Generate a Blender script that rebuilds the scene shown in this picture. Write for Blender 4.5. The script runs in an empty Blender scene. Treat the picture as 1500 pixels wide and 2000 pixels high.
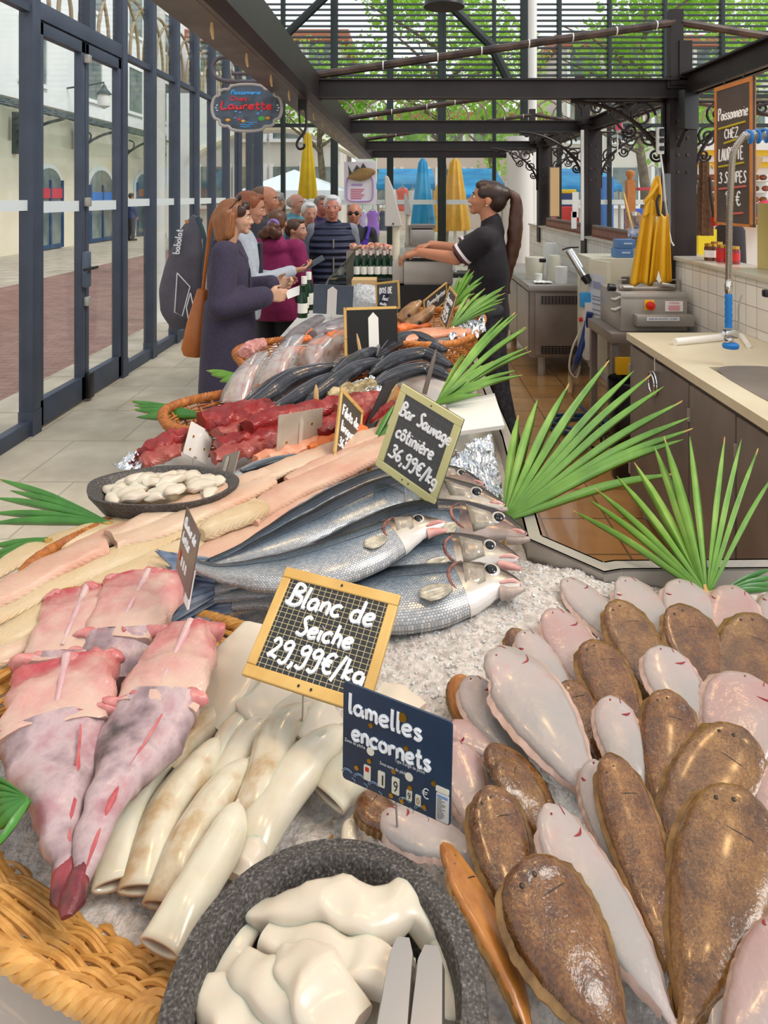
import bpy, bmesh, math, random
from mathutils import Vector, Matrix, noise
random.seed(7)
C = bpy.context.scene.collection
PI = math.pi

# ------------------------------------------------------------------ camera, sky, sun, exposure
F = 1300.0; VX = 795.0; VY = 382.0; H = 1.6
cam_d = bpy.data.cameras.new('camera'); cam = bpy.data.objects.new('camera', cam_d); C.objects.link(cam)
cam.location = (0, 0, H); cam.rotation_euler = (PI/2, 0, 0)
cam_d.sensor_fit = 'VERTICAL'; cam_d.sensor_height = 24.0; cam_d.lens = F/2000*24.0
cam_d.shift_x = (750-VX)/2000; cam_d.shift_y = -(1000-VY)/2000
cam_d.clip_start = 0.05; cam_d.clip_end = 300
bpy.context.scene.camera = cam

world = bpy.data.worlds.new('world'); bpy.context.scene.world = world; world.use_nodes = True
wn = world.node_tree.nodes; wl = world.node_tree.links
bg = wn['Background']; tc = wn.new('ShaderNodeTexCoord'); sx = wn.new('ShaderNodeSeparateXYZ')
rp = wn.new('ShaderNodeValToRGB'); nz = wn.new('ShaderNodeTexNoise'); nz.inputs['Scale'].default_value = 2.2; nz.inputs['Detail'].default_value = 5
ad = wn.new('ShaderNodeMath'); ad.operation = 'MULTIPLY_ADD'; ad.inputs[1].default_value = 0.30
wl.new(tc.outputs['Generated'], nz.inputs['Vector']); wl.new(tc.outputs['Generated'], sx.inputs[0])
wl.new(nz.outputs[0], ad.inputs[0]); wl.new(sx.outputs['Z'], ad.inputs[2]); wl.new(ad.outputs[0], rp.inputs[0])
rp.color_ramp.elements[0].position = 0.12; rp.color_ramp.elements[0].color = (1.0, 1.0, 1.0, 1)
rp.color_ramp.elements[1].position = 0.62; rp.color_ramp.elements[1].color = (0.74, 0.80, 0.88, 1)
wl.new(rp.outputs[0], bg.inputs[0]); bg.inputs[1].default_value = 1.0

sun_d = bpy.data.lights.new('sun', 'SUN'); sun = bpy.data.objects.new('sun', sun_d); C.objects.link(sun)
sun_d.energy = 1.6; sun_d.angle = math.radians(25); sun_d.color = (1, .96, .9)
sun.rotation_euler = Vector((-0.62, 0.22, -0.75)).to_track_quat('-Z', 'Y').to_euler()
vs = bpy.context.scene.view_settings
bpy.context.scene.display_settings.display_device = 'sRGB'
vs.view_transform = 'Standard'; vs.look = 'None'; vs.gamma = 1; vs.use_curve_mapping = False
vs.exposure = 0.27
bpy.context.scene.cycles.max_bounces = 7
bpy.context.scene.cycles.transparent_max_bounces = 16

# ------------------------------------------------------------------ projection helpers (photo pixel <-> place)
def at(px, py, d): return Vector(((px-VX)/F*d, d, H-(py-VY)/F*d))
def on(px, py, z): return at(px, py, F*(H-z)/(py-VY))
def lerp(a, b, t): return a+(b-a)*t

def interp(tab, t):
    if t <= tab[0][0]: return tab[0][1]
    for (a, x), (b, y) in zip(tab, tab[1:]):
        if t <= b:
            k = (t-a)/(b-a); k = k*k*(3-2*k)*.5+k*.5
            return x+(y-x)*k
    return tab[-1][1]

def catmull(P, n):
    D = catmull0(P, n*3); L = [0]
    for a, b in zip(D, D[1:]): L.append(L[-1]+(b-a).length)
    if L[-1] < 1e-9: return D[::3]
    out = []; k = 0
    for i in range(n+1):
        t = L[-1]*i/n
        while k < len(L)-2 and L[k+1] < t: k += 1
        out.append(D[k].lerp(D[k+1], min(1, (t-L[k])/max(1e-12, L[k+1]-L[k]))))
    return out

def catmull0(P, n):
    P = [Vector(p) for p in P]
    if len(P) == 2: return [P[0].lerp(P[1], i/n) for i in range(n+1)]
    Q = [P[0]*2-P[1]]+P+[P[-1]*2-P[-2]]; out = []; m = len(P)-1
    for i in range(n+1):
        s = min(i/n*m, m-1e-6); k = int(s); t = s-k
        a, b, c, d = Q[k], Q[k+1], Q[k+2], Q[k+3]
        out.append(.5*((2*b)+(c-a)*t+(2*a-5*b+4*c-d)*t*t+(3*b-a-3*c+d)*t*t*t))
    return out

# ------------------------------------------------------------------ mesh builder
class MB:
    def __init__(s): s.v = []; s.f = []; s.m = []; s.uv = []; s.cur = 0
    def add(s, verts, faces, uvs=None):
        o = len(s.v); s.v += [Vector(v) for v in verts]
        s.uv += list(uvs) if uvs else [(0, 0)]*len(verts)
        for f in faces: s.f.append([o+i for i in f]); s.m.append(s.cur)
        return s
    def box(s, c, size, R=None, bev=0):
        x, y, z = size[0]/2, size[1]/2, size[2]/2
        if bev > 0:
            b = min(bev, x*.9, y*.9, z*.9); vs_ = []
            bm = bmesh.new(); bmesh.ops.create_cube(bm, size=1)
            for v in bm.verts: v.co = Vector((v.co.x*2*x, v.co.y*2*y, v.co.z*2*z))
            bmesh.ops.bevel(bm, geom=bm.edges[:], offset=b, segments=2, profile=.6, affect='EDGES')
            bm.verts.index_update(); V = [v.co.copy() for v in bm.verts]; Fc = [[v.index for v in f.verts] for f in bm.faces]; bm.free()
        else:
            V = [Vector((i*x, j*y, k*z)) for i in (-1, 1) for j in (-1, 1) for k in (-1, 1)]
            Fc = [(0, 1, 3, 2), (4, 6, 7, 5), (0, 4, 5, 1), (2, 3, 7, 6), (0, 2, 6, 4), (1, 5, 7, 3)]
        c = Vector(c)
        return s.add([(R @ v if R else v)+c for v in V], Fc)
    def bb(s, x0, x1, y0, y1, z0, z1, bev=0): return s.box(((x0+x1)/2, (y0+y1)/2, (z0+z1)/2), (x1-x0, y1-y0, z1-z0), None, bev)
    def quad(s, a, b, c, d, uvs=((0, 0), (1, 0), (1, 1), (0, 1))): return s.add([a, b, c, d], [(0, 1, 2, 3)], uvs)
    def slab(s, a, b, c, d, th):
        a, b, c, d = map(Vector, (a, b, c, d)); n = (b-a).cross(d-a).normalized()*th
        return s.add([a, b, c, d, a-n, b-n, c-n, d-n], [(0, 1, 2, 3), (7, 6, 5, 4), (0, 4, 5, 1), (1, 5, 6, 2), (2, 6, 7, 3), (3, 7, 4, 0)],
                     [(0, 0), (1, 0), (1, 1), (0, 1)]*2)
    def ball(s, c, r, R=None, nu=14, nv=10):
        if not hasattr(r, '__len__'): r = (r, r, r)
        c = Vector(c); V = []; Fc = []
        for j in range(nv+1):
            p = PI*j/nv
            for i in range(nu):
                a = 2*PI*i/nu; q = Vector((math.sin(p)*math.cos(a)*r[0], math.sin(p)*math.sin(a)*r[1], math.cos(p)*r[2]))
                V.append((R @ q if R else q)+c)
        for j in range(nv):
            for i in range(nu):
                i2 = (i+1) % nu; Fc.append((j*nu+i, (j+1)*nu+i, (j+1)*nu+i2, j*nu+i2))
        return s.add(V, Fc)
    def tube(s, P, r, n=8, cap=True, flat=None):
        P = [Vector(p) for p in P]; m = len(P)
        rr = r if hasattr(r, '__len__') else [r]*m
        t0 = (P[1]-P[0]).normalized(); up = Vector((0, 0, 1)) if abs(t0.z) < .9 else Vector((1, 0, 0))
        V = []; U = []; L = 0
        for i in range(m):
            t = (P[min(i+1, m-1)]-P[max(i-1, 0)])
            t = t.normalized() if t.length > 1e-9 else t0
            sd = t.cross(up)
            sd = sd.normalized() if sd.length > 1e-6 else Vector((1, 0, 0))
            up = sd.cross(t).normalized()
            if i: L += (P[i]-P[i-1]).length
            for k in range(n):
                a = 2*PI*k/n; V.append(P[i]+sd*math.cos(a)*rr[i]+up*math.sin(a)*rr[i]); U.append((L, k/n))
        Fc = [(i*n+k, i*n+(k+1) % n, (i+1)*n+(k+1) % n, (i+1)*n+k) for i in range(m-1) for k in range(n)]
        if cap: Fc += [tuple(range(n-1, -1, -1)), tuple(range((m-1)*n, m*n))]
        return s.add(V, Fc, U)
    def cyl(s, a, b, r, r2=None, n=20): return s.tube([a, b], [r, r if r2 is None else r2], n)
    def lathe(s, prof, c=(0, 0, 0), n=32, sx_=1, sy_=1, wob=None):
        c = Vector(c); V = []; m = len(prof)
        for (r, z) in prof:
            for k in range(n):
                a = 2*PI*k/n; w = wob(a, z) if wob else 1
                V.append(c+Vector((r*w*sx_*math.cos(a), r*w*sy_*math.sin(a), z)))
        Fc = [(i*n+k, i*n+(k+1) % n, (i+1)*n+(k+1) % n, (i+1)*n+k) for i in range(m-1) for k in range(n)]
        if prof[0][0] > 1e-5: Fc.append(tuple(range(n-1, -1, -1)))
        if prof[-1][0] > 1e-5: Fc.append(tuple(range((m-1)*n, m*n)))
        return s.add(V, Fc)
    def loft(s, P, up, w, h, hb=None, e=2.0, n=20, side=None, jit=0, seed=0):
        """closed body along P; w half-widths, h/hb half-heights over/under the spine; uv = (length, |angle|)"""
        m = len(P); V = []; U = []; L = 0
        for i in range(m):
            t = (P[min(i+1, m-1)]-P[max(i-1, 0)]).normalized()
            u0 = up[i] if isinstance(up, list) else up
            sd = t.cross(u0).normalized(); u = sd.cross(t).normalized()
            if i: L += (P[i]-P[i-1]).length
            for k in range(n):
                a = 2*PI*k/n; c_, s_ = math.cos(a), math.sin(a)
                ee = 2.0/e
                x = math.copysign(abs(c_)**ee, c_)*w[i]; y = math.copysign(abs(s_)**ee, s_)*((h[i] if s_ > 0 else (hb or h)[i]))
                p = P[i]+sd*x+u*y
                if jit: p = p+noise.noise_vector(p*45+Vector((seed, 0, 0)))*jit
                V.append(p); U.append((L, (c_+1)/2))
        Fc = [(i*n+k, i*n+(k+1) % n, (i+1)*n+(k+1) % n, (i+1)*n+k) for i in range(m-1) for k in range(n)]
        Fc += [tuple(range(n-1, -1, -1)), tuple(range((m-1)*n, m*n))]
        return s.add(V, Fc, U)
    def prism(s, poly, z0, z1, M=None):
        n = len(poly); V = [Vector((x, y, z0)) for x, y in poly]+[Vector((x, y, z1)) for x, y in poly]
        if M: V = [M @ v for v in V]
        return s.add(V, [tuple(range(n-1, -1, -1)), tuple(range(n, 2*n))]+[(i, (i+1) % n, n+(i+1) % n, n+i) for i in range(n)],
                     [p for p in poly]*2)
    def grid(s, fn, nu, nv):
        V = []; U = []
        for j in range(nv+1):
            for i in range(nu+1): V.append(fn(i/nu, j/nv)); U.append((i/nu, j/nv))
        return s.add(V, [(j*(nu+1)+i, j*(nu+1)+i+1, (j+1)*(nu+1)+i+1, (j+1)*(nu+1)+i) for j in range(nv) for i in range(nu)], U)

def base_of(V):
    xs = [v.x for v in V]; ys = [v.y for v in V]; zs = [v.z for v in V]
    return Vector(((min(xs)+max(xs))/2, (min(ys)+max(ys))/2, min(zs)))

def link_mesh(name, mb, mats, loc=None, parent=None, smooth=True, sub=0, bevel=0, solid=0):
    loc = base_of(mb.v) if loc is None else Vector(loc)
    me = bpy.data.meshes.new(name); me.from_pydata([tuple(v-loc) for v in mb.v], [], mb.f)
    mats = mats if isinstance(mats, (list, tuple)) else [mats]
    for m in mats: me.materials.append(m)
    ul = me.uv_layers.new(name='UVMap')
    vi = [0]*len(me.loops); me.loops.foreach_get('vertex_index', vi)
    ul.data.foreach_set('uv', [c for i in vi for c in mb.uv[i]])
    me.polygons.foreach_set('material_index', mb.m)
    me.validate()
    bm = bmesh.new(); bm.from_mesh(me); bmesh.ops.recalc_face_normals(bm, faces=bm.faces[:]); bm.to_mesh(me); bm.free()
    if smooth:
        me.polygons.foreach_set('use_smooth', [True]*len(me.polygons))
        try: me.set_sharp_from_angle(angle=math.radians(42))
        except Exception: pass
    o = bpy.data.objects.new(name, me); C.objects.link(o)
    if parent: o.parent = parent
    else: o.location = loc
    if solid:
        md = o.modifiers.new('solid', 'SOLIDIFY'); md.thickness = solid; md.offset = 0
    if sub:
        md = o.modifiers.new('sub', 'SUBSURF'); md.levels = sub; md.render_levels = sub
    if bevel:
        md = o.modifiers.new('bev', 'BEVEL'); md.width = bevel; md.segments = 2; md.limit_method = 'ANGLE'
    return o

def tag(o, label=None, cat=None, group=None, kind=None):
    if label: o['label'] = label
    if cat: o['category'] = cat
    if group: o['group'] = group
    if kind: o['kind'] = kind
    return o

def solo(name, mb, mat, label, cat, group=None, kind=None, **k):
    return tag(link_mesh(name, mb, mat, **k), label, cat, group, kind)

def struct(name, mb, mat, label=None, **k):
    return tag(link_mesh(name, mb, mat, **k), label, None, None, 'structure')

class Thing:
    def __init__(s, name, label, cat, loc, group=None):
        s.loc = Vector(loc); s.o = bpy.data.objects.new(name, None); C.objects.link(s.o)
        s.o.empty_display_size = .05; s.o.location = s.loc; tag(s.o, label, cat, group)
    def part(s, name, mb, mat, parent=None, label=None, **k):
        o = link_mesh(name, mb, mat, loc=s.loc, parent=parent or s.o, **k)
        if label: o['label'] = label
        return o

# ------------------------------------------------------------------ materials
def lin(c):
    if isinstance(c, str):
        c = c.lstrip('#'); c = [int(c[i:i+2], 16)/255 for i in (0, 2, 4)]
    return tuple((x/12.92 if x <= .04045 else ((x+.055)/1.055)**2.4) for x in c)+(1,)

class NT:
    def __init__(s, name):
        s.mat = bpy.data.materials.new(name); s.mat.use_nodes = True; s.t = s.mat.node_tree
        s.b = s.t.nodes['Principled BSDF']; s.out = s.t.nodes['Material Output']; s._tc = None
    def n(s, t, **k):
        x = s.t.nodes.new(t)
        for a, v in k.items():
            if a in x.bl_rna.properties: setattr(x, a, v)
            else: x.inputs[a.replace('_', ' ')].default_value = v
        return x
    def l(s, a, b): s.t.links.new(a, b)
    def co(s, kind='Object', scale=None):
        if not s._tc: s._tc = s.n('ShaderNodeTexCoord')
        o = s._tc.outputs[kind]
        if scale:
            m = s.n('ShaderNodeMapping'); m.inputs['Scale'].default_value = scale; s.l(o, m.inputs[0]); return m.outputs[0]
        return o
    def noise(s, scale, detail=4, vec=None, rough=.55):
        x = s.n('ShaderNodeTexNoise'); x.inputs['Scale'].default_value = scale; x.inputs['Detail'].default_value = detail
        x.inputs['Roughness'].default_value = rough; s.l(vec or s.co(), x.inputs['Vector']); return x.outputs[0]
    def ramp(s, fac, stops):
        r = s.n('ShaderNodeValToRGB'); el = r.color_ramp.elements
        while len(el) < len(stops): el.new(.5)
        for e_, (p, c) in zip(el, stops): e_.position = p; e_.color = lin(c)
        s.l(fac, r.inputs[0]); return r.outputs[0]
    def mix(s, fac, a, b, mode='MIX'):
        m = s.n('ShaderNodeMix', data_type='RGBA', blend_type=mode)
        for sock, v in ((m.inputs[0], fac), (m.inputs[6], a), (m.inputs[7], b)):
            if hasattr(v, 'is_linked') or hasattr(v, 'node'): s.l(v, sock)
            else: sock.default_value = v if not isinstance(v, str) else lin(v)
        return m.outputs[2]
    def bump(s, h, strength=.3, dist=.002):
        b = s.n('ShaderNodeBump'); b.inputs['Strength'].default_value = strength; b.inputs['Distance'].default_value = dist
        s.l(h, b.inputs['Height'])
        if s.b.inputs['Normal'].is_linked: s.l(s.b.inputs['Normal'].links[0].from_socket, b.inputs['Normal'])
        s.l(b.outputs[0], s.b.inputs['Normal'])
    def col(s, sock): s.l(sock, s.b.inputs['Base Color'])
    def set(s, **k):
        for a, v in k.items(): s.b.inputs[a.replace('_', ' ')].default_value = v

def pm(name, c, rough=.5, metal=0, c2=None, scale=6, bump=0, bscale=60, bdist=.002, sss=0, coat=0, spec=.5, detail=4, lo=.35, hi=.65, sheen=0):
    m = NT(name); m.set(Roughness=rough, Metallic=metal, Specular_IOR_Level=spec)
    if c2: m.col(m.ramp(m.noise(scale, detail), [(lo, c), (hi, c2)]))
    else: m.b.inputs['Base Color'].default_value = lin(c)
    if bump: m.bump(m.noise(bscale, 4), bump, bdist)
    if sss:
        m.set(Subsurface_Weight=sss, Subsurface_Scale=.01); m.b.inputs['Subsurface Radius'].default_value = (1, .6, .45)
    if coat: m.set(Coat_Weight=coat, Coat_Roughness=.08)
    if sheen: m.set(Sheen_Weight=sheen)
    return m.mat

def glassy(name, tint=(1, 1, 1, 1), refl=.08, rough=.02, milky=0):
    m = NT(name); m.t.nodes.remove(m.b)
    tr = m.n('ShaderNodeBsdfTransparent'); tr.inputs[0].default_value = tint
    gl = m.n('ShaderNodeBsdfGlossy'); gl.inputs['Roughness'].default_value = rough
    fr = m.n('ShaderNodeLayerWeight'); pw = m.n('ShaderNodeMath', operation='POWER'); pw.inputs[1].default_value = 4; m.l(fr.outputs['Facing'], pw.inputs[0])
    mx = m.n('ShaderNodeMixShader'); mt = m.n('ShaderNodeMath', operation='MULTIPLY_ADD'); mt.inputs[1].default_value = .35; mt.inputs[2].default_value = refl*.5; m.l(pw.outputs[0], mt.inputs[0])
    m.l(mt.outputs[0], mx.inputs[0]); m.l(tr.outputs[0], mx.inputs[1]); m.l(gl.outputs[0], mx.inputs[2]); 
    if milky:
        df = m.n('ShaderNodeBsdfDiffuse'); m2 = m.n('ShaderNodeMixShader'); m2.inputs[0].default_value = milky; m.l(mx.outputs[0], m2.inputs[1]); m.l(df.outputs[0], m2.inputs[2]); mx = m2
    m.l(mx.outputs[0], m.out.inputs[0])
    return m.mat

def tiles(name, c, c2, grout, sx_, sy_, rough=.4, gw=.012, bumpy=.25, off=.5, coat=0):
    m = NT(name); br = m.n('ShaderNodeTexBrick'); br.offset = off
    m.l(m.co('Object'), br.inputs['Vector']); br.inputs['Scale'].default_value = 1.0
    br.inputs['Brick Width'].default_value = sx_; br.inputs['Row Height'].default_value = sy_
    br.inputs['Mortar Size'].default_value = gw; br.inputs['Mortar Smooth'].default_value = .2
    br.inputs['Color1'].default_value = lin(c); br.inputs['Color2'].default_value = lin(c2); br.inputs['Mortar'].default_value = lin(grout)
    nn = m.ramp(m.noise(3.5, 6), [(.3, '#d8d4d0'), (.7, '#ffffff')])
    m.col(m.mix(1.0, br.outputs[0], nn, 'MULTIPLY')); m.set(Roughness=rough)
    if coat: m.set(Coat_Weight=coat, Coat_Roughness=.05)
    inv = m.n('ShaderNodeMath', operation='SUBTRACT'); inv.inputs[0].default_value = 1; m.l(br.outputs[1], inv.inputs[1])
    m.bump(inv.outputs[0], bumpy, .004)
    return m.mat

M = {}
def mats():
    M['post'] = pm('blue_grey_metal', '#39414f', .5, .0, '#444c5c', 3)
    M['dark'] = pm('brown_black_iron', '#241b1a', .42, .2, '#2e2422', 5, .15, 30)
    M['dark_rust'] = pm('worn_iron', '#332724', .5, .3, '#5d4b40', 9, .25, 40)
    M['rail'] = pm('grey_brown_rail', '#6a6058', .4, .6, '#8a7f74', 4)
    M['louvre'] = pm('louvre_green_grey', '#222c2a', .5, .1)
    M['glass'] = glassy('clear_glass', (.99, 1, 1, 1), .03)
    M['strip'] = pm('frosted_strip', '#d9dedc', .7)
    M['white'] = pm('white_paint', '#e6e4de', .45)
    M['cream'] = pm('cream_plastic', '#d8d3be', .4, 0, '#cfc9b2', 4)
    M['steel'] = pm('brushed_steel', '#b4aea6', .36, .35, '#a09a92', 2, .1, 120)
    M['steel2'] = pm('brown_steel', '#9a8e84', .38, .4, '#807268', 2.5, .1, 90)
    M['steel_dark'] = pm('dull_steel_door', '#8c827b', .42, .3, '#746b65', 3)
    M['chrome'] = pm('chrome', '#d8d8d8', .12, 1)
    M['black'] = pm('black_plastic', '#141416', .4)
    M['slate'] = pm('slate_grey', '#4a5462', .6, 0, '#556070', 8)
    M['chalk'] = pm('chalk_white', '#f0f2f4', .7)
    M['yellow_chalk'] = pm('yellow_chalk', '#b8a82a', .8)
    M['red_chalk'] = pm('red_chalk', '#c8655c', .8)
    M['wood'] = pm('light_wood', '#d8b26a', .5, 0, '#c9a058', 14, .1, 60)
    M['wood_o'] = pm('orange_wood', '#c98242', .5, 0, '#b87236', 14)
    M['pale_frame'] = pm('pale_green_frame', '#d3cf98', .45, 0, '#c8c48c', 6)
    M['board'] = pm('chalkboard', '#454749', .6, 0, '#515356', 7)
    M['board_brown'] = pm('brown_chalkboard', '#463d3a', .6, 0, '#524844', 6)
    M['navy'] = pm('navy_sign', '#1f2f45', .35, 0, '#27405c', 9)
    M['brass'] = pm('brass', '#c79a3c', .3, .9)
    M['blue'] = pm('blue_plastic', '#1878c8', .4)
    M['blue_dark'] = pm('dark_blue_hose', '#1f3a7a', .4)
    M['red'] = pm('red_plastic', '#d02018', .35)
    M['apron'] = pm('yellow_oilcloth', '#dca61c', .45, 0, '#c8930f', 3)
    M['tube_white'] = pm('white_tube', '#f2efe8', .35)
    M['paper'] = pm('paper', '#eeeae4', .7)
    M['card'] = pm('cardboard', '#c9a878', .8)
    M['pink'] = pm('pink_plastic', '#d8305a', .5)
mats()
# ================================================================== SETTING
LX = -2.53; EY = 11.3
mb = MB(); mb.quad((LX-.1, -2, 0), (-.35, -2, 0), (-.35, EY, 0), (LX-.1, EY, 0))
struct('floor', mb, tiles('pale_stone_tiles', '#dccfb8', '#d3c6ae', '#b4a792', .62, .62, .45, .006, .15), 'pale stone tiled floor of the customer aisle', loc=(0, 0, 0))
mb = MB(); mb.quad((-.35, -2, -.001), (7, -2, -.001), (7, EY, -.001), (-.35, EY, -.001))
struct('floor_stall', mb, tiles('wet_orange_tiles', '#d6a268', '#cb965a', '#8e6a42', .33, .33, .16, .006, .3, 0, .6), 'wet orange tiled floor behind the stall', loc=(0, 0, 0))
GX = -60
mb = MB(); mb.quad((LX-.7, -10, -.03), (LX-.1, -10, -.03), (LX-.1, 60, -.03), (LX-.7, 60, -.03)); mb.quad((-10.9, -10, -.03), (-7.2, -10, -.03), (-7.2, 60, -.03), (-10.9, 60, -.03))
struct('ground_kerb_paving', mb, tiles('pale_paving', '#cfc4b4', '#c8bcaa', '#aaa08f', .8, .5, .6), 'pale stone paving strips outside the glass wall', loc=(0, 0, 0))
mb = MB(); mb.quad((-7.2, -10, -.031), (LX-.7, -10, -.031), (LX-.7, 60, -.031), (-7.2, 60, -.031))
struct('ground_brick_paving', mb, tiles('red_brick_paving', '#a8827a', '#9c766e', '#8a675f', .22, .11, .7, .01, .2), 'red brick paved street outside the glass wall', loc=(0, 0, 0))
mb = MB(); mb.quad((LX-.1, EY, -.03), (40, EY, -.03), (40, 60, -.03), (LX-.1, 60, -.03))
struct('ground_square', mb, tiles('square_paving', '#c9beb0', '#beb3a4', '#a59a8c', .8, .6, .6), 'pale paved market square beyond the hall end', loc=(0, 0, 0))

# ---- left glass wall: posts, sills, transoms, panes
ys = [2.3, 3.4, 4.42, 5.83]
while ys[-1] < EY-.9: ys.append(ys[-1]+.685)
for i, y in enumerate(ys):
    mb = MB(); mb.bb(LX-.05, LX+.045, y, y+.10, 0, 5.6, .006)
    mb.bb(LX-.052, LX+.048, y-.003, y+.103, 0, .16)
    struct('trim_post.%03d' % i if i else 'trim_post', mb, M['post'], 'blue grey steel post of the left glass wall')
TZ = 2.82
for i, (a, b) in enumerate(zip(ys, ys[1:]+[EY])):
    a += .10
    if abs(a-4.52) < .02: continue
    n = i+1
    mb = MB(); mb.bb(LX-.035, LX+.03, a, b, 0, .10, .005); mb.bb(LX-.03, LX+.03, a, b, TZ, TZ+.05)
    w = struct('window_%d' % n, mb, M['post'], 'narrow full height pane of the left glass wall')
    mb = MB(); mb.bb(LX-.006, LX+.006, a, b, .1, 5.6); g = link_mesh('pane', mb, M['glass'], loc=w.location, parent=w, smooth=False)
    mb = MB(); mb.bb(LX-.004, LX+.010, a, b, 1.50, 1.57); link_mesh('safety_strip', mb, M['strip'], loc=w.location, parent=w, smooth=False)
# double door between posts
a, b = 4.52, 5.83; mid = (a+b)/2
mb = MB(); mb.bb(LX-.05, LX+.04, a, b, TZ-.02, TZ+.10, .004); mb.bb(LX-.05, LX+.04, mid+.05, mid+.15, TZ+.1, 5.6)
w = struct('door_frame', mb, M['post'], 'steel lintel above the glass double door')
mb = MB(); mb.bb(LX-.006, LX+.006, a, b, TZ+.1, 5.6); link_mesh('pane', mb, M['glass'], loc=w.location, parent=w, smooth=False)
for n, (p, q) in enumerate(((a+.005, mid-.004), (mid+.004, b-.005))):
    mb = MB(); mb.bb(LX-.03, LX+.03, p, p+.055, .02, TZ-.03, .004); mb.bb(LX-.03, LX+.03, q-.055, q, .02, TZ-.03, .004)
    mb.bb(LX-.03, LX+.03, p, q, .02, .2, .004); mb.bb(LX-.03, LX+.03, p, q, TZ-.12, TZ-.03, .004)
    d = struct('door_%d' % (n+1), mb, M['post'], 'glass door leaf nearer the camera' if n == 0 else 'glass door leaf farther from the camera')
    L = d.location
    def dp(nm, mb, m, **k): return link_mesh(nm, mb, m, loc=L, parent=d, **k)
    mb = MB(); mb.bb(LX-.005, LX+.005, p+.05, q-.05, .2, TZ-.12); dp('pane', mb, M['glass'], smooth=False)
    mb = MB(); mb.bb(LX-.004, LX+.009, p+.055, q-.055, 1.48, 1.56); dp('safety_strip', mb, M['strip'], smooth=False)
    if n == 0:
        mb = MB(); mb.box((LX+.055, q-.03, 1.03), (.05, .07, .28), None, .02); dp('lock_case', mb, M['slate'])
        mb = MB(); mb.cyl((LX+.06, q-.03, 1.04), (LX+.11, q-.03, 1.04), .012); mb.cyl((LX+.10, q-.03, 1.04), (LX+.10, q-.16, 1.04), .011); mb.cyl((LX+.10, q-.03, 1.04), (LX+.10, q+.05, 1.04), .011); dp('handle', mb, M['black'])
        for z in (1.55, .78, 2.66):
            mb = MB(); mb.box((LX+.05, q-.0, z), (.04, .06, .07), None, .01); dp('catch', mb, M['steel'])
    else:
        mb = MB(); mb.box((LX+.05, p+.02, .12), (.05, .08, .2), None, .015); dp('floor_bolt', mb, M['black'])

mb = MB(); y = 4.4
while y < EY:
    mb.tube([Vector((LX-.06, y+.42*math.cos(t), 2.9+.55*math.sin(t))) for t in [PI*i/12 for i in range(13)]], .016, 5); y += .32
struct('trim_lattice', mb, pm('bronze_lattice', '#a08c70', .5), 'pale bronze pointed lattice above the glass doors')
# ---- end wall: mullions, transom, lattice, louvres, panes
EW = [-2.53]
def exx(px, d=EY): return (px-VX)/F*d
mulls = [(500, .22), (553, .07), (653, .12), (762, .11), (860, .09), (868, .05), (965, .06), (1028, .2), (1092, .07), (1190, .06), (1298, .06), (1410, .07), (1520, .06)]
xs = []
for i, (px, wd) in enumerate(mulls):
    x = exx(px); xs.append(x); mb = MB(); mb.bb(x-wd/2, x+wd/2, EY-.05, EY+.05, 0, 5.8, .006)
    struct('trim_mullion.%03d' % i if i else 'trim_mullion', mb, M['post'] if i == 0 else M['louvre'], 'dark upright of the far glass wall')
x0, x1 = xs[0], xs[-1]
mb = MB()
for z in (2.76, 3.26): mb.bb(x0, x1, EY-.04, EY+.04, z, z+.06)
w = struct('wall_end', mb, M['louvre'], 'dark rails of the far glass wall')
mb = MB(); mb.bb(x0, x1, EY-.005, EY+.005, 0.02, 2.76); link_mesh('pane', mb, M['glass'], loc=w.location, parent=w, smooth=False)
mb = MB(); mb.bb(x0, x1, EY-.004, EY+.008, 1.45, 1.53); link_mesh('safety_strip', mb, M['strip'], loc=w.location, parent=w, smooth=False)
for k in range(24):
    z = 3.36+k*.093
    mb = MB(); mb.box(((x0+x1)/2, EY, z), (x1-x0, .09, .012), Matrix.Rotation(.55, 3, 'X')); link_mesh('louvre_slat', mb, M['louvre'], loc=w.location, parent=w, smooth=False)
mb = MB(); r = .42; step = .32; x = x0
while x < x1:
    for c in (x, ):
        arc = [Vector((c+r*math.cos(t), EY, 2.83+.42*math.sin(t)**.8 if math.sin(t) > 0 else 2.83)) for t in [PI*i/14 for i in range(15)]]
        mb.tube(arc, .016, 6)
    x += step
link_mesh('lattice', mb, pm('pale_bronze_lattice', '#9a8a72', .5), loc=w.location, parent=w)
# big roof braces in front of the louvres
mb = MB(); mb.tube([at(505, 120, 10.9), at(650, -20, 10.9)], .07, 8); struct('trim_brace', mb, M['louvre'], 'dark diagonal roof brace before the louvres at left')
mb = MB(); mb.tube([at(860, -10, 10.9), at(960, 90, 10.9), at(1010, 190, 10.9)], .08, 8); struct('trim_brace.001', mb, M['louvre'], 'dark diagonal roof brace before the louvres at centre')
mb = MB(); mb.cyl(at(1040, -200, 10.6), (at(1040, 400, 10.6).x, 10.6, 0), .07); struct('trim_pipe', mb, M['white'], 'white rain pipe at the far wall')
mb = MB(); mb.cyl((at(1015, 0, 10.2).x, 10.2, 0), (at(1015, 0, 10.2).x, 10.2, 2.5), .22, .2, 24); struct('trim_column', mb, M['white'], 'round white column at the far end')

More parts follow.
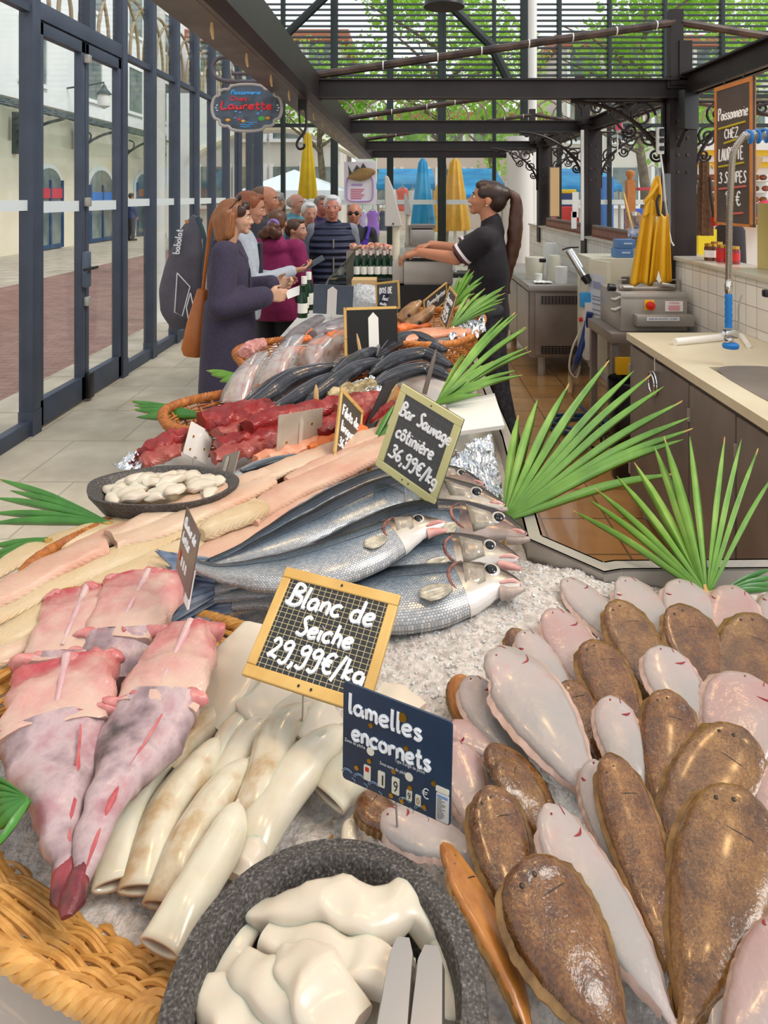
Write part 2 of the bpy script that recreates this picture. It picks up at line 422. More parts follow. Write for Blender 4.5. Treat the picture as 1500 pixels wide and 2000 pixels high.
# ---- stall frame: rails, cross beams, columns, tie bars, scroll brackets
RX = -.645; CX = 1.70; BZ = 2.22
def ibeam(mb, a, b, h, w):
    a, b = Vector(a), Vector(b); t = (b-a).normalized(); L = (b-a).length; mid = (a+b)/2
    yaw = math.atan2(t.y, t.x); R = Matrix.Rotation(yaw, 3, 'Z')
    mb.box(mid, (L, w*.25, h), R); mb.box(mid+Vector((0, 0, h/2-.006)), (L, w, .012), R); mb.box(mid-Vector((0, 0, h/2-.006)), (L, w, .012), R)
T = Thing('stall_frame', 'dark iron frame of beams and columns round the fish stall', 'frame', (RX, 4.2, 0))
mb = MB(); mb.bb(RX+.02, RX+.09, .6, 10.9, 2.2, 2.36); T.part('side_rail', mb, M['dark'])
mb = MB(); mb.slab((RX-.14, .6, 2.21), (RX+.0, .6, 2.21), (RX+.0, 10.9, 2.21), (RX-.14, 10.9, 2.21), .012); mb.bb(RX-.01, RX+.02, .6, 10.9, 2.2, 2.27)
T.part('awning_rail', mb, M['rail'])
for k in range(14):
    y = 1.8+k*.5
    mb = MB(); mb.tube([Vector((RX-.03, y, 2.2)), Vector((RX-.03, y, 2.17)), Vector((RX-.025, y, 2.14))], [.004, .007, .004], 6); T.part('rail_hook', mb, M['card'])
BY = [4.25, 6.6, 9.1, 10.85]
for y in BY:
    mb = MB(); ibeam(mb, (RX, y, BZ+.06), (CX+.1, y, BZ+.06), .125, .1); T.part('cross_beam', mb, M['dark'])
for i, y in enumerate(BY[:3]):
    ap = (CX*1.0, y, 2.76); z0 = 2.36
    mb = MB(); mb.tube([Vector((RX+.03, y-.02, z0)), Vector((ap[0], y-.02, 2.70))], .026, 8); T.part('tie_bar', mb, M['dark_rust'])
    for t in (.2, .35, .47, .6, .72, .84, .95):
        mb = MB(); p = Vector((RX+.03, y-.02, z0)).lerp(Vector((ap[0], y-.02, 2.70)), t); mb.tube([p+Vector((-.004, 0, 0)), p+Vector((.004, 0, 0))], .029, 10); T.part('clamp', mb, M['white'])
    mb = MB(); mb.tube([Vector((ap[0]+.04, y-.02, 2.70)), Vector((ap[0]+2.2, y-.02, 2.35))], .026, 8); T.part('tie_bar', mb, M['dark_rust'])
    mb = MB(); mb.bb(CX-.03, CX+.05, y-.04, y+.03, 2.3, 2.78); mb.bb(CX+.02, CX+.10, y-.05, y+.0, 2.3, 2.58); T.part('king_post', mb, M['dark'])
# columns
CY = [(4.25, 1.68, .17), (6.35, 1.70, .15), (8.55, 1.70, .15)]
for y, x, wd in CY:
    mb = MB(); ibh = 0
    mb.bb(x-.01, x+.02, y-.02, y+.13, 1.0, 2.3); mb.bb(x+.02, x+wd, y, y+.12, 1.0, 2.3, .004); mb.bb(x-.03, x+wd+.02, y-.03, y+.14, 2.28, 2.36)
    T.part('column', mb, M['dark'])
    for z in (1.75, 1.86, 1.97, 2.08):
        for u in (.05, .11): mb = MB(); mb.cyl((x+u, y-.01, z), (x+u, y+.01, z), .009, None, 8); T.part('rivet', mb, M['dark_rust'])
# scroll brackets
def spiral(c, r, a0, turns, sgn=1, n=22):
    return [Vector((c[0]+r*(1-.8*i/n)*math.cos(a0+sgn*turns*2*PI*i/n), c[1], c[2]+r*(1-.8*i/n)*math.sin(a0+sgn*turns*2*PI*i/n))) for i in range(n+1)]
def bracket(x, y, sg, w=.62, h=.55, tz=2.22):
    mb = MB(); th = .011
    arc = [Vector((x+sg*w*(1-math.cos(t)), y, tz-h+h*.98*math.sin(t))) for t in [PI/2*i/14 for i in range(15)]]
    mb.tube(arc, th*1.2, 6)
    for (u, v, r, a, s_) in ((.16, -.10, .09, 0, 1), (.30, -.09, .075, PI, -1), (.10, -.24, .07, PI/2, 1), (.45, -.05, .05, 0, 1), (.24, -.2, .05, PI, 1), (.07, -.36, .045, 0, -1), (.55, -.03, .035, PI, -1)):
        mb.tube(spiral((x+sg*u*w/.62, y, tz+v*h/.55), r, a, 1.6, s_), th*.8, 5)
    mb.tube([Vector((x+sg*.02, y, tz-h)), Vector((x+sg*.02, y, tz))], th, 5); mb.tube([Vector((x, y, tz-.01)), Vector((x+sg*w, y, tz-.01))], th, 5)
    mb.tube(catmull([(x+sg*.02, y, tz-.3), (x+sg*.2, y, tz-.16), (x+sg*.28, y, tz-.2), (x+sg*.4, y, tz-.02)], 12), th*.8, 5)
    T.part('scroll_bracket', mb, M['dark'])
for y, x, wd in CY:
    bracket(x, y+.06, -1); bracket(x+wd, y+.06, 1)
# right rail running towards the camera, above the hanging board
mb = MB(); ibeam(mb, (CX+.08, .8, 2.30), (CX+.08, 4.25, 2.30), .14, .1); T.part('side_rail', mb, M['dark'])
mb = MB(); ibeam(mb, (CX+.08, 4.3, 2.28), (CX+.08, 10.9, 2.28), .12, .1); T.part('side_rail', mb, M['dark'])

# ---- tiled low wall on the right and its ledge
WX = 1.71
mb = MB(); mb.bb(WX, WX+.16, 1.0, 9.3, 0, 1.19)
WT = NT('white_wall_tiles'); br = WT.n('ShaderNodeTexBrick'); br.offset = 0
mp = WT.n('ShaderNodeMapping'); mp.inputs['Rotation'].default_value = (PI/2, 0, PI/2)
sxx = WT.n('ShaderNodeSeparateXYZ'); cmb = WT.n('ShaderNodeCombineXYZ'); WT.l(WT.co('Object'), sxx.inputs[0]); WT.l(sxx.outputs['Y'], cmb.inputs[0]); WT.l(sxx.outputs['Z'], cmb.inputs[1]); WT.l(cmb.outputs[0], br.inputs[0])
br.inputs['Scale'].default_value = 1; br.inputs['Brick Width'].default_value = .105; br.inputs['Row Height'].default_value = .105; br.inputs['Mortar Size'].default_value = .003; br.inputs['Mortar Smooth'].default_value = .6
br.inputs['Color1'].default_value = lin('#e8e6e0'); br.inputs['Color2'].default_value = lin('#dedbd4'); br.inputs['Mortar'].default_value = lin('#b8b4ac')
WT.col(br.outputs[0]); WT.set(Roughness=.15); iv = WT.n('ShaderNodeMath', operation='SUBTRACT'); iv.inputs[0].default_value = 1; WT.l(br.outputs[1], iv.inputs[1]); WT.bump(iv.outputs[0], .6, .006)
struct('wall_right', mb, WT.mat, 'low wall of square white glazed tiles behind the sink', loc=(0, 0, 0), smooth=False)
mb = MB(); mb.bb(WX-.02, WX+.22, 1.0, 9.3, 1.19, 1.215, .006); struct('trim_ledge', mb, pm('ledge_tile', '#c9c3b6', .2, 0, '#bdb6a6', 5), 'pale ledge along the top of the tiled wall')
# ================================================================== FISH STALL
UP = Vector((0, 0, 1))
TZ0 = .86
# ---- display table
T = Thing('display_table', 'long stainless display table carrying the fish', 'table', (0, 1.2, 0))
rim = [on(1700, 1108, .915), on(1215, 1112, .915), on(1180, 1118, .915), on(1030, 1052, .915)]
rim = [Vector((p.x, p.y, .915)) for p in rim]+[Vector((.27, 1.9, .915)), Vector((.27, 4.6, .915)), Vector((-.68, 4.6, .915)), Vector((-.68, 1.2, .915)), Vector((-.66, .75, .915)), Vector((-.45, .42, .915)), Vector((1.05, .42, .915)), Vector((1.05, rim[0].y, .915))]
ctr = Vector((.0, 1.3, 0))
mb = MB(); mb.prism([(p.x, p.y) for p in rim], .80, .845); T.part('table_top', mb, M['white'], smooth=False)
mb = MB(); n = len(rim)
def outp(i, wd):
    a, b, c = rim[i-1], rim[i], rim[(i+1) % n]; t1 = (b-a).normalized(); t2 = (c-b).normalized(); o1 = Vector((t1.y, -t1.x, 0)); o2 = Vector((t2.y, -t2.x, 0)); m = o1+o2
    return b+m*(wd*2/max(.3, m.length_squared))
for i in range(n):
    if 5 <= i <= 9: continue
    j = (i+1) % n; a, b = rim[i], rim[j]; a2, b2 = outp(i, .032), outp(j, .032)
    mb.slab(a, a2, b2, b, .004); mb.slab(a, b, b-UP*.1, a-UP*.1, .004); mb.slab(a2, a2-UP*.03, b2-UP*.03, b2, .004)
T.part('rim', mb, M['steel'], smooth=False)
for x, y in ((-.6, .9), (-.65, 4.4), (.2, 4.4), (.95, .6), (.95, 1.1), (.2, 1.8), (-.4, .6)):
    mb = MB(); mb.cyl((x, y, 0), (x, y, .8), .025); T.part('leg', mb, M['steel'])
mb = MB(); mb.bb(-.70, .22, 1.6, 4.5, .25, .8); T.part('skirt_panel', mb, M['steel2'])
mb = MB(); mb.slab(Vector((-.72, .9, .853)), Vector((-.38, .30, .853)), Vector((.2, .30, .853)), Vector((-.4, .9, .853)), .02); T.part('front_ledge', mb, M['white'], smooth=False)

# ---- ice
def icez(x, y):
    p = Vector((x*6, y*6, 0)); z = .872+.012*noise.noise(p)+.006*noise.noise(p*4)
    c = on(870, 1270, .9); z += .045*math.exp(-(((x-c.x-.08)/.22)**2+((y-c.y-.06)/.16)**2))
    c = on(1120, 1130, .9); z += .02*math.exp(-(((x-c.x)/.12)**2+((y-c.y)/.06)**2))
    return z
IM = NT('crushed_ice'); IM.col(IM.ramp(IM.noise(90, 5), [(.35, '#aaa29a'), (.6, '#d2ccc6')])); IM.set(Roughness=.22, Subsurface_Weight=.35, Subsurface_Scale=.008)
IM.bump(IM.noise(260, 3), .7, .003); IM.bump(IM.noise(70, 3), .6, .006)
mb = MB()
mb.grid(lambda u, v: (lambda x, y: Vector((x, y, icez(x, y)+.0025*random.random())))(-.62+1.66*u, .44+1.0*v), 230, 130)
inside = []
def in_poly(x, y, poly):
    r = False; j = len(poly)-1
    for i in range(len(poly)):
        a, b = poly[i], poly[j]
        if (a.y > y) != (b.y > y) and x < (b.x-a.x)*(y-a.y)/(b.y-a.y)+a.x: r = not r
        j = i
    return r
keep = [in_poly(v.x, v.y, rim) for v in mb.v]
keep = [k_ and ((v.x+.246)*-.45+(v.y-.647)*-.893) < .06 or (k_ and v.x > -.02) for k_, v in zip(keep, mb.v)]
fl = [(f, m) for f, m in zip(mb.f, mb.m) if all(keep[i] for i in f)]; mb.f = [f for f, _ in fl]; mb.m = [m for _, m in fl]
solo('crushed_ice', mb, IM.mat, 'bed of crushed white ice under the fish', 'ice', kind='stuff')
mb = MB(); random.seed(3)
for k in range(4200):
    x = random.uniform(-.1, .55); y = random.uniform(.72, 1.3)
    if not in_poly(x, y, rim): continue
    s = random.uniform(.0012, .0034); R = Matrix.Rotation(random.random()*6, 3, Vector((random.random()-.5, random.random()-.5, random.random())).normalized())
    mb.box((x, y, icez(x, y)+s*.4), (s*2, s*1.4, s), R)
solo('ice_chips', mb, pm('ice_chip', '#cfcac6', .12, 0, None, spec=.6, sss=.3), 'loose glittering ice chips on the bare ice mound', 'ice', kind='stuff', smooth=False)

# ---- wicker baskets
WK = NT('wicker'); WK.col(WK.ramp(WK.noise(40, 3), [(.3, '#b07a34'), (.7, '#d8a45a')])); WK.set(Roughness=.5); WK.bump(WK.noise(300, 2), .2, .001)
WK2 = pm('dark_wicker', '#8a4a1e', .55, 0, '#b5702c', 40, .2, 300, .001)
def basket(name, label, c, half, rot, rz, bz, ins=.08, e=3.0, mat=None, rows=9, braid=.011, rise=None, strand=.0036, stakes=56):
    T = Thing(name, label, 'basket', (c[0], c[1], bz), 'wicker baskets on the stall'); mat = mat or WK.mat
    ca, sa = math.cos(rot), math.sin(rot)
    def P(a, k, dz=0):
        x = math.copysign(abs(math.cos(a))**(2/e), math.cos(a))*(half[0]-ins*(1-k)); y = math.copysign(abs(math.sin(a))**(2/e), math.sin(a))*(half[1]-ins*(1-k))
        wx, wy = c[0]+x*ca-y*sa, c[1]+x*sa+y*ca
        zz = lerp(bz, rz, k)+(rise(wx, wy) if rise else 0)*k
        return Vector((wx, wy, zz+dz))
    N = stakes*6
    for r in range(rows):
        mb = MB()
        for s_ in (0, 1):
            k = (r+.25+.5*s_)/rows
            pts = []
            for i in range(N+1):
                a = 2*PI*i/N; ph = (i/6+r+.12*math.sin(r*5+i*.02))*PI
                p = P(a, k); q = P(a, k+.01); nrm = Vector((-(p.y-c[1]), p.x-c[0], 0)).cross(q-p)
                nrm = nrm.normalized() if nrm.length > 0 else UP
                pts.append(p+nrm*((strand*1.5)*math.sin(ph)+.0016*noise.noise(p*30+Vector((r*3, s_*7, 0))))+UP*.0035*noise.noise(p*14+Vector((r, s_*5, 3))))
            mb.tube(pts, strand, 6, cap=False)
        T.part('woven_row', mb, mat)
    for i in range(stakes):
        a = 2*PI*i/stakes*1.0+PI/stakes
        mb = MB() if i == 0 else mb
        for dk in (-.006, .006): mb.tube([P(a+dk, k) for k in (0, .25, .5, .75, 1)], .0026, 5)
    T.part('stake', mb, mat, label='upright stakes of the weave').__setitem__('kind', 'stuff')
    mb = MB()
    for s_ in range(4):
        pts = []
        for i in range(N*2+1):
            a = 2*PI*i/(N*2); p = P(a, 1.02, .006); out = Vector((p.x-c[0], p.y-c[1], 0)).normalized(); ph = i*.55+s_*PI/2
            pts.append(p+out*(math.cos(ph)*braid*.62)+UP*(math.sin(ph)*braid*.62))
        mb.tube(pts, braid*.62, 6, cap=False)
    T.part('braided_rim', mb, mat)
    return T
basket('wicker_basket', 'large golden wicker basket holding monkfish and squid', (-.30, .82), (.31, .24), math.radians(-26.5), .938, .866, .10, 3.4, rows=15, strand=.0025, braid=.0080, stakes=46,
       rise=lambda x, y: -.04*min(1, max(0, (y-.78)/.2))-.11*min(1, max(0, (x+.2)/.12)))
basket('wicker_basket', 'wicker basket under the long pale fillets', (-.30, 1.5), (.50, .128), math.radians(47), .928, .868, .04, 3.2, WK2, rows=5, braid=.011)
basket('wicker_basket', 'dark wicker basket under the red tuna', (-.38, 2.08), (.36, .18), math.radians(30), .95, .868, .05, 3, WK2, rows=5, braid=.012, stakes=40)
basket('wicker_basket', 'wicker basket under the black fish and the sachets', (-.33, 2.75), (.36, .30), math.radians(25), .95, .868, .05, 3, WK2, rows=5, braid=.012, stakes=40)
basket('wicker_basket', 'orange wicker basket under the big salmon fillet', (.12, 3.1), (.22, .42), math.radians(-14), .99, .868, .05, 3, pm('orange_wicker', '#b0662a', .5, 0, '#c98238', 40), rows=7, braid=.012, stakes=40)

# ---- soles
SB = NT('sole_brown_skin'); c1 = SB.ramp(SB.noise(38, 6, rough=.65), [(.3, '#44270b'), (.5, '#70451a'), (.68, '#8e622f')])
c2 = SB.ramp(SB.noise(420, 3), [(.35, '#6a5a40'), (.6, '#ffffff')]); SB.col(SB.mix(.55, c1, c2, 'MULTIPLY')); SB.set(Roughness=.24, Specular_IOR_Level=.6)
SB.bump(SB.noise(420, 3), .35, .0008); SB.bump(SB.noise(45, 4), .75, .005); SB.set(Coat_Weight=.35, Coat_Roughness=.15)
SB2 = NT('sole_olive_skin'); c1 = SB2.ramp(SB2.noise(30, 6, rough=.65), [(.3, '#4c3012'), (.5, '#764e22'), (.7, '#946c34')])
SB2.col(SB2.mix(.45, c1, SB2.ramp(SB2.noise(380, 3), [(.35, '#6a5a40'), (.6, '#ffffff')]), 'MULTIPLY')); SB2.set(Roughness=.24, Specular_IOR_Level=.6)
SB2.bump(SB2.noise(420, 3), .35, .0008); SB2.bump(SB2.noise(40, 4), .75, .005); SB2.set(Coat_Weight=.35, Coat_Roughness=.15)
SO = NT('sole_orange_skin'); SO.col(SO.ramp(SO.noise(30, 6), [(.3, '#8a5220'), (.7, '#b87a38')])); SO.set(Roughness=.25); SO.bump(SO.noise(30, 3), .3, .004)
SW = NT('sole_white_skin'); c1 = SW.ramp(SW.noise(9, 4), [(.30, '#b08884'), (.40, '#a89a95'), (.62, '#9b9590')]); SW.col(c1)
SW.set(Roughness=.32, Subsurface_Weight=.1, Subsurface_Scale=.004, Coat_Weight=.25, Coat_Roughness=.15); SW.bump(SW.noise(26, 4), .6, .006); SW.bump(SW.noise(300, 2), .12, .0008)
SP = NT('sole_pink_skin'); SP.col(SP.ramp(SP.noise(9, 4), [(.3, '#a8827c'), (.6, '#a8968f')])); SP.set(Roughness=.24, Subsurface_Weight=.1, Subsurface_Scale=.004, Coat_Weight=.25, Coat_Roughness=.15); SP.bump(SP.noise(26, 4), .6, .006)
FRB = pm('fin_brown', '#5f431e', .35, 0, '#8a683a', 60); FRW = pm('fin_pale', '#c0a498', .35, 0, '#a88a7c', 40)
MOUTH = pm('mouth_red', '#8e2a30', .3); GILL = pm('gill_dark', '#5a2420', .3); EYE = pm('fish_eye_black', '#0b0b0e', .08); EYEG = pm('sole_eye', '#3a2c1a', .15)
SPROF = [(0, .14), (.02, .42), (.06, .64), (.12, .82), (.22, .97), (.36, 1), (.52, .9), (.68, .7), (.8, .5), (.9, .27), (.955, .15), (1, .13)]
def sole(label, pts, wpx, zh, zt, kind='b', th=.0092, eyes=True, mouth=0, gill=True, tailfin=True, roll=0, mat=None):
    n = 34; z = [lerp(zh, zt, i/(len(pts)-1)) for i in range(len(pts))]
    P = catmull([on(x, y, zz) for (x, y), zz in zip(pts, z)], n)
    mid = P[n//3]; W = wpx/F*mid.y/2
    up = [Matrix.Rotation(roll, 3, (P[-1]-P[0]).normalized()) @ UP]*(n+1)
    f = [interp(SPROF, i/n) for i in range(n+1)]
    w = [W*.9*x for x in f]; hh = [th*(.35+.65*x)*min(1, .45+x) for x in f]; hb = [.005*(x+.2) for x in f]
    m = mat or {'b': SB.mat, 'o': SB2.mat, 'w': SW.mat, 'p': SP.mat, 'r': SO.mat}[kind]
    T = Thing('sole', label, 'fish', mid-UP*.005, 'soles on the right of the stall')
    mb = MB(); mb.loft(P, up, w, hh, hb, 2.15, 28); T.part('body', mb, m)
    dark = kind in 'bor'
    # fringe fins: thin undulating ribbons down both edges
    for sg in (-1, 1):
        mb = MB(); V = []; m_ = 0
        for i in range(3, n-1):
            t = (P[min(i+1, n)]-P[i-1]).normalized(); sd = t.cross(up[i]).normalized()
            a = P[i]+sd*sg*w[i]*.90+up[i]*.002; b = P[i]+sd*sg*(w[i]+W*.13*min(1, f[i]*1.3))+UP*(-.003+.0012*math.sin(i*1.9))
            V += [a+UP*.0012, b+UP*.0006, b-UP*.0006, a-UP*.002]; m_ += 1
        mb.add(V, [(4*i+k, 4*i+(k+1) % 4, 4*i+4+(k+1) % 4, 4*i+4+k) for i in range(m_-1) for k in range(4)])
        T.part('fringe_fin', mb, FRB if dark else FRW)
    if tailfin:
        t = (P[-1]-P[-2]).normalized(); sd = t.cross(UP).normalized(); mb = MB()
        mb.grid(lambda u, v: P[-1]-t*.004+t*(W*.75*v*(1-.25*(2*u-1)**2))+sd*(2*u-1)*(W*.13+W*.3*v)+UP*(.002*math.sin(u*25)), 10, 5)
        T.part('tail_fin', mb, FRB if dark else FRW, solid=.002)
    def surf(i, k):   # a point on the upper skin at spine index i, side k in -1..1
        t = (P[min(i+1, n)]-P[max(i-1, 0)]).normalized(); sd = t.cross(up[i]).normalized(); u = sd.cross(t)
        return P[i]+sd*k*w[i]+u*hh[i]*max(0, 1-abs(k)**2.15)**(1/2.15)
    if dark and eyes:
        for (i, k) in ((3, .1), (4, .5)):
            mb = MB(); mb.ball(surf(i, k)-UP*.001, (W*.055, W*.055, W*.045), None, 10, 6); T.part('eye', mb, EYEG)
    if dark and gill:
        mb = MB(); mb.tube([surf(8, k)-UP*.0004 for k in (-.75, -.4, -.05, .2)], [.0003, .0008, .0008, .0003], 6); T.part('gill_slit', mb, EYEG)
        mb = MB(); mb.tube([surf(i, .12+.004*i)-UP*.0006 for i in range(9, n-3)], .0005, 5); T.part('lateral_line', mb, EYEG)
    if not dark:
        if gill:
            mb = MB(); mb.tube(catmull([surf(6, -.80), surf(7, -.55), surf(7, -.28)] if mouth > 0 else [surf(6, .86), surf(7, .7), surf(7, .6)], 8), [.0003, .0007, .0011, .0014, .0014, .0014, .0011, .0007, .0003], 6); T.part('gill_slit', mb, MOUTH)
        s_ = 1 if mouth >= 0 else -1
        mb = MB(); mb.tube(catmull([surf(1, -.9), surf(2, -.62), surf(3, -.55)], 6), .0007, 6); T.part('mouth', mb, MOUTH)
        mb = MB(); mb.ball(surf(2, .1), .0013, None, 8, 5); T.part('nostril', mb, MOUTH)
S = sole
# farthest row first; every nearer head lies on the tails of the row behind
S('white sole with a red mouth, first at left of the back row', [(1098, 1132), (1135, 1165), (1190, 1225), (1245, 1290)], 88, .925, .89, 'w', mouth=1)
S('pale sole second from left in the back row, head to the steel rim', [(1212, 1128), (1240, 1165), (1290, 1260), (1310, 1330)], 108, .925, .89, 'w')
S('pale sole in the back row just left of the fan palm root', [(1325, 1132), (1345, 1180), (1370, 1270), (1380, 1330)], 112, .925, .89, 'w', mouth=-1)
S('pinkish sole in the back row right of the fan palm root', [(1435, 1145), (1430, 1190), (1415, 1280), (1400, 1350)], 112, .925, .89, 'p')
S('pale sole peeping in at the right frame edge of the back row', [(1530, 1160), (1525, 1210), (1510, 1290)], 100, .92, .89, 'w')
S('pink sole with a red nostril at the left of the second row', [(1072, 1190), (1105, 1240), (1160, 1330), (1215, 1420)], 112, .935, .895, 'p', mouth=1)
S('brown sole in the second row below the pale second sole', [(1205, 1172), (1230, 1230), (1275, 1330), (1300, 1410)], 108, .935, .895, 'o')
S('brown sole in the second row below the fan palm', [(1328, 1180), (1352, 1240), (1392, 1350), (1410, 1430)], 122, .935, .895, 'b')
S('brown sole at the right end of the second row', [(1478, 1200), (1465, 1270), (1440, 1380), (1420, 1460)], 132, .935, .895, 'o')
S('brown sole showing only its edge behind the narrow white sole', [(1000, 1228), (1030, 1290), (1080, 1380)], 70, .925, .895, 'b', eyes=False)
S('narrow white sole leaning on the big white sole', [(1020, 1232), (1050, 1285), (1100, 1360), (1140, 1420)], 84, .94, .90, 'w')
S('brown sole in the third row, dark patch behind its head', [(1155, 1250), (1180, 1310), (1225, 1410), (1250, 1470)], 112, .945, .905, 'b')
S('brown sole half hidden right of the big white sole', [(1105, 1330), (1135, 1400), (1180, 1500)], 92, .935, .90, 'b')
S('white sole with a small gill cut in the middle of the third row', [(1288, 1262), (1310, 1320), (1355, 1410), (1375, 1480)], 116, .95, .905, 'w', mouth=1)
S('large pink sole at the right frame edge of the third row', [(1462, 1318), (1452, 1390), (1430, 1480), (1410, 1550)], 165, .95, .905, 'p', mouth=1)
S('reddish brown sole edge left of the white sole by the navy sign', [(898, 1318), (905, 1380), (935, 1450)], 60, .93, .90, 'r', eyes=False)
S('white sole with a dark mouth beneath the big white sole', [(915, 1322), (945, 1380), (1000, 1460), (1040, 1520)], 96, .94, .905, 'w', mouth=1)
S('small white sole with a long red gill cut between two brown soles', [(1190, 1360), (1205, 1420), (1235, 1520), (1250, 1580)], 96, .955, .91, 'w', mouth=1)
S('brown sole in the centre, head below the white sole with the small gill cut', [(1305, 1348), (1308, 1420), (1300, 1530), (1290, 1620)], 118, .96, .91, 'b')
S('pinkish sole lying flat beside the navy sign', [(868, 1425), (920, 1440), (990, 1480), (1030, 1530)], 78, .925, .905, 'p')
S('largest white sole lying across the others, head at the ice', [(950, 1278), (1010, 1330), (1090, 1450), (1160, 1570)], 162, .975, .925, 'w', th=.015, mouth=1)
S('broad olive brown sole slanting from the right edge', [(1455, 1425), (1415, 1490), (1340, 1600), (1290, 1700)], 168, .965, .915, 'o')
S('pink skinned sole standing behind the navy sign', [(880, 1450), (905, 1520), (935, 1640)], 98, .935, .91, 'p')
S('small brown sole, uppermost of the three stacked at left', [(945, 1470), (1010, 1510), (1090, 1590)], 92, .945, .915, 'b')
S('brown sole, middle one of the three stacked at left', [(965, 1496), (1020, 1550), (1075, 1650)], 98, .955, .92, 'o')
S('small white sole head squeezed between two long brown soles', [(1160, 1485), (1170, 1560), (1210, 1680), (1235, 1760)], 82, .95, .92, 'w')
S('brown sole, lowest and nearest of the three stacked at left', [(955, 1535), (970, 1610), (1000, 1740), (1020, 1850)], 128, .965, .92, 'b')
S('long brown sole running down beside the white one with the open red mouth', [(1190, 1472), (1225, 1580), (1280, 1760), (1320, 1930)], 118, .97, .925, 'b')
S('pale sole edge at the right frame side', [(1520, 1490), (1500, 1600), (1470, 1720)], 80, .955, .92, 'p')
S('white sole in front with an open red mouth, tail to the lower edge', [(1065, 1572), (1110, 1660), (1220, 1830), (1320, 2010)], 132, .97, .925, 'w', mouth=1)
S('very large brown sole at the lower right, both eyes up', [(1450, 1540), (1430, 1640), (1375, 1850), (1335, 2020)], 208, .98, .925, 'o', th=.015)
S('nearest white sole at the lower right corner', [(1560, 1590), (1500, 1720), (1420, 1900), (1390, 2040)], 150, .965, .925, 'w')
S('pinkish sole cut by the lower right corner', [(1560, 1800), (1500, 1900), (1440, 2020), (1420, 2090)], 120, .975, .935, 'p')
S('large brown sole in front, head on the white sole', [(1030, 1672), (1060, 1760), (1150, 1920), (1230, 2060)], 212, .985, .93, 'b', th=.015)
S('orange brown sole on its edge beside the stone bowl', [(862, 1648), (900, 1720), (985, 1880), (1045, 2060)], 100, .975, .925, 'r', roll=-.5)
S('pale sole with a brown edge lying under the navy sign', [(745, 1592), (800, 1625), (880, 1650), (960, 1720)], 96, .925, .91, 'w', mouth=1)
S('brown sole head poking out left under the navy sign', [(700, 1556), (740, 1590), (820, 1640)], 80, .915, .905, 'b')
# ---- squid and cuttlefish
SQ = NT('squid_flesh'); SQ.col(SQ.ramp(SQ.noise(14, 4), [(.35, '#cabfa6'), (.6, '#dad2be')])); SQ.set(Roughness=.2, Subsurface_Weight=.5, Subsurface_Scale=.012, Specular_IOR_Level=.6)
SQ.bump(SQ.noise(40, 2), .12, .003)
SQ2 = NT('squid_flesh_stained'); SQ2.col(SQ2.ramp(SQ2.noise(22, 5), [(.38, '#b59c78'), (.5, '#cabea6'), (.7, '#d8d0bc')])); SQ2.set(Roughness=.2, Subsurface_Weight=.45, Subsurface_Scale=.012); SQ2.bump(SQ2.noise(40, 2), .12, .003)
CF = NT('cuttlefish_white'); CF.col(CF.ramp(CF.noise(8, 3), [(.35, '#cbc1ae'), (.65, '#d6cdbc')])); CF.set(Roughness=.25, Subsurface_Weight=.5, Subsurface_Scale=.015); CF.bump(CF.noise(26, 3), .2, .003)
QP = [(0, .12), (.04, .42), (.1, .68), (.2, .92), (.35, 1.04), (.6, 1), (.85, .98), (1, 1)]
def squid(label, pts, wpx, z0=.905, z1=.895, mat=None, open_end=True, flat=.8):
    n = 26; P = catmull([on(x, y, lerp(z0, z1, i/(len(pts)-1))) for i, (x, y) in enumerate(pts)], n)
    W = wpx/F*P[n//2].y/2; f = [interp(QP, i/n) for i in range(n+1)]
    w = [W*x for x in f]; h = [W*flat*x*interp([(0, 1), (.75, 1), (1, .38)], i/n) for i, x in enumerate(f)]
    T = Thing('squid_tube', label, 'squid', P[n//2]-UP*h[n//2], 'cleaned squid tubes in the wicker basket')
    mb = MB(); mb.loft(P, UP, w, h, None, 2.1, 20)
    if open_end: mb.f.pop(); mb.m.pop()
    T.part('mantle', mb, mat or SQ.mat, solid=.0035 if open_end else 0)
    # tip fin fold
    mb = MB(); t = (P[4]-P[0]).normalized(); sd = t.cross(UP).normalized()
    mb.loft([P[0]-t*W*.25, P[2], P[5], P[8]], UP, [W*.1, W*.34, W*.3, W*.08], [W*.1, W*.5*.9, W*.8, W*.7], None, 2, 10); T.part('fin_tip', mb, mat or SQ2.mat)
squid('pale squid tube farthest left, tip under the cuttlefish', [(362, 1445), (300, 1495), (256, 1575), (232, 1650), (222, 1728)], 66, .905, .895)
squid('stained squid tube second from left, curled open end', [(424, 1445), (392, 1500), (332, 1570), (297, 1655), (270, 1738)], 70, .91, .895, SQ2.mat)
squid('short squid tube lying behind the leftmost pair', [(468, 1348), (420, 1400), (360, 1450), (320, 1500)], 62, .90, .895, SQ2.mat, False)
squid('slim squid tube with pointed tip behind the third tube', [(504, 1378), (455, 1435), (420, 1500), (390, 1560)], 60, .90, .895, None, False)
squid('squid tube third from left, brownish tip', [(484, 1487), (436, 1545), (376, 1630), (340, 1710), (316, 1770)], 70, .915, .895, SQ2.mat)
squid('squid tube between the pointed one and the big bent one', [(532, 1402), (482, 1450), (447, 1510), (420, 1570)], 66, .905, .895, None, False)
squid('big bent squid tube in the middle, fleshy pink tip', [(598, 1378), (545, 1430), (522, 1510), (494, 1590), (470, 1650)], 80, .925, .90, SQ2.mat, False)
squid('long squid tube reaching towards the stone bowl', [(672, 1420), (600, 1490), (545, 1560), (495, 1640), (455, 1710)], 88, .92, .895, None, False)
squid('plain smooth squid tube in front, end over the basket rim', [(462, 1572), (440, 1640), (390, 1725), (310, 1852)], 78, .925, .915, None, True)
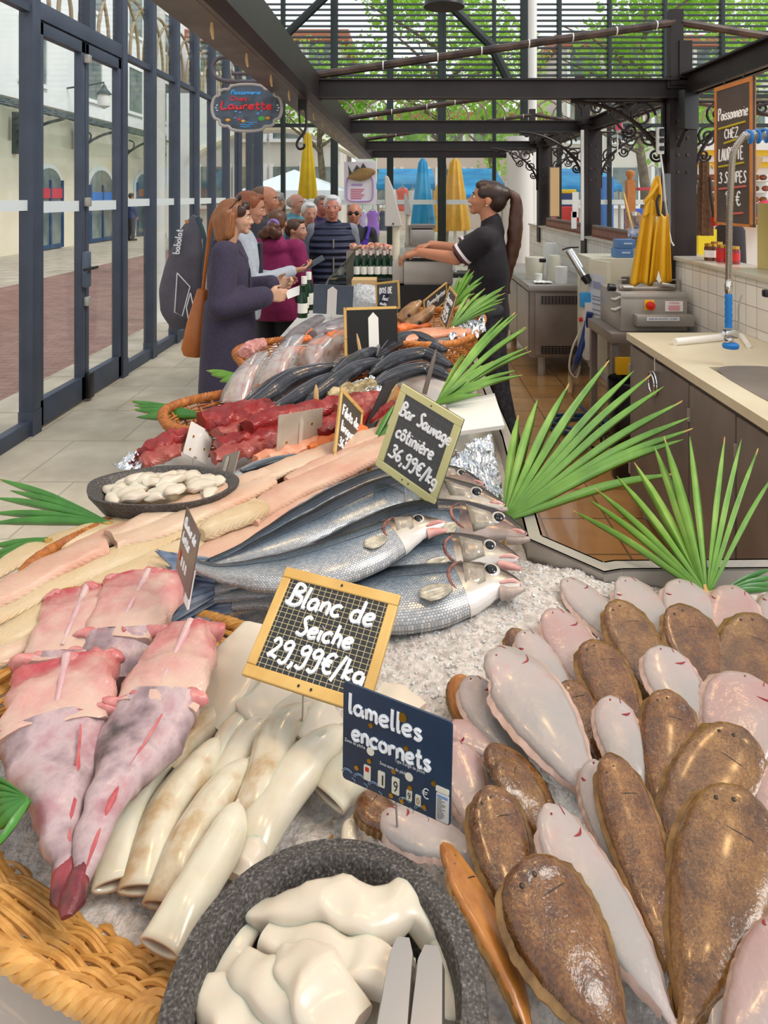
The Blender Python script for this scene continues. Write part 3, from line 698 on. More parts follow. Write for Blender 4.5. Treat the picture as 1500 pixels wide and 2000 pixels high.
squid('short squid tube with open end below the navy sign', [(760, 1470), (710, 1500), (665, 1530), (640, 1560)], 84, .915, .90, None, True)
squid('squid tip showing at the back of the stone bowl', [(688, 1598), (684, 1625), (682, 1660)], 34, .90, .89, None, False)
squid('bluish white squid piece beside the stone bowl', [(512, 1636), (490, 1670), (462, 1715)], 60, .905, .90, CF.mat, False)
def sheet(mb, P, w, th, e=4, seed=0, wav=.0, n=20):
    k = len(P)-1
    P = catmull(P, n); ww = [interp([(i/k, w[i]) for i in range(k+1)], i/n) for i in range(n+1)]
    mb.loft(P, UP, ww, [th]*(n+1), [th]*(n+1), e, 24, jit=wav, seed=seed)
def cuttle(label, pts, ws, zs, th=.006, group='cuttlefish whites in the wicker basket'):
    P = [on(x, y, z) for (x, y), z in zip(pts, zs)]; mb = MB(); sheet(mb, P, [w/F*p.y/2 for w, p in zip(ws, P)], th, 3, 1, .003)
    solo('cuttlefish_white', mb, CF.mat, label, 'cuttlefish', group)
cuttle('large cuttlefish white standing left of the wooden framed sign', [(500, 1225), (475, 1270), (440, 1340), (395, 1410)], [60, 110, 120, 90], [.95, .94, .92, .90], .008)
cuttle('cuttlefish white tucked under the lower edge of the wooden framed sign', [(470, 1330), (520, 1360), (560, 1420)], [80, 120, 90], [.915, .915, .90])
cuttle('cuttlefish white between the wooden framed and the navy sign', [(560, 1370), (610, 1400), (660, 1440)], [80, 110, 90], [.91, .915, .90])
cuttle('glistening cuttlefish piece behind the navy sign', [(740, 1350), (780, 1365), (820, 1390)], [40, 60, 50], [.91, .91, .905])

# ---- big stone bowl with cuttlefish sheets and tongs
ST = NT('dark_granite'); ST.col(ST.ramp(ST.noise(380, 4), [(.35, '#2a2624'), (.55, '#4a4643'), (.75, '#827e7a')])); ST.set(Roughness=.55); ST.bump(ST.noise(190, 3), .5, .002)
bc = Vector((-.063, .506, .885))
T = Thing('stone_bowl', 'large dark granite bowl of cuttlefish in the foreground', 'bowl', bc)
mb = MB(); mb.lathe([(.075, 0), (.10, .02), (.118, .06), (.124, .103), (.122, .109), (.104, .112), (.100, .106), (.098, .07), (.085, .04), (.04, .028), (0, .027)], bc, 56, 1, 1, lambda a, z: 1+.008*math.sin(3*a+1)+.006*noise.noise(Vector((math.cos(a)*3, math.sin(a)*3, z*20))))
T.part('bowl', mb, ST.mat)
BW = 'cuttlefish sheets in the big stone bowl'
def bsheet(label, pts, ws, th=.0075, seed=0):
    """pts: photo pixel + height above the bowl foot"""
    P = [on(x, y, .885+z) for x, y, z in pts]; mb = MB(); sheet(mb, P, [w/F*p.y/2 for w, p in zip(ws, P)], th, 3.2, seed, .0055, 26)
    solo('cuttlefish_sheet', mb, CF.mat, label, 'cuttlefish', BW)
mb = MB(); mb.lathe([(.0, .075), (.05, .074), (.08, .066), (.092, .05), (.094, .04), (.0, .04)], bc, 40, 1, 1, lambda a, z: 1+.03*math.sin(4*a)+.02*math.sin(7*a+2))
solo('cuttlefish_sheet', mb, CF.mat, 'rounded cuttlefish mass at the bottom of the stone bowl', 'cuttlefish', BW)
bsheet('cuttlefish sheet draped along the back of the stone bowl', [(500, 1745, .075), (600, 1728, .085), (720, 1745, .085), (820, 1752, .08)], [40, 60, 60, 36], .006, 2)
bsheet('thick folded cuttlefish roll across the middle of the bowl', [(500, 1790, .085), (580, 1785, .098), (640, 1760, .105), (720, 1790, .102), (800, 1770, .098), (860, 1830, .085)], [50, 62, 84, 92, 88, 60], .012, 5)
bsheet('cuttlefish sheet curving down the left inside of the bowl', [(560, 1740, .082), (480, 1800, .082), (440, 1880, .08), (440, 1960, .08)], [50, 70, 80, 80], .007, 8)
bsheet('cuttlefish flap lying across under the tongs', [(520, 1845, .088), (620, 1862, .098), (720, 1890, .098), (800, 1930, .094)], [50, 72, 90, 70], .009, 11)
bsheet('pointed cuttlefish fold in the centre front of the bowl', [(545, 1880, .095), (600, 1900, .108), (640, 1960, .106), (680, 2030, .10)], [34, 100, 120, 120], .009, 14)
bsheet('cuttlefish sheet at the right inside of the bowl', [(820, 1770, .09), (865, 1830, .088), (880, 1910, .086), (875, 2000, .086)], [50, 66, 70, 70], .008, 17)
bsheet('cuttlefish sheet with a square cut corner at lower left', [(385, 1930, .085), (430, 1960, .088), (480, 2010, .088), (520, 2060, .086)], [40, 90, 110, 110], .008, 20)
bsheet('rumpled cuttlefish sheet in front between fold and left edge', [(470, 1900, .088), (530, 1930, .096), (590, 1990, .096), (610, 2060, .09)], [60, 90, 100, 90], .009, 23)
T = Thing('tongs', 'flat stainless serving tongs resting on the cuttlefish', 'tongs', on(790, 1930, 1.0))
for (a, b, w0, w1) in (((788, 1830), (757, 2075), 42, 66), ((842, 1846), (828, 2075), 46, 70)):
    P0, P1 = on(a[0], a[1], 1.005), on(b[0], b[1], 1.02); t = (P1-P0).normalized(); sd = t.cross(UP).normalized()
    x0 = w0/F*P0.y/2; x1 = w1/F*P1.y/2; mb = MB(); c_ = .3
    mb.slab(P0-sd*x0*.55, P0+sd*x0*.55, P0+t*.012+sd*x0, P0+t*.012-sd*x0, .002)
    mb.slab(P0+t*.012-sd*x0, P0+t*.012+sd*x0, P1+sd*x1, P1-sd*x1, .002)
    q0 = P0+t*.012+sd*x0; q1 = P1+sd*x1
    mb.slab(q0, q0-UP*.007+sd*.002, q1-UP*.007+sd*.002, q1, .0015); q0 = P0+t*.012-sd*x0; q1 = P1-sd*x1; mb.slab(q0-UP*.007-sd*.002, q0, q1, q1-UP*.007-sd*.002, .0015)
    T.part('blade', mb, pm('tong_steel', '#b9b4ae', .28, .9), smooth=False)

# ---- monkfish tails
MF = NT('monkfish_flesh'); v = MF.noise(9, 5); c0 = MF.ramp(v, [(.28, '#b85a5c'), (.4, '#c88e88'), (.52, '#cdaa9c'), (.7, '#d0b8a4')]); uq = MF.n('ShaderNodeSeparateXYZ'); MF.l(MF.co('UV'), uq.inputs[0]); aq = MF.n('ShaderNodeMath', operation='MULTIPLY_ADD'); aq.inputs[1].default_value = .09; MF.l(MF.noise(26, 4), aq.inputs[0]); MF.l(uq.outputs[0], aq.inputs[2])
MF.col(MF.mix(MF.ramp(aq.outputs[0], [(.045, '#ffffff'), (.085, '#000000')]), c0, '#b03c44')); MF.set(Roughness=.22, Subsurface_Weight=.2, Subsurface_Scale=.006, Coat_Weight=.4, Coat_Roughness=.1)
wv = MF.n('ShaderNodeTexWave'); wv.inputs['Scale'].default_value = 130; wv.inputs['Distortion'].default_value = 4; wv.inputs['Detail'].default_value = 2; MF.l(MF.co('Object'), wv.inputs[0]); MF.bump(wv.outputs[1], .08, .001); MF.bump(MF.noise(30, 3), .4, .005)
def fibre(m, sc, ang, st=.3):
    mp = m.n('ShaderNodeMapping'); mp.inputs['Rotation'].default_value = (0, 0, ang); m.l(m.co('UV'), mp.inputs[0])
    w = m.n('ShaderNodeTexWave'); w.inputs['Scale'].default_value = sc; w.inputs['Distortion'].default_value = 1.5; w.inputs['Detail'].default_value = 2; m.l(mp.outputs[0], w.inputs[0]); m.bump(w.outputs[1], st, .0015)
    src = m.b.inputs['Base Color'].links[0].from_socket; m.col(m.mix(.25, src, m.ramp(w.outputs[1], [(.1, '#d0bcae'), (.7, '#ffffff')]), 'MULTIPLY'))
fibre(MF, 70, .25, .22)
MS = NT('monkfish_skin'); MS.col(MS.ramp(MS.noise(17, 6), [(.32, '#4c4040'), (.42, '#8a7478'), (.56, '#b8a2a4'), (.7, '#a4727a')])); MS.set(Roughness=.28, Subsurface_Weight=.2, Subsurface_Scale=.008); MS.bump(MS.noise(45, 4), .5, .004)
MD = pm('monkfish_tail_dark', '#4a2026', .3, 0, '#8e3a42', 30, .4, 60, .004); MR = pm('monkfish_red_edge', '#a83a44', .25, 0, '#c47070', 30, .3, 60, .003, .3)
MB_ = pm('monkfish_backbone', '#c49ca0', .25, 0, '#ceb4b0', 30, .3, 80, .002, .4); MP = pm('monkfish_pink', '#cc908a', .25, 0, '#b86064', 40, .4, 70, .004, .4)
def monk(label, top, bot, w0, w1, z=.925, skin=None, tail=None, th=.022, seed=0):
    """fleshy slab from its cut end (top) to its lower end, then skin, then tail"""
    P = catmull([on(*top, z+.012), on((top[0]+bot[0])/2, (top[1]+bot[1])/2, z+.012), on(*bot, z)], 14)
    T = Thing('monkfish_tail', label, 'fish', P[7]-UP*th, 'monkfish tails in the wicker basket')
    W = [lerp(w0, w1, i/14)/F*p.y/2 for i, p in enumerate(P)]
    mb = MB(); mb.loft(P, UP, W, [th*.8]*15, [th]*15, 2.6, 24, jit=.008, seed=seed); T.part('flesh', mb, MF.mat)
    mb = MB(); mb.tube([p+UP*(th*.74) for p in P[0:13]], [.0062*(1-.6*i/13) for i in range(13)], 8); T.part('backbone', mb, MB_)
    mb = MB(); t = (P[0]-P[1]).normalized(); sd = t.cross(UP).normalized()
    for k, o in enumerate((-.75, -.25, .1, .5, .85)): mb = MB(); mb.ball(P[0]+sd*o*W[0]+UP*(.004+.006*(k == 2)), (.018, .013, .012), None, 10, 7); mb.v = [v+noise.noise_vector(v*60)*.006 for v in mb.v]; T.part('cut_lump', mb, MP)
    mb = MB()
    for o in (-.8, -.35, .05, .4, .8): mb = MB(); mb.ball(P[13]+sd*o*W[13]+UP*.008, (.022, .007, .010), None, 12, 7); mb.v = [v+noise.noise_vector(v*50)*.008 for v in mb.v]; T.part('cut_edge', mb, MP)
    if skin:
        Q = catmull([P[12]]+[on(x, y, zz) for x, y, w, zz in skin], 18)
        ws = [W[12]*.96]+[w/F*on(x, y, zz).y/2 for x, y, w, zz in skin]; kk = len(ws)-1
        wz = [interp([(i/kk, ws[i]) for i in range(kk+1)], i/18) for i in range(19)]
        mb = MB(); mb.loft(Q, UP, wz, [min(x*.75, .022) for x in wz], [min(x*.6, .02) for x in wz], 2.3, 20, jit=.005, seed=seed+3); T.part('skin', mb, MS.mat)
        if tail:
            mb = MB(); mb.tube([Q[i]+(Q[i]-Q[i-1]).cross(UP).normalized()*wz[i]*.55*tail+UP*wz[i]*.55 for i in range(4, 19)], [.001+.003*math.sin(i/14*PI)*(.6+.4*math.sin(i*1.7)) for i in range(15)], 7); T.part('red_seam', mb, MR)
            e_ = Q[-1]; t = (Q[-1]-Q[-3]).normalized(); sd = t.cross(UP).normalized(); mb = MB()
            mb.loft([e_-t*.012, e_+t*.008, e_+t*.022, e_+t*.036], UP, [wz[-1]*.9, wz[-1]*1.0, wz[-1]*1.15, wz[-1]*.6], [.007, .008, .006, .003], None, 2, 14, jit=.007, seed=seed+9); T.part('tail_stump', mb, MD)
monk('monkfish piece farthest left at the back, blood red top corner', (170, 1165), (110, 1310), 150, 150, .93, [(100, 1340, 140, .915), (85, 1385, 120, .90)], None, .022, 1)
monk('monkfish piece at the back right, grey skin band below', (290, 1135), (225, 1260), 165, 150, .945, [(225, 1290, 160, .93), (215, 1345, 170, .915)], None, .022, 2)
monk('front left monkfish tail, wide flesh and narrow dark end', (130, 1310), (105, 1435), 190, 205, .945, [(110, 1470, 165, .94), (120, 1570, 120, .94), (118, 1650, 70, .94), (125, 1710, 40, .94)], -.9, .026, 3)
monk('front right monkfish tail with a white backbone and red seam', (372, 1240), (300, 1395), 110, 185, .95, [(280, 1440, 170, .945), (215, 1555, 105, .945), (180, 1640, 70, .945), (155, 1720, 42, .945)], -.8, .026, 4)

# ---- long pale fillets
FL = NT('pale_fillet'); c1 = FL.ramp(FL.noise(5, 4), [(.32, '#d0a488'), (.5, '#d6baa2'), (.68, '#dac9ac')]); FL.col(c1); FL.set(Roughness=.25, Subsurface_Weight=.35, Subsurface_Scale=.012)
fibre(FL, 26, .35, .45); FL.bump(FL.noise(22, 3), .45, .006)
FP = NT('pink_fillet'); FP.col(FP.ramp(FP.noise(6, 4), [(.35, '#cc9c86'), (.55, '#d4b19b'), (.7, '#d8c2a8')])); FP.set(Roughness=.25, Subsurface_Weight=.35, Subsurface_Scale=.012); fibre(FP, 26, .35, .4); FP.bump(FP.noise(22, 3), .4, .006)
FY = NT('cream_fillet'); FY.col(FY.ramp(FY.noise(6, 4), [(.35, '#d0b68c'), (.65, '#dacaaa')])); FY.set(Roughness=.25, Subsurface_Weight=.35, Subsurface_Scale=.012); fibre(FY, 28, -.35, .5); FY.bump(FY.noise(22, 3), .4, .006)
def fillet(label, pts, wpx, zs, mat, th=.010, name='fish_fillet', cat='fillet', group='long pale fillets', e=2.9, blunt=.8, jit=.003, tb=.35):
    n = 24; k = len(pts)-1; P = catmull([on(x, y, lerp(zs[0], zs[1], i/k)) for i, (x, y) in enumerate(pts)], n)
    W = wpx/F*P[n//2].y/2*1.3
    f = [interp([(0, tb), (.05, .65), (.2, .95), (.5, 1), (.85, .96), (.96, blunt), (1, blunt*.8)], i/n) for i in range(n+1)]
    mb = MB(); mb.loft(P, UP, [W*x for x in f], [th*(.4+.6*x) for x in f], [th*.6]*(n+1), e, 20, jit=jit, seed=len(label))
    return solo(name, mb, mat, label, cat, group)
G = M
fillet('pale fillet along the outer left edge of the basket', [(-30, 1135), (60, 1080), (190, 1035), (330, 985), (450, 945)], 52, (.925, .945), FY.mat)
fillet('pinkish fillet second from the outer edge, rough surface', [(-30, 1165), (90, 1110), (200, 1055), (340, 1000), (480, 950)], 48, (.93, .95), FP.mat)
fillet('thick fillet with a square cut end lying on top at left', [(-40, 1195), (60, 1135), (140, 1095), (205, 1068)], 62, (.945, .955), FP.mat, .016, blunt=.9)
fillet('fillet with cut end just right of the thick square one', [(215, 1052), (300, 1015), (400, 975), (520, 925)], 42, (.95, .96), FL.mat, .014, tb=.8)
fillet('fillet of smooth white flesh in the middle of the pile', [(225, 1065), (320, 1035), (420, 990), (530, 940)], 50, (.95, .96), FL.mat, .014, tb=.8)
fillet('long cream fillet beneath the thick square one', [(-40, 1225), (90, 1150), (240, 1085), (380, 1020), (500, 980)], 58, (.94, .95), FY.mat)
fillet('broad cream fillet next to the monkfish', [(-30, 1265), (100, 1200), (240, 1130), (400, 1060), (500, 1010)], 72, (.93, .95), FY.mat)
fillet('nearest cream fillet above the monkfish, frayed pink edge', [(-30, 1300), (60, 1245), (200, 1180), (330, 1115), (420, 1065)], 66, (.925, .94), FL.mat)
fillet('pink fillet tapering behind the sea bass', [(370, 1110), (450, 1060), (540, 1010), (640, 960)], 62, (.945, .955), FP.mat)
fillet('small knobbly chunk of fillet on top of the pile', [(395, 1045), (440, 1022), (480, 1010), (515, 990)], 42, (.965, .97), FY.mat, .018)
fillet('fillet with a blunt pink end against the sea bass', [(478, 1022), (560, 965), (650, 925), (760, 870)], 52, (.96, .97), FP.mat, .015, tb=.85)
fillet('pale fillet in front of the lingue sign', [(500, 990), (590, 945), (680, 905), (780, 860)], 46, (.955, .965), FL.mat)
fillet('pale fillet running behind the steel tag', [(450, 958), (540, 920), (650, 878), (750, 840)], 44, (.955, .965), FL.mat)
fillet('amber fillet farthest back beside the lingue sign', [(560, 940), (640, 905), (740, 870), (810, 835)], 40, (.965, .97), FP.mat)
fillet('scrap of fillet against the oval stone dish', [(245, 1000), (275, 985), (292, 972)], 30, (.945, .95), FY.mat, .012)

# ---- sea bass
def bassmat(name, dark):
    m = NT(name); uv = m.n('ShaderNodeSeparateXYZ'); m.l(m.co('UV'), uv.inputs[0])
    nz_ = m.noise(12, 4); a = m.n('ShaderNodeMath', operation='MULTIPLY_ADD'); a.inputs[1].default_value = .22; m.l(nz_, a.inputs[0]); m.l(uv.outputs[1], a.inputs[2])
    base = m.ramp(a.outputs[0], [(.2, '#d0cecb'), (.45, '#bcbfc0'), (.6 if dark else .7, '#74838f'), (.76 if dark else .88, '#2a3846' if dark else '#52626c'), (1.0, '#14181e')])
    br = m.n('ShaderNodeTexBrick'); br.offset = .5; mp = m.n('ShaderNodeMapping'); mp.inputs['Scale'].default_value = (1, .16, 1); m.l(m.co('UV'), mp.inputs[0]); m.l(mp.outputs[0], br.inputs[0])
    br.inputs['Scale'].default_value = 1; br.inputs['Brick Width'].default_value = .0046; br.inputs['Row Height'].default_value = .0042; br.inputs['Mortar Size'].default_value = .00075; br.inputs['Mortar Smooth'].default_value = .8
    br.inputs['Color1'].default_value = lin('#ffffff'); br.inputs['Color2'].default_value = lin('#8ea6bc'); br.inputs['Mortar'].default_value = lin('#3a4048')
    m.col(m.mix(.6, base, br.outputs[0], 'MULTIPLY')); m.set(Roughness=.22, Metallic=.35, Specular_IOR_Level=.6)
    iv = m.n('ShaderNodeMath', operation='SUBTRACT'); iv.inputs[0].default_value = 1; m.l(br.outputs[1], iv.inputs[1]); m.bump(iv.outputs[0], .5, .0012)
    return m.mat
BD = bassmat('bass_scales_dark', True); BL = bassmat('bass_scales_light', False)
BH = NT('bass_head'); uvs = BH.n('ShaderNodeSeparateXYZ'); BH.l(BH.co('UV'), uvs.inputs[0]); a_ = BH.n('ShaderNodeMath', operation='MULTIPLY_ADD'); a_.inputs[1].default_value = .5; BH.l(BH.noise(30, 4), a_.inputs[0]); BH.l(uvs.outputs[1], a_.inputs[2])
BH.col(BH.ramp(a_.outputs[0], [(.3, '#d8d2cc'), (.6, '#bdb4a4'), (.85, '#7a6a5e'), (1.1, '#3a302e')])); BH.set(Roughness=.22, Metallic=.15); BH.bump(BH.noise(60, 3), .25, .002)
BHD = NT('bass_head_dark'); uvs = BHD.n('ShaderNodeSeparateXYZ'); BHD.l(BHD.co('UV'), uvs.inputs[0]); a_ = BHD.n('ShaderNodeMath', operation='MULTIPLY_ADD'); a_.inputs[1].default_value = .5; BHD.l(BHD.noise(30, 4), a_.inputs[0]); BHD.l(uvs.outputs[1], a_.inputs[2])
BHD.col(BHD.ramp(a_.outputs[0], [(.3, '#b8a8a0'), (.6, '#8a7468'), (.85, '#4a3a3a'), (1.1, '#241c20')])); BHD.set(Roughness=.22, Metallic=.1); BHD.bump(BHD.noise(60, 3), .25, .002)
GC = pm('gill_cover', '#b0a898', .22, .2, '#8a8074', 40); GR = pm('gill_red', '#5e3a34', .25, 0, '#a0685a', 60); FIN = pm('bass_fin', '#8a8f96', .35, .1, '#5c646e', 40); FINB = pm('bass_tail_fin', '#5f7088', .3, .2, '#8c94a0', 30, .3, 90)
PEC = pm('pectoral_fin', '#bcb4a0', .3, 0, '#8e8878', 60); LIP = pm('bass_lip', '#d8a8a0', .25, 0, '#b98078', 40); JAW = pm('bass_jaw', '#b4a49a', .25, 0, '#9a8a80', 40); RING = pm('eye_ring', '#cfcac0', .15, .3)
BPROF = [(0, .10), (.03, .26), (.08, .48), (.14, .68), (.21, .84), (.32, .98), (.42, 1), (.56, .9), (.7, .68), (.82, .44), (.91, .27), (1, .22)]
def bass(label, pts, hpx, z0, z1, dark=True, tilt=.45, openm=False, tail=True, hd=False, eye=True):
    """pts: snout -> tail root"""
    n = 40; k = len(pts)-1; P = catmull([on(x, y, lerp(z0, z1, i/k)) for i, (x, y) in enumerate(pts)], n)
    Lh = hpx/F*P[n//3].y/2; f = [interp(BPROF, i/n) for i in range(n+1)]
    T = Thing('sea_bass', label, 'fish', P[n//2]-UP*Lh*.45, 'whole sea bass')
    ax = (P[-1]-P[0]).normalized(); hs = ax.cross(UP).normalized()
    if hs.y < 0: hs = -hs
    dors = (hs*math.cos(tilt)+UP*math.sin(tilt)).normalized(); nrm = ax.cross(dors)
    if nrm.z < 0: nrm = -nrm
    # loft's 'side' = t x up must give dorsal on +x; uv v = 1 on the back
    flip = (ax.cross(nrm)).dot(dors) < 0
    def lf(i0, i1, mat, nm, grow=1.0):
        mb = MB(); Q = P[i0:i1+1]; w = [Lh*x*grow for x in f[i0:i1+1]]; h = [Lh*.46*x**.8*grow for x in f[i0:i1+1]]
        mb.loft(Q, nrm, w, h, None, 1.9, 24)
        if flip: mb.uv = [(u, 1-v) for u, v in mb.uv]
        L0 = sum((P[i]-P[i-1]).length for i in range(1, i0+1)); mb.uv = [(u+L0, v) for u, v in mb.uv]
        return T.part(nm, mb, mat)
    hi = int(.235*n)
    lf(hi-1, n, BD if dark else BL, 'body'); head = lf(0, hi, BHD.mat if hd else BH.mat, 'head', 1.02)
    def sf(i, k_, lift=0):
        w = Lh*f[i]; h = Lh*.46*f[i]**.8
        return P[i]+dors*k_*w+nrm*(h*max(0, 1-abs(k_)**1.9)**(1/1.9)+lift)
    mb = MB(); arc = catmull([sf(hi-1, .85), sf(hi+1, .35), sf(hi+1, -.2), sf(hi-1, -.75)], 14); mb.tube(arc, [.0006+.0026*math.sin(PI*i/14) for i in range(15)], 8); T.part('gill_opening', mb, GR)
    mb = MB(); Q = [sf(i, kk*(1-.12*abs(i-hi+1)), .0010) for i in range(hi-4, hi) for kk in (.62, .2, -.2, -.62)]
    mb.add(Q, [(r*4+c_, r*4+c_+1, r*4+c_+5, r*4+c_+4) for r in range(3) for c_ in range(3)]); T.part('gill_cover', mb, GC, solid=.002)
    if eye:
        ei = max(2, int(.105*n)); ec = sf(ei, .24, -.003); er = Lh*.205
        R = nrm.to_track_quat('Z', 'Y').to_matrix()
        mb = MB(); mb.ball(ec, (er*1.25, er*1.25, er*.5), R, 18, 10); e_ = T.part('eye', mb, RING)
        mb = MB(); mb.ball(ec+nrm*er*.16, (er*.92, er*.92, er*.48), R, 18, 10); T.part('pupil', mb, EYE, parent=e_)
    mb = MB(); mb.tube([P[0]-ax*Lh*.02+dors*Lh*.02, sf(1, -.15), sf(2, -.35), sf(3, -.5)], [.003, .0042, .004, .002], 8); T.part('mouth', mb, LIP)
    mb = MB(); d0 = -ax-dors*(.9 if openm else .35); d0.normalize(); j = P[3]-dors*Lh*.35
    mb.loft([j, j.lerp(P[1]-dors*Lh*.3, .6), P[0]-dors*Lh*(.34 if openm else .14)-ax*Lh*(.0 if openm else .06)], nrm, [Lh*.2, Lh*.15, Lh*.07], [Lh*.2, Lh*.14, Lh*.05], None, 2, 12); T.part('lower_jaw', mb, LIP if openm else JAW)
    mb = MB(); i0 = hi+1; r = sf(i0, -.35, .001); d1 = (ax*.9-dors*.45+nrm*.12).normalized(); s1 = d1.cross(nrm).normalized(); ln = Lh*.95
    mb.grid(lambda u, v: r+d1*ln*v*(1-.2*abs(2*u-1))+s1*(2*u-1)*(.15+.35*math.sin(min(1, v*1.2)*PI*.6))*ln*.55+nrm*(.002+.004*v+.0008*math.sin(u*30)), 12, 6); T.part('pectoral_fin', mb, PEC, solid=.0012)
    mb = MB(); V = []; ids = list(range(int(.36*n), int(.86*n)))
    for q, i in enumerate(ids):
        hgt = Lh*.22*math.sin(PI*(q+.5)/len(ids))*(1 if q % 2 else .8); a = P[i]+dors*Lh*f[i]*.97; b = a+(dors*.5+ax*.85).normalized()*hgt; V += [a+nrm*.001, b+nrm*.0005, b-nrm*.0005, a-nrm*.001]
    mb.add(V, [(4*i+k_, 4*i+(k_+1) % 4, 4*i+4+(k_+1) % 4, 4*i+4+k_) for i in range(len(ids)-1) for k_ in range(4)]); T.part('dorsal_fin', mb, FIN)
    mb = MB(); mb.tube([sf(i, .3-.25*abs(i/n-.5), .0002) for i in range(hi+1, n)], .0008, 5); T.part('lateral_line', mb, pm('lateral_dark', '#4a5058', .4))
    if tail:
        mb = MB(); e_ = P[-1]; ln = Lh*1.35
        mb.grid(lambda u, v: e_-ax*Lh*.1+ax*ln*v*(.62+.55*abs(2*u-1)**1.2)+dors*(2*u-1)*(Lh*.2+Lh*.75*v)+nrm*.0015*math.sin(u*40), 16, 7); T.part('tail_fin', mb, FINB, solid=.002)
bass('sea bass farthest back, dark head behind the pale framed sign', [(945, 948), (880, 932), (760, 945), (600, 1010), (470, 1075), (410, 1100)], 78, .99, .95, True, .5, hd=True)
bass('sea bass whose head shows just under the pale framed sign', [(985, 988), (910, 975), (780, 975), (620, 1035), (480, 1085), (400, 1110)], 108, .985, .945, True, .5)
bass('dark headed sea bass with a big cloudy eye', [(1028, 1045), (950, 1025), (820, 1030), (650, 1090), (500, 1130), (420, 1150)], 118, .965, .935, True, .5, hd=True)
bass('sea bass with gaping mouth, second from the front', [(1012, 1092), (950, 1082), (830, 1095), (660, 1130), (500, 1155), (420, 1165)], 116, .95, .925, False, .5, openm=True)
bass('silver sea bass lifted on top, mouth open towards the right', [(868, 1022), (800, 1035), (700, 1080), (580, 1115), (450, 1120), (380, 1105)], 112, .998, .965, False, .3, openm=True)
bass('frontmost silver sea bass lying on the ice, white belly', [(1016, 1142), (950, 1138), (820, 1165), (660, 1175), (520, 1172), (455, 1180)], 150, .94, .915, False, .25)
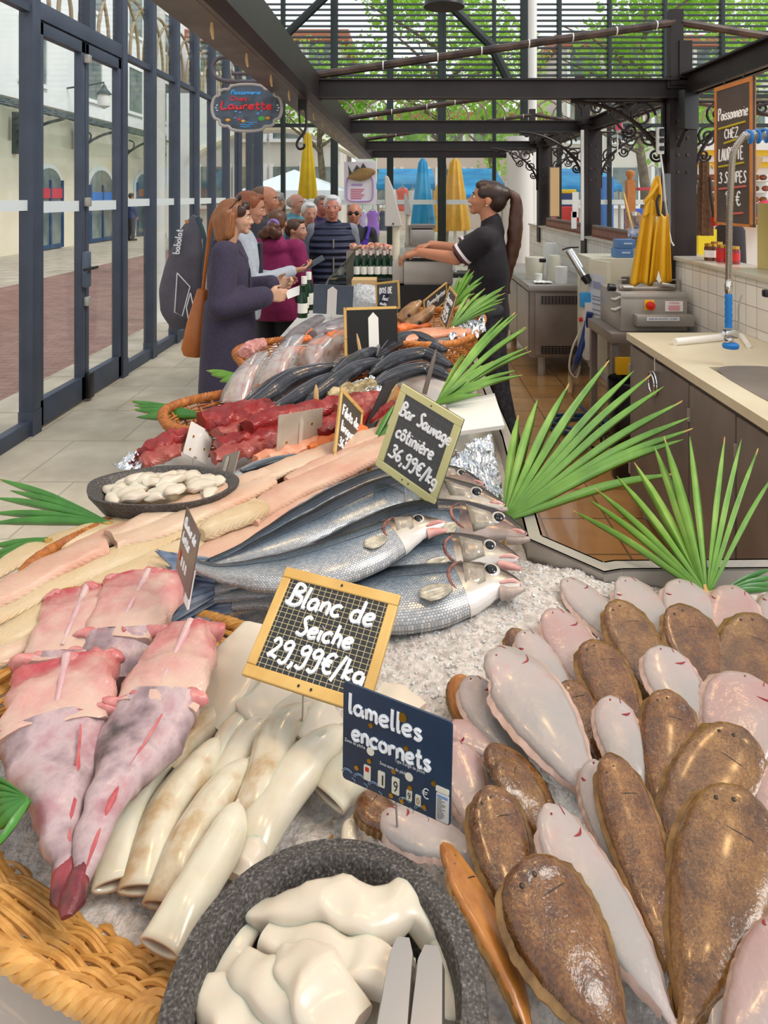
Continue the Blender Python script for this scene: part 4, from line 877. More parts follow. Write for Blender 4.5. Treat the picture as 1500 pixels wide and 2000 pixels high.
# ================================================================== SIGNS AND HAND WRITING
GL = {  # strokes of a round marker hand: x,y in percent of the cap height; last number is the advance
'a': ("40,42 25,50 8,38 5,15 18,2 34,12 42,40 42,10 52,3", 52), 'b': ("8,100 8,5 8,30 25,50 42,40 42,12 25,0 8,10", 50), 'c': ("42,42 28,50 8,38 5,14 20,0 42,8", 46),
'd': ("40,42 24,50 6,38 6,12 22,0 40,14 42,100 42,8 52,2", 54), 'e': ("6,24 30,28 42,40 28,51 8,40 5,16 20,0 44,9", 48), 'è': ("6,24 30,28 42,40 28,51 8,40 5,16 20,0 44,9|18,78 34,64", 48),
'f': ("40,92 28,100 18,84 18,0|5,52 36,52", 38), 'g': ("40,42 24,50 6,38 6,14 22,3 38,14 42,44 42,-20 28,-38 8,-30", 52), 'h': ("8,100 8,0|8,30 24,50 38,40 40,4 48,1", 50),
'i': ("8,50 8,6 18,1|8,68 9,70", 22), 'k': ("8,100 8,0|38,52 10,24 42,0", 46), 'l': ("10,98 9,8 22,2", 24), 'm': ("6,48 7,0 8,32 20,50 30,38 30,2 31,32 44,50 54,38 54,6 62,1", 64),
'n': ("6,48 7,0 8,32 24,50 38,38 38,6 46,1", 48), 'o': ("24,50 7,38 6,12 22,0 40,12 40,38 24,50", 48), 'ô': ("24,50 7,38 6,12 22,0 40,12 40,38 24,50|8,62 24,78 40,62", 48),
'p': ("8,48 8,-40 8,30 24,50 42,38 40,10 24,0 8,10", 50), 'q': ("40,42 24,50 6,38 6,14 22,3 38,14 42,48 42,-38", 52), 'r': ("6,48 8,0 8,30 22,48 36,44", 38), 's': ("36,44 22,51 8,40 20,27 36,14 24,0 5,6", 42),
't': ("18,86 16,10 26,0 38,6|4,54 36,56", 38), 'u': ("6,48 7,12 20,0 38,14 40,48 40,8 50,2", 50), 'v': ("5,48 20,2 38,48", 42), 'w': ("5,48 14,2 26,38 38,2 48,48", 52), 'x': ("5,48 38,0|38,48 5,0", 44), 'y': ("6,48 20,4|40,48 20,-2 6,-38", 46), 'z': ("6,48 38,48 6,2 40,2", 44),
'B': ("12,98 10,0|-6,8 10,20 12,96 44,96 50,74 16,54 52,44 54,14 30,0 -2,6", 62), 'S': ("54,88 38,100 20,82 32,56 48,30 34,2 4,8", 58), 'P': ("12,98 10,0|10,96 46,98 52,66 12,52", 56), 'C': ("52,84 34,100 10,76 8,26 30,0 54,14", 58), 'L': ("12,100 8,2 52,4", 54),
'F': ("12,98 10,0|10,96 54,98|10,54 42,56", 54), 'D': ("12,98 10,2 42,10 52,50 40,92 12,98", 60), 'E': ("50,96 12,98 10,2 52,2|10,52 42,52", 56), 'O': ("32,98 8,72 8,24 32,0 56,24 56,74 32,98", 64), 'H': ("10,98 10,0|50,98 50,0|10,50 50,50", 60), 'A': ("6,0 30,98 54,0|14,36 46,36", 60), 'U': ("10,98 12,22 32,0 50,22 52,98", 62), 'T': ("30,98 30,0|4,98 58,98", 60), 'R': ("12,0 10,98 46,94 46,60 12,52 52,0", 58), 'N': ("10,0 10,98 50,2 50,98", 60), 'I': ("10,98 10,0", 22), 'Z': ("8,98 50,98 6,2 54,2", 58), 'J': ("40,98 40,16 22,0 4,14", 50), 'Q': ("32,98 8,72 8,24 32,0 56,24 56,74 32,98|34,26 62,-6", 66),
'0': ("26,98 6,70 6,26 26,0 44,26 44,72 26,98", 52), '1': ("8,76 26,98 26,0", 40), '2': ("8,76 24,98 42,78 34,48 6,4 24,12 50,2", 54), '3': ("8,88 26,98 42,80 22,56 44,34 32,2 -10,6", 52), '5': ("44,98 12,96 10,58 40,52 40,14 6,2", 52), '6': ("38,96 14,66 8,20 26,0 42,20 28,42 10,28", 50), '8': ("26,54 8,76 26,98 42,76 8,22 26,0 44,22 26,54", 52), '9': ("42,88 24,98 6,78 18,54 40,70 42,90 40,10 26,-14 6,-4", 52),
',': ("12,8 12,-8 4,-26", 22), '.': ("8,2 10,4", 18), '€': ("52,84 36,98 16,78 14,24 34,2 54,14|0,60 42,60|0,40 38,40", 58), '/': ("30,106 2,-24", 34), '-': ("4,44 34,44", 40), ' ': ("", 34), "'": ("8,98 6,80", 16)}
def strokes(txt, h, slant=.0, track=0):
    """list of 2D polylines (baseline at 0) and total width"""
    x = 0; out = []
    for ch in txt:
        g, adv = GL.get(ch, GL[' '])
        for st in g.split('|'):
            if st:
                p = [tuple(map(float, q.split(','))) for q in st.split()]
                out.append([((x+a+slant*b)*h/100, b*h/100) for a, b in p])
        x += adv+4+track
    return out, x*h/100
def write(mb, txt, org, ux, uy, h, r, width=None, slant=.1, dep=.4, nrm=None):
    st, w = strokes(txt, h, slant); k = 1 if not width else width/w
    nrm = nrm or ux.cross(uy)
    for s_ in st:
        P = catmull([org+ux*(a*k)+uy*b+nrm*r*dep for a, b in s_], max(3, len(s_)*3-1)); mb.tube(P, r, 6)
def print_text(txt, org, ux, uy, h, extr=.0004, width=None):
    cu = bpy.data.curves.new('t', 'FONT'); cu.body = txt; cu.size = 1; cu.extrude = 0; cu.resolution_u = 2
    o = bpy.data.objects.new('t', cu); C.objects.link(o); dg = bpy.context.evaluated_depsgraph_get(); me = bpy.data.meshes.new_from_object(o.evaluated_get(dg))
    V = [v.co.copy() for v in me.vertices]; Fc = [tuple(p.vertices) for p in me.polygons]
    bpy.data.objects.remove(o); bpy.data.curves.remove(cu); bpy.data.meshes.remove(me)
    mb = MB(); s_ = h/.7
    w = max([v.x for v in V] or [1])*s_; k = 1 if not width else width/w; n = ux.cross(uy)
    return mb.add([org+ux*(v.x*s_*k)+uy*(v.y*s_)+n*extr for v in V], Fc)
def ortho(TL, TR, BL, d, BR):
    """a true rectangle in the place whose corners fall on the given photo points, top-left corner at distance d"""
    O = Vector((0, 0, H)); p = at(TL[0], TL[1], d); best = None
    for k in range(-160, 161):
        db = d*(1+k*.0025); b = at(BL[0], BL[1], db); v = b-p; r = at(TR[0], TR[1], 1.0)-O; den = r.dot(v)
        if abs(den) < 1e-6: continue
        dt = (p-O).dot(v)/den
        if not .6*d < dt < 1.6*d: continue
        q = O+r*dt; c = b+q-p
        if c.y < .1: continue
        x, y = VX+F*c.x/c.y, VY+F*(H-c.z)/c.y; asp = (q-p).length/v.length
        e = math.hypot(x-BR[0], y-BR[1])+60*abs(dt/d-1)+20*abs(db/d-1)+8*abs(math.log(asp/1.2))
        if best is None or e < best[0]: best = (e, p, q, b, asp, x, y)
    return best[1:4]
class Sign:
    def __init__(s, name, label, TL, TR, BL, d, BR, th=.004, cat='price sign', group=None):
        p, q, b = ortho(TL, TR, BL, d, BR); s.p = p; s.w = (q-p).length; s.h = (b-p).length; s.ux = (q-p).normalized(); s.uy = (p-b).normalized(); s.n = s.ux.cross(s.uy).normalized(); s.th = th
        low = min((b, b+(q-p), p, q), key=lambda v: v.z)
        s.T = Thing(name, label, cat, (b+(q-p)*.5), group)
    def P(s, u, v, off=0): return s.p+s.ux*(u*s.w)-s.uy*(v*s.h)+s.n*off
    def rect(s, u0, v0, u1, v1, off, th, mb=None, rr=.0):
        mb = mb or MB()
        if rr:
            pts = []; W = (u1-u0)*s.w; Hh = (v1-v0)*s.h
            for cx_, cy_, a0 in ((rr, rr, PI), (W-rr, rr, 1.5*PI), (W-rr, Hh-rr, 0), (rr, Hh-rr, .5*PI)):
                for i in range(5): a = a0+PI/2*i/4; pts.append((cx_+rr*math.cos(a), cy_+rr*math.sin(a)))
            V = [s.p+s.ux*(u0*s.w+x)-s.uy*(v0*s.h+y)+s.n*off for x, y in pts]; V += [v-s.n*th for v in V]; n = len(pts)
            mb.add(V, [tuple(range(n)), tuple(range(2*n-1, n-1, -1))]+[(i, n+i, n+(i+1) % n, (i+1) % n) for i in range(n)]); return mb
        return mb.slab(s.P(u0, v0, off), s.P(u0, v1, off), s.P(u1, v1, off), s.P(u1, v0, off), th)
    def frame(s, mat, bw, bd=None):
        ft = s.th+.003; b = bw/s.w; c_ = bw/s.h; mb = MB()
        s.rect(0, 0, 1, c_, .002, ft, mb); s.rect(0, 1-c_, 1, 1, .002, ft, mb); s.rect(0, c_, b, 1-c_, .002, ft, mb); s.rect(1-b, c_, 1, 1-c_, .002, ft, mb); s.T.part('frame', mb, mat, bevel=.0015)
        for u, v in ((.52, .05), (.46, .95), (.56, .95)):
            m2 = MB(); q = s.P(u, v, .0022); m2.cyl(q, q+s.n*.0008, .0016, None, 8); s.T.part('nail', m2, M['black'])
    def board(s, mat, rr=0): s.T.part('board', s.rect(0, 0, 1, 1, 0, s.th, None, rr), mat, smooth=False)
    def text(s, txt, u, v, h, r, width=None, mat=None, tilt=0, slant=.1):
        mb = MB(); ux = (s.ux*math.cos(tilt)+s.uy*math.sin(tilt)); uy = s.uy*math.cos(tilt)-s.ux*math.sin(tilt)
        write(mb, txt, s.P(u, v, .0006), ux, uy, h*s.h, r, width*s.w if width else None, slant, -.25, s.n); s.T.part('hand_writing', mb, mat or M['chalk'])
    def small(s, txt, u, v, h, width, mat): s.T.part('printed_line', print_text(txt, s.P(u, v, .0005), s.ux, s.uy, h*s.h, 0.0002, width*s.w), mat, smooth=False)
    def pin(s, to, u=.5, r=.0012, mat=None):
        mb = MB(); mb.tube([s.P(u, .9, -s.th-.001), s.P(u, 1.0, -s.th-.001), to], r, 6); s.T.part('pin', mb, mat or M['steel'])
def gridboard(name, c, line, nx, ny, lw, faint=1.0):
    m = NT(name); br = m.n('ShaderNodeTexBrick'); br.offset = 0; m.l(m.co('UV'), br.inputs[0]); br.inputs['Scale'].default_value = 1
    br.inputs['Brick Width'].default_value = 1/nx; br.inputs['Row Height'].default_value = 1/ny; br.inputs['Mortar Size'].default_value = lw; br.inputs['Mortar Smooth'].default_value = .1
    br.inputs['Color1'].default_value = lin(c); br.inputs['Color2'].default_value = lin(c); br.inputs['Mortar'].default_value = lin(line); m.col(br.outputs[0]); m.set(Roughness=.45); return m.mat
# "Blanc de Seiche"
s = Sign('price_board', 'wooden framed chalk sign reading Blanc de Seiche in front of the sea bass', (560, 1107), (783, 1163), (472, 1318), .93, (706, 1390))
s.board(gridboard('squared_slate', '#26272c', '#b8ad80', 22, 20, .0024)); s.frame(M['wood'], .0135)
s.text('Blanc de', .12, .33, .20, .0026, .74); s.text('Seiche', .28, .56, .17, .0025, .47); s.text('29,99€/kg', .12, .80, .17, .0024, .80); s.pin(on(590, 1420, .905))
# "lamelles encornets"
s = Sign('price_board', 'navy plastic label reading lamelles encornets stuck before the stone bowl', (671, 1330), (884, 1412), (669, 1519), .72, (884, 1609), .002)
s.board(M['navy'], .004)
s.text('lamelles', .05, .29, .20, .0020, .70, slant=.0); s.text('encornets', .09, .55, .19, .0020, .74, slant=.0)
W_ = M['chalk']; s.small('Zone de pêche', .02, .60, .035, .20, W_); s.small('Sous-zone de pêche', .36, .685, .035, .26, W_); s.small("Type d'engin de pêche", .50, .595, .035, .27, W_)
mb = MB()
LBL = pm('label_cream', '#ece8d4', .5)
for u, v in ((.27, .60), (.63, .69)): mb.cyl(s.P(u, v, .0001), s.P(u, v, .0008), .0045, None, 16); s.T.part('round_sticker', mb, LBL); mb = MB()
for u, v, du, dv, tx, m, mt in ((.21, .755, .065, .15, 'kg', 'w', M['red']), (.345, .755, .065, .155, '1', 'w', M['black']), (.475, .755, .07, .165, '9', 'w', M['black']), (.61, .82, .05, .10, '9', 'w', M['black']), (.69, .83, .05, .10, '0', 'w', M['brass'])):
    s.T.part('price_tile', s.rect(u, v, u+du, v+dv, .0010, .001, None, .0012), LBL, smooth=False)
    if tx == 'kg': s.T.part('red_dot', s.rect(u+.015, v+.015, u+du-.015, v+.06, .0013, .0006, None, .0008), M['red'], smooth=False); s.small('kg', u+.012, v+dv-.02, .045, du*.7, mt)
    else: s.T.part('digit', print_text(tx, s.P(u+du*.2, v+dv*.82, .0013), s.ux, s.uy, dv*.66*s.h, .0001, du*.6*s.w), mt, smooth=False)
s.small(',', .565, .93, .05, .02, W_); s.small('€', .745, .83, .10, .065, W_)
for u, v in ((.14, .825), (.26, .70), (.49, .70), (.47, .95), (.57, .96), (.64, .795), (.77, .92), (.85, .65), (.56, .13), (.27, .335), (.60, .42)):
    mb = MB(); R_ = .0026 if (u, v) != (.56, .13) else .005; mb.cyl(s.P(u, v, 0), s.P(u, v, .0012), R_, None, 12); s.T.part('eyelet', mb, M['brass'])
for u, v in ((.05, .93), (.17, .93), (.31, .945), (.60, .965), (.74, .975)):
    mb = MB()
    for rr, a0 in ((.006, 0), (.0045, .15)): mb.tube([s.P(u, v, .0005)+s.ux*(math.cos(PI-2.6*i/8)*rr*1.2)+s.uy*(math.sin(PI-2.6*i/8)*rr) for i in range(9)], .0004, 5)
    mb.tube([s.P(u, v, .0005)+s.ux*.0055-s.uy*.002, s.P(u, v, .0005)+s.ux*.0095-s.uy*.004, s.P(u, v, .0005)+s.ux*.0085-s.uy*.0075], .0004, 5); s.T.part('leaping_fish_motif', mb, pm('pale_motif', '#8fa6bd', .5))
s.T.part('white_tag', s.rect(.87, .655, .985, .705, .001, .001, None, .001), LBL, smooth=False); s.T.part('small_print_panel', s.rect(.875, .715, .985, .985, .001, .001, None, .0015), M['white'], smooth=False)
mb = MB(); s.rect(.885, .73, .975, .755, .0014, .0004, mb); s.T.part('blue_heading', mb, pm('pale_blue_print', '#7fa0d0', .5), smooth=False)
for k in range(13):
    mb = MB(); v = .765+k*.016; s.rect(.885, v, .885+random.uniform(.035, .075), v+.005, .0014, .0004, mb); s.T.part('print_line', mb, pm('grey_print', '#7a7a78', .6) if k == 0 else bpy.data.materials['grey_print'], smooth=False)
s.pin(on(778, 1655, .905), .5, .0013)
# "Bar Sauvage côtinière"
s = Sign('price_board', 'pale green framed slate reading Bar Sauvage leaning over the sea bass', (786, 748), (906, 820), (733, 908), 1.40, (848, 990))
s.board(gridboard('faint_grid_slate', '#46494c', '#565a5e', 13, 11, .0028)); s.frame(M['pale_frame'], .017)
s.text('Bar Sauvage', .10, .33, .155, .003, .84, slant=.12); s.text('côtinière', .15, .575, .16, .003, .62, slant=.05); s.text('36,99€/kg', .15, .81, .15, .003, .80, slant=.12)
s.pin(on(795, 1000, .97))
# "Filets de lingue"
s = Sign('price_board', 'narrow looking wooden framed sign reading Filets de lingue', (667, 756), (709, 802), (652, 893), 1.70, (692, 932))
s.board(gridboard('ruled_slate', '#453e38', '#857c70', 1, 14, .004)); s.frame(M['wood'], .012)
s.text('Filets de', .12, .36, .16, .0026, .72); s.text('lingue', .14, .58, .16, .0026, .55); s.text('36,80€/kg', .12, .80, .13, .0024, .78); s.pin(on(690, 945, .95))
# tag seen almost edge on, monkfish
s = Sign('price_board', 'grey brown label with white writing seen nearly edge on beside the monkfish', (364, 990), (390, 1043), (343, 1108), 1.06, (366, 1170), .002)
s.board(pm('brown_grey_label', '#6c5e58', .3, 0, '#5a4e4a', 8)); s.text('Queue de', .1, .25, .15, .0018, .8); s.text('lotte', .12, .48, .15, .0018, .5)
s.T.part('price_strip', s.rect(.1, .66, .18, .80, .001, .001), M['red'], smooth=False)
for u in (.28, .42, .56): s.T.part('price_strip', s.rect(u, .68, u+.08, .82, .001, .001), M['white'], smooth=False)
mb = MB(); mb.slab(s.P(.62, .72, -.004), s.P(.62, 1.22, -.004), s.P(.9, 1.22, -.004), s.P(.9, .62, -.004), .003); s.T.part('peg', mb, M['white'], smooth=False)
# backs of labels
def backsign(label, TL, TR, BL, d, BR, mat, peg=None, pegm=None, rivets=(), frame=None, name='price_board', th=.003):
    s = Sign(name, label, TL, TR, BL, d, BR, th)
    s.board(mat)
    if frame:
        mb = MB(); s.rect(-.03, -.06, 1.0, 0, -.004, .006, mb); s.rect(-.05, -.06, 0, 1, -.004, .006, mb); s.T.part('frame', mb, frame)
    if peg:
        u, v0, v1, wd = peg; q = []
        a = .35
        for uu, vv in ((u, v0), (u+wd, v0+.12), (u+wd, v1), (u-wd, v1), (u-wd, v0+.12)): q.append(s.P(uu, vv, .004))
        mb = MB(); V = q+[p-s.n*.003 for p in q]; mb.add(V, [(0, 1, 2, 3, 4), (9, 8, 7, 6, 5)]+[(i, 5+i, 5+(i+1) % 5, (i+1) % 5) for i in range(5)]); s.T.part('peg', mb, pegm or M['white'], smooth=False)
        s.pin(s.P(u, v1+.55, .003), u, .0015)
    for u, v in rivets:
        mb = MB(); mb.cyl(s.P(u, v, 0), s.P(u, v, .002), .003, None, 10); s.T.part('rivet', mb, M['brass'])
    return s
backsign('black back of a chalk sign with a long white peg before the black fish', (678, 606), (775, 603), (680, 700), 2.55, (774, 690), pm('matt_black', '#0c0c0e', .7), (.5, .06, .9, .10), None, (), M['wood'])
backsign('grey slate back with a white peg behind the salmon pieces', (613, 555), (691, 559), (611, 612), 3.3, (688, 615), M['slate'], (.47, .04, 1.0, .12))
backsign('large off white steel tag seen from behind amid the tuna', (545, 812), (631, 797), (539, 905), 1.66, (628, 878), pm('worn_white_plate', '#c9bfb0', .4, .3, '#b5a998', 20), (.5, .1, .95, .04), pm('plate_peg', '#d8d0c4', .4, .3), ((.2, .6), (.2, .88), (.52, .3), (.75, .3), (.75, .62), (.52, .9)))
backsign('white plastic tag with a round dial beside the oval stone dish', (375, 823), (418, 847), (358, 885), 1.75, (402, 905), M['white'], (.48, .2, .95, .06), None, ((.2, .4), (.2, .8), (.75, .6)))
backsign('small brown steel tag standing between dish and trout', (437, 890), (467, 880), (424, 938), 1.55, (455, 935), M['steel_dark'], (.4, .1, .95, .08), M['steel'])
backsign('black sign nearly edge on with a tan peg between the two framed signs', (752, 748), (781, 738), (703, 858), 1.85, (740, 850), pm('dark_board', '#2c2b30', .6), (.9, .1, 1.0, .16), M['card'])
for lab, a, b, w, m in (('steel blade like sign edge rising from the black fish', (852, 683), (829, 768), .006, M['steel_dark']), ('wooden peg with a torn tip in the black fish', (697, 652), (709, 715), .005, M['card']), ('pale wooden peg between tuna and black fish', (617, 752), (618, 800), .006, M['card']), ('thin brown sign edge among the sachets', (523, 683), (500, 715), .006, M['steel_dark'])):
    d = F*(H-.97)/(b[1]-VY); p, q = at(*a, d), at(*b, d); ax = (p-q).normalized(); mb = MB(); sd = Vector((1, 0, 0)); mb.loft([q, q.lerp(p, .5), q.lerp(p, .8), p], Vector((0, -1, 0)), [w*1.3, w*1.2, w, w*.3], [.012, .012, .01, .004], None, 4, 10)
    solo('sign_peg', mb, m, lab, 'sign peg')
s = Sign('price_board', 'wooden framed sign reading Dos de behind the tentacle label', (733, 552), (779, 547), (735, 606), 3.55, (783, 603))
s.board(M['board']); s.frame(M['wood'], .012); s.text('DOS DE', .16, .42, .2, .004, .55)
s = Sign('price_board', 'small dark label reading Tentacules leaning on the Dos de sign', (746, 572), (782, 580), (736, 603), 3.45, (776, 608), .002)
s.board(M['navy']); s.text('Tentacules', .08, .4, .26, .003, .85); s.text('cuites', .08, .7, .2, .003, .4); s.T.part('label', s.rect(.62, .7, .9, .98, .001, .001), M['white'], smooth=False)
s = Sign('price_board', 'wooden framed sign slanting down to the left beside the palm leaves', (826, 588), (873, 551), (829, 623), 3.4, (868, 592))
s.board(M['board']); s.frame(M['wood'], .011); s.text('Dorade', .14, .5, .3, .004, .5); s.text('grise', .55, .5, .3, .004, .35)
s = Sign('price_board', 'upright wooden framed sign by the foil at the salmon fillet', (878, 558), (893, 577), (858, 625), 3.05, (870, 650))
s.board(M['board']); s.frame(M['wood'], .011); s.text('Saumon', .12, .36, .2, .004, .7); s.text('frais', .12, .6, .2, .004, .55); s.text('29,9', .12, .84, .2, .004, .6)

# ================================================================== OVAL DISH, TUNA, BLACK FISH, SACHETS, SALMON
dc = on(318, 962, .965); dc.z = .885
mb = MB(); mb.lathe([(.05, 0), (.08, .01), (.125, .05), (.158, .09), (.16, .098), (.148, .097), (.115, .066), (.05, .05), (0, .05)], dc, 48, 1, .62, lambda a, z: 1+.02*math.sin(5*a)+.015*noise.noise(Vector((math.cos(a)*3, math.sin(a)*3, z*9))))
solo('stone_dish', mb, ST.mat, 'rough oval stone dish of small white cuttlefish at left', 'dish')
random.seed(21)
for k in range(26):
    a = random.random()*6.28; r = random.random()**.5; c = dc+Vector((r*.112*math.cos(a), r*.066*math.sin(a), .078+.028*(1-r*r)+random.uniform(-.006, .006)))
    an = random.random()*6.28; ln = random.uniform(.024, .036); d = Vector((math.cos(an), math.sin(an), random.uniform(-.25, .25))); mb = MB(); w = random.uniform(.016, .022)
    mb.loft(catmull([c-d*ln, c+Vector((0, 0, .003)), c+d*ln], 10), UP, [w*x for x in (.3, .7, .9, 1, 1, 1, .95, .85, .7, .5, .25)], [w*.5*x for x in (.3, .7, .9, 1, 1, 1, .95, .85, .7, .5, .25)], None, 2.4, 12, jit=.006, seed=k)
    solo('baby_cuttlefish', mb, CF.mat, 'small white cuttlefish heaped in the oval stone dish', 'cuttlefish', 'small cuttlefish in the oval stone dish')
TU = NT('tuna_red'); TU.col(TU.ramp(TU.noise(14, 5), [(.3, '#6e1418'), (.55, '#982c2a'), (.75, '#b4584c')])); TU.set(Roughness=.25, Subsurface_Weight=.25, Subsurface_Scale=.01); TU.bump(TU.noise(30, 3), .5, .006); fibre(TU, 30, .2, .3)
TP = NT('tuna_pink'); TP.col(TP.ramp(TP.noise(12, 5), [(.3, '#8e3030'), (.55, '#a8564c'), (.75, '#c08474')])); TP.set(Roughness=.25, Subsurface_Weight=.25, Subsurface_Scale=.01); TP.bump(TP.noise(30, 3), .5, .006); fibre(TP, 30, .2, .3)
SL = NT('salmon_orange'); SL.col(SL.ramp(SL.noise(12, 5), [(.3, '#d05a28'), (.55, '#e6803e'), (.75, '#eda274')])); SL.set(Roughness=.25, Subsurface_Weight=.3, Subsurface_Scale=.012); fibre(SL, 24, .3, .45); SL.bump(SL.noise(24, 3), .4, .006)
SK = NT('salmon_pink'); SK.col(SK.ramp(SK.noise(9, 5), [(.3, '#dc8a66'), (.55, '#e6a88a'), (.75, '#ecc0a2')])); SK.set(Roughness=.25, Subsurface_Weight=.3, Subsurface_Scale=.012); fibre(SK, 24, .3, .45); SK.bump(SK.noise(24, 3), .4, .006)
def chunk(name, label, cat, group, pts, w, zs, mat, th, e=2.8, jit=.012): return fillet(label, pts, w*(1.15 if name[:4] == 'tuna' else .8), zs, mat, th, name, cat, group, e, .8, jit, .7)
g_ = 'red tuna pieces'
chunk('tuna_piece', 'big round dark red tuna loin behind the white tag', 'tuna', g_, [(392, 828), (430, 818), (480, 808), (530, 800)], 52, (.975, .985), TU.mat, .03)
chunk('tuna_piece', 'dark red tuna strip farthest left by the foil edge', 'tuna', g_, [(282, 888), (315, 868), (362, 848)], 34, (.95, .965), TU.mat, .02)
chunk('tuna_piece', 'pale pink piece in front of the leftmost red strip', 'tuna', g_, [(275, 905), (310, 892), (352, 880)], 36, (.94, .95), TP.mat, .018)
chunk('tuna_piece', 'long red tuna loin reaching towards the lingue sign', 'tuna', g_, [(480, 835), (560, 812), (650, 795), (740, 778)], 40, (.985, .99), TU.mat, .025)
chunk('tuna_piece', 'pinkish streaked tuna strip just below the big loin', 'tuna', g_, [(425, 850), (490, 832), (550, 822)], 30, (.965, .97), TP.mat, .018)
chunk('tuna_piece', 'tuna strip with a pale sinew in the middle of the pile', 'tuna', g_, [(425, 872), (500, 855), (580, 838), (640, 830)], 38, (.96, .97), TU.mat, .02)
chunk('tuna_piece', 'lower pink tuna slab running to the steel tag', 'tuna', g_, [(418, 895), (480, 878), (550, 865)], 36, (.95, .955), TP.mat, .02)
chunk('tuna_piece', 'bright red tuna chunk right behind the lingue sign', 'tuna', g_, [(620, 850), (680, 820), (760, 790)], 42, (.97, .975), TU.mat, .025)
chunk('tuna_piece', 'orange red tuna corner left of the black edge-on sign', 'tuna', g_, [(660, 802), (710, 785), (748, 772)], 34, (.995, .99), TP.mat, .02)
chunk('trout_fillet', 'salmon pink trout fillet under the steel tag', 'trout', 'trout fillets', [(500, 902), (570, 882), (650, 860)], 40, (.95, .955), SK.mat, .018)
chunk('trout_fillet', 'orange trout fillet between steel tag and lingue sign', 'trout', 'trout fillets', [(600, 880), (650, 862), (710, 840)], 38, (.955, .96), SL.mat, .018)
GS = pm('grey_trout_skin', '#7f8890', .25, .2, '#b4b8b8', 25, .2, 200, .001)
chunk('trout', 'grey skinned trout lying between dish and fillets', 'fish', None, [(448, 945), (500, 915), (560, 900)], 34, (.945, .95), GS, .016, 2.0, .002)
chunk('foil_fish', 'silver fish belly left of the steel tag', 'fish', None, [(470, 925), (530, 905), (590, 895)], 24, (.955, .955), BL, .014, 2.0, .001)
BK = NT('black_fish_skin'); BK.col(BK.ramp(BK.noise(9, 4), [(.35, '#17181c'), (.6, '#2c2e36'), (.75, '#4a4e58')])); BK.set(Roughness=.2, Specular_IOR_Level=.6); BK.bump(BK.noise(30, 3), .3, .005)
g_ = 'black skinned fish fillets'
for lab, pts, w, zs in (('black fish farthest left, pointed end over the tuna', [(458, 815), (510, 780), (570, 740), (648, 718)], 58, (.97, 1.0)), ('black fish second from left, lying below the first', [(520, 810), (580, 780), (620, 755), (655, 738)], 40, (.975, .99)),
    ('black fish whose tip touches the torn peg', [(590, 795), (640, 760), (690, 725), (740, 708)], 42, (.98, 1.0)), ('black fish directly behind the torn peg', [(640, 745), (680, 715), (715, 695), (742, 688)], 36, (1.0, 1.0)),
    ('uppermost arching black fish beside the black sign back', [(735, 700), (765, 672), (810, 662), (860, 682)], 50, (1.0, .99)), ('black fish arching below the uppermost one', [(720, 735), (770, 705), (830, 695), (872, 712)], 48, (.985, .975)), ('nearest black fish lit orange along its back', [(715, 765), (770, 738), (830, 725), (880, 740)], 46, (.97, .96))):
    n = 20; k = len(pts)-1; P = catmull([on(x, y, lerp(zs[0], zs[1], i/k)) for i, (x, y) in enumerate(pts)], n); W = w/F*P[10].y/2
    f = [interp([(0, .1), (.15, .6), (.4, 1), (.7, .95), (.9, .7), (1, .35)], i/n) for i in range(n+1)]; T = Thing('black_fish', lab, 'fish', P[10]-UP*.03, g_)
    mb = MB(); mb.loft(P, UP, [W*x for x in f], [.035*(.2+.8*x) for x in f], [.015]*(n+1), 2, 20); T.part('body', mb, BK.mat)
    mb = MB(); mb.loft([P[n]+(P[n]-P[n-1])*a for a in (-.5, .3, .8, 1.2)], UP, [W*.34, W*.42, W*.36, W*.15], [.014, .017, .014, .006], None, 2.4, 12); T.part('tail_end', mb, BK.mat)
    mb = MB(); mb.tube([P[i]+UP*.035*(.2+.8*f[i])+(P[min(i+1, n)]-P[i-1]).cross(UP).normalized()*W*.15*f[i] for i in range(2, n)], .0025, 6); T.part('back_ridge', mb, pm('grey_ridge', '#5a5d66', .3) if 'grey_ridge' not in bpy.data.materials else bpy.data.materials['grey_ridge'])
chunk('fish_belly', 'pale pink underside of a fish left of the black ones', 'fish', None, [(470, 805), (520, 780), (580, 750)], 30, (.955, .96), SP.mat, .012, 2.2, .002)
chunk('mussel_tray', 'speckled brown clams heaped behind the red tuna', 'clams', None, [(640, 775), (680, 765), (730, 750)], 24, (.985, .985), pm('clam_brown', '#7a6a42', .3, 0, '#c8b890', 30, .5, 60, .006), .02)
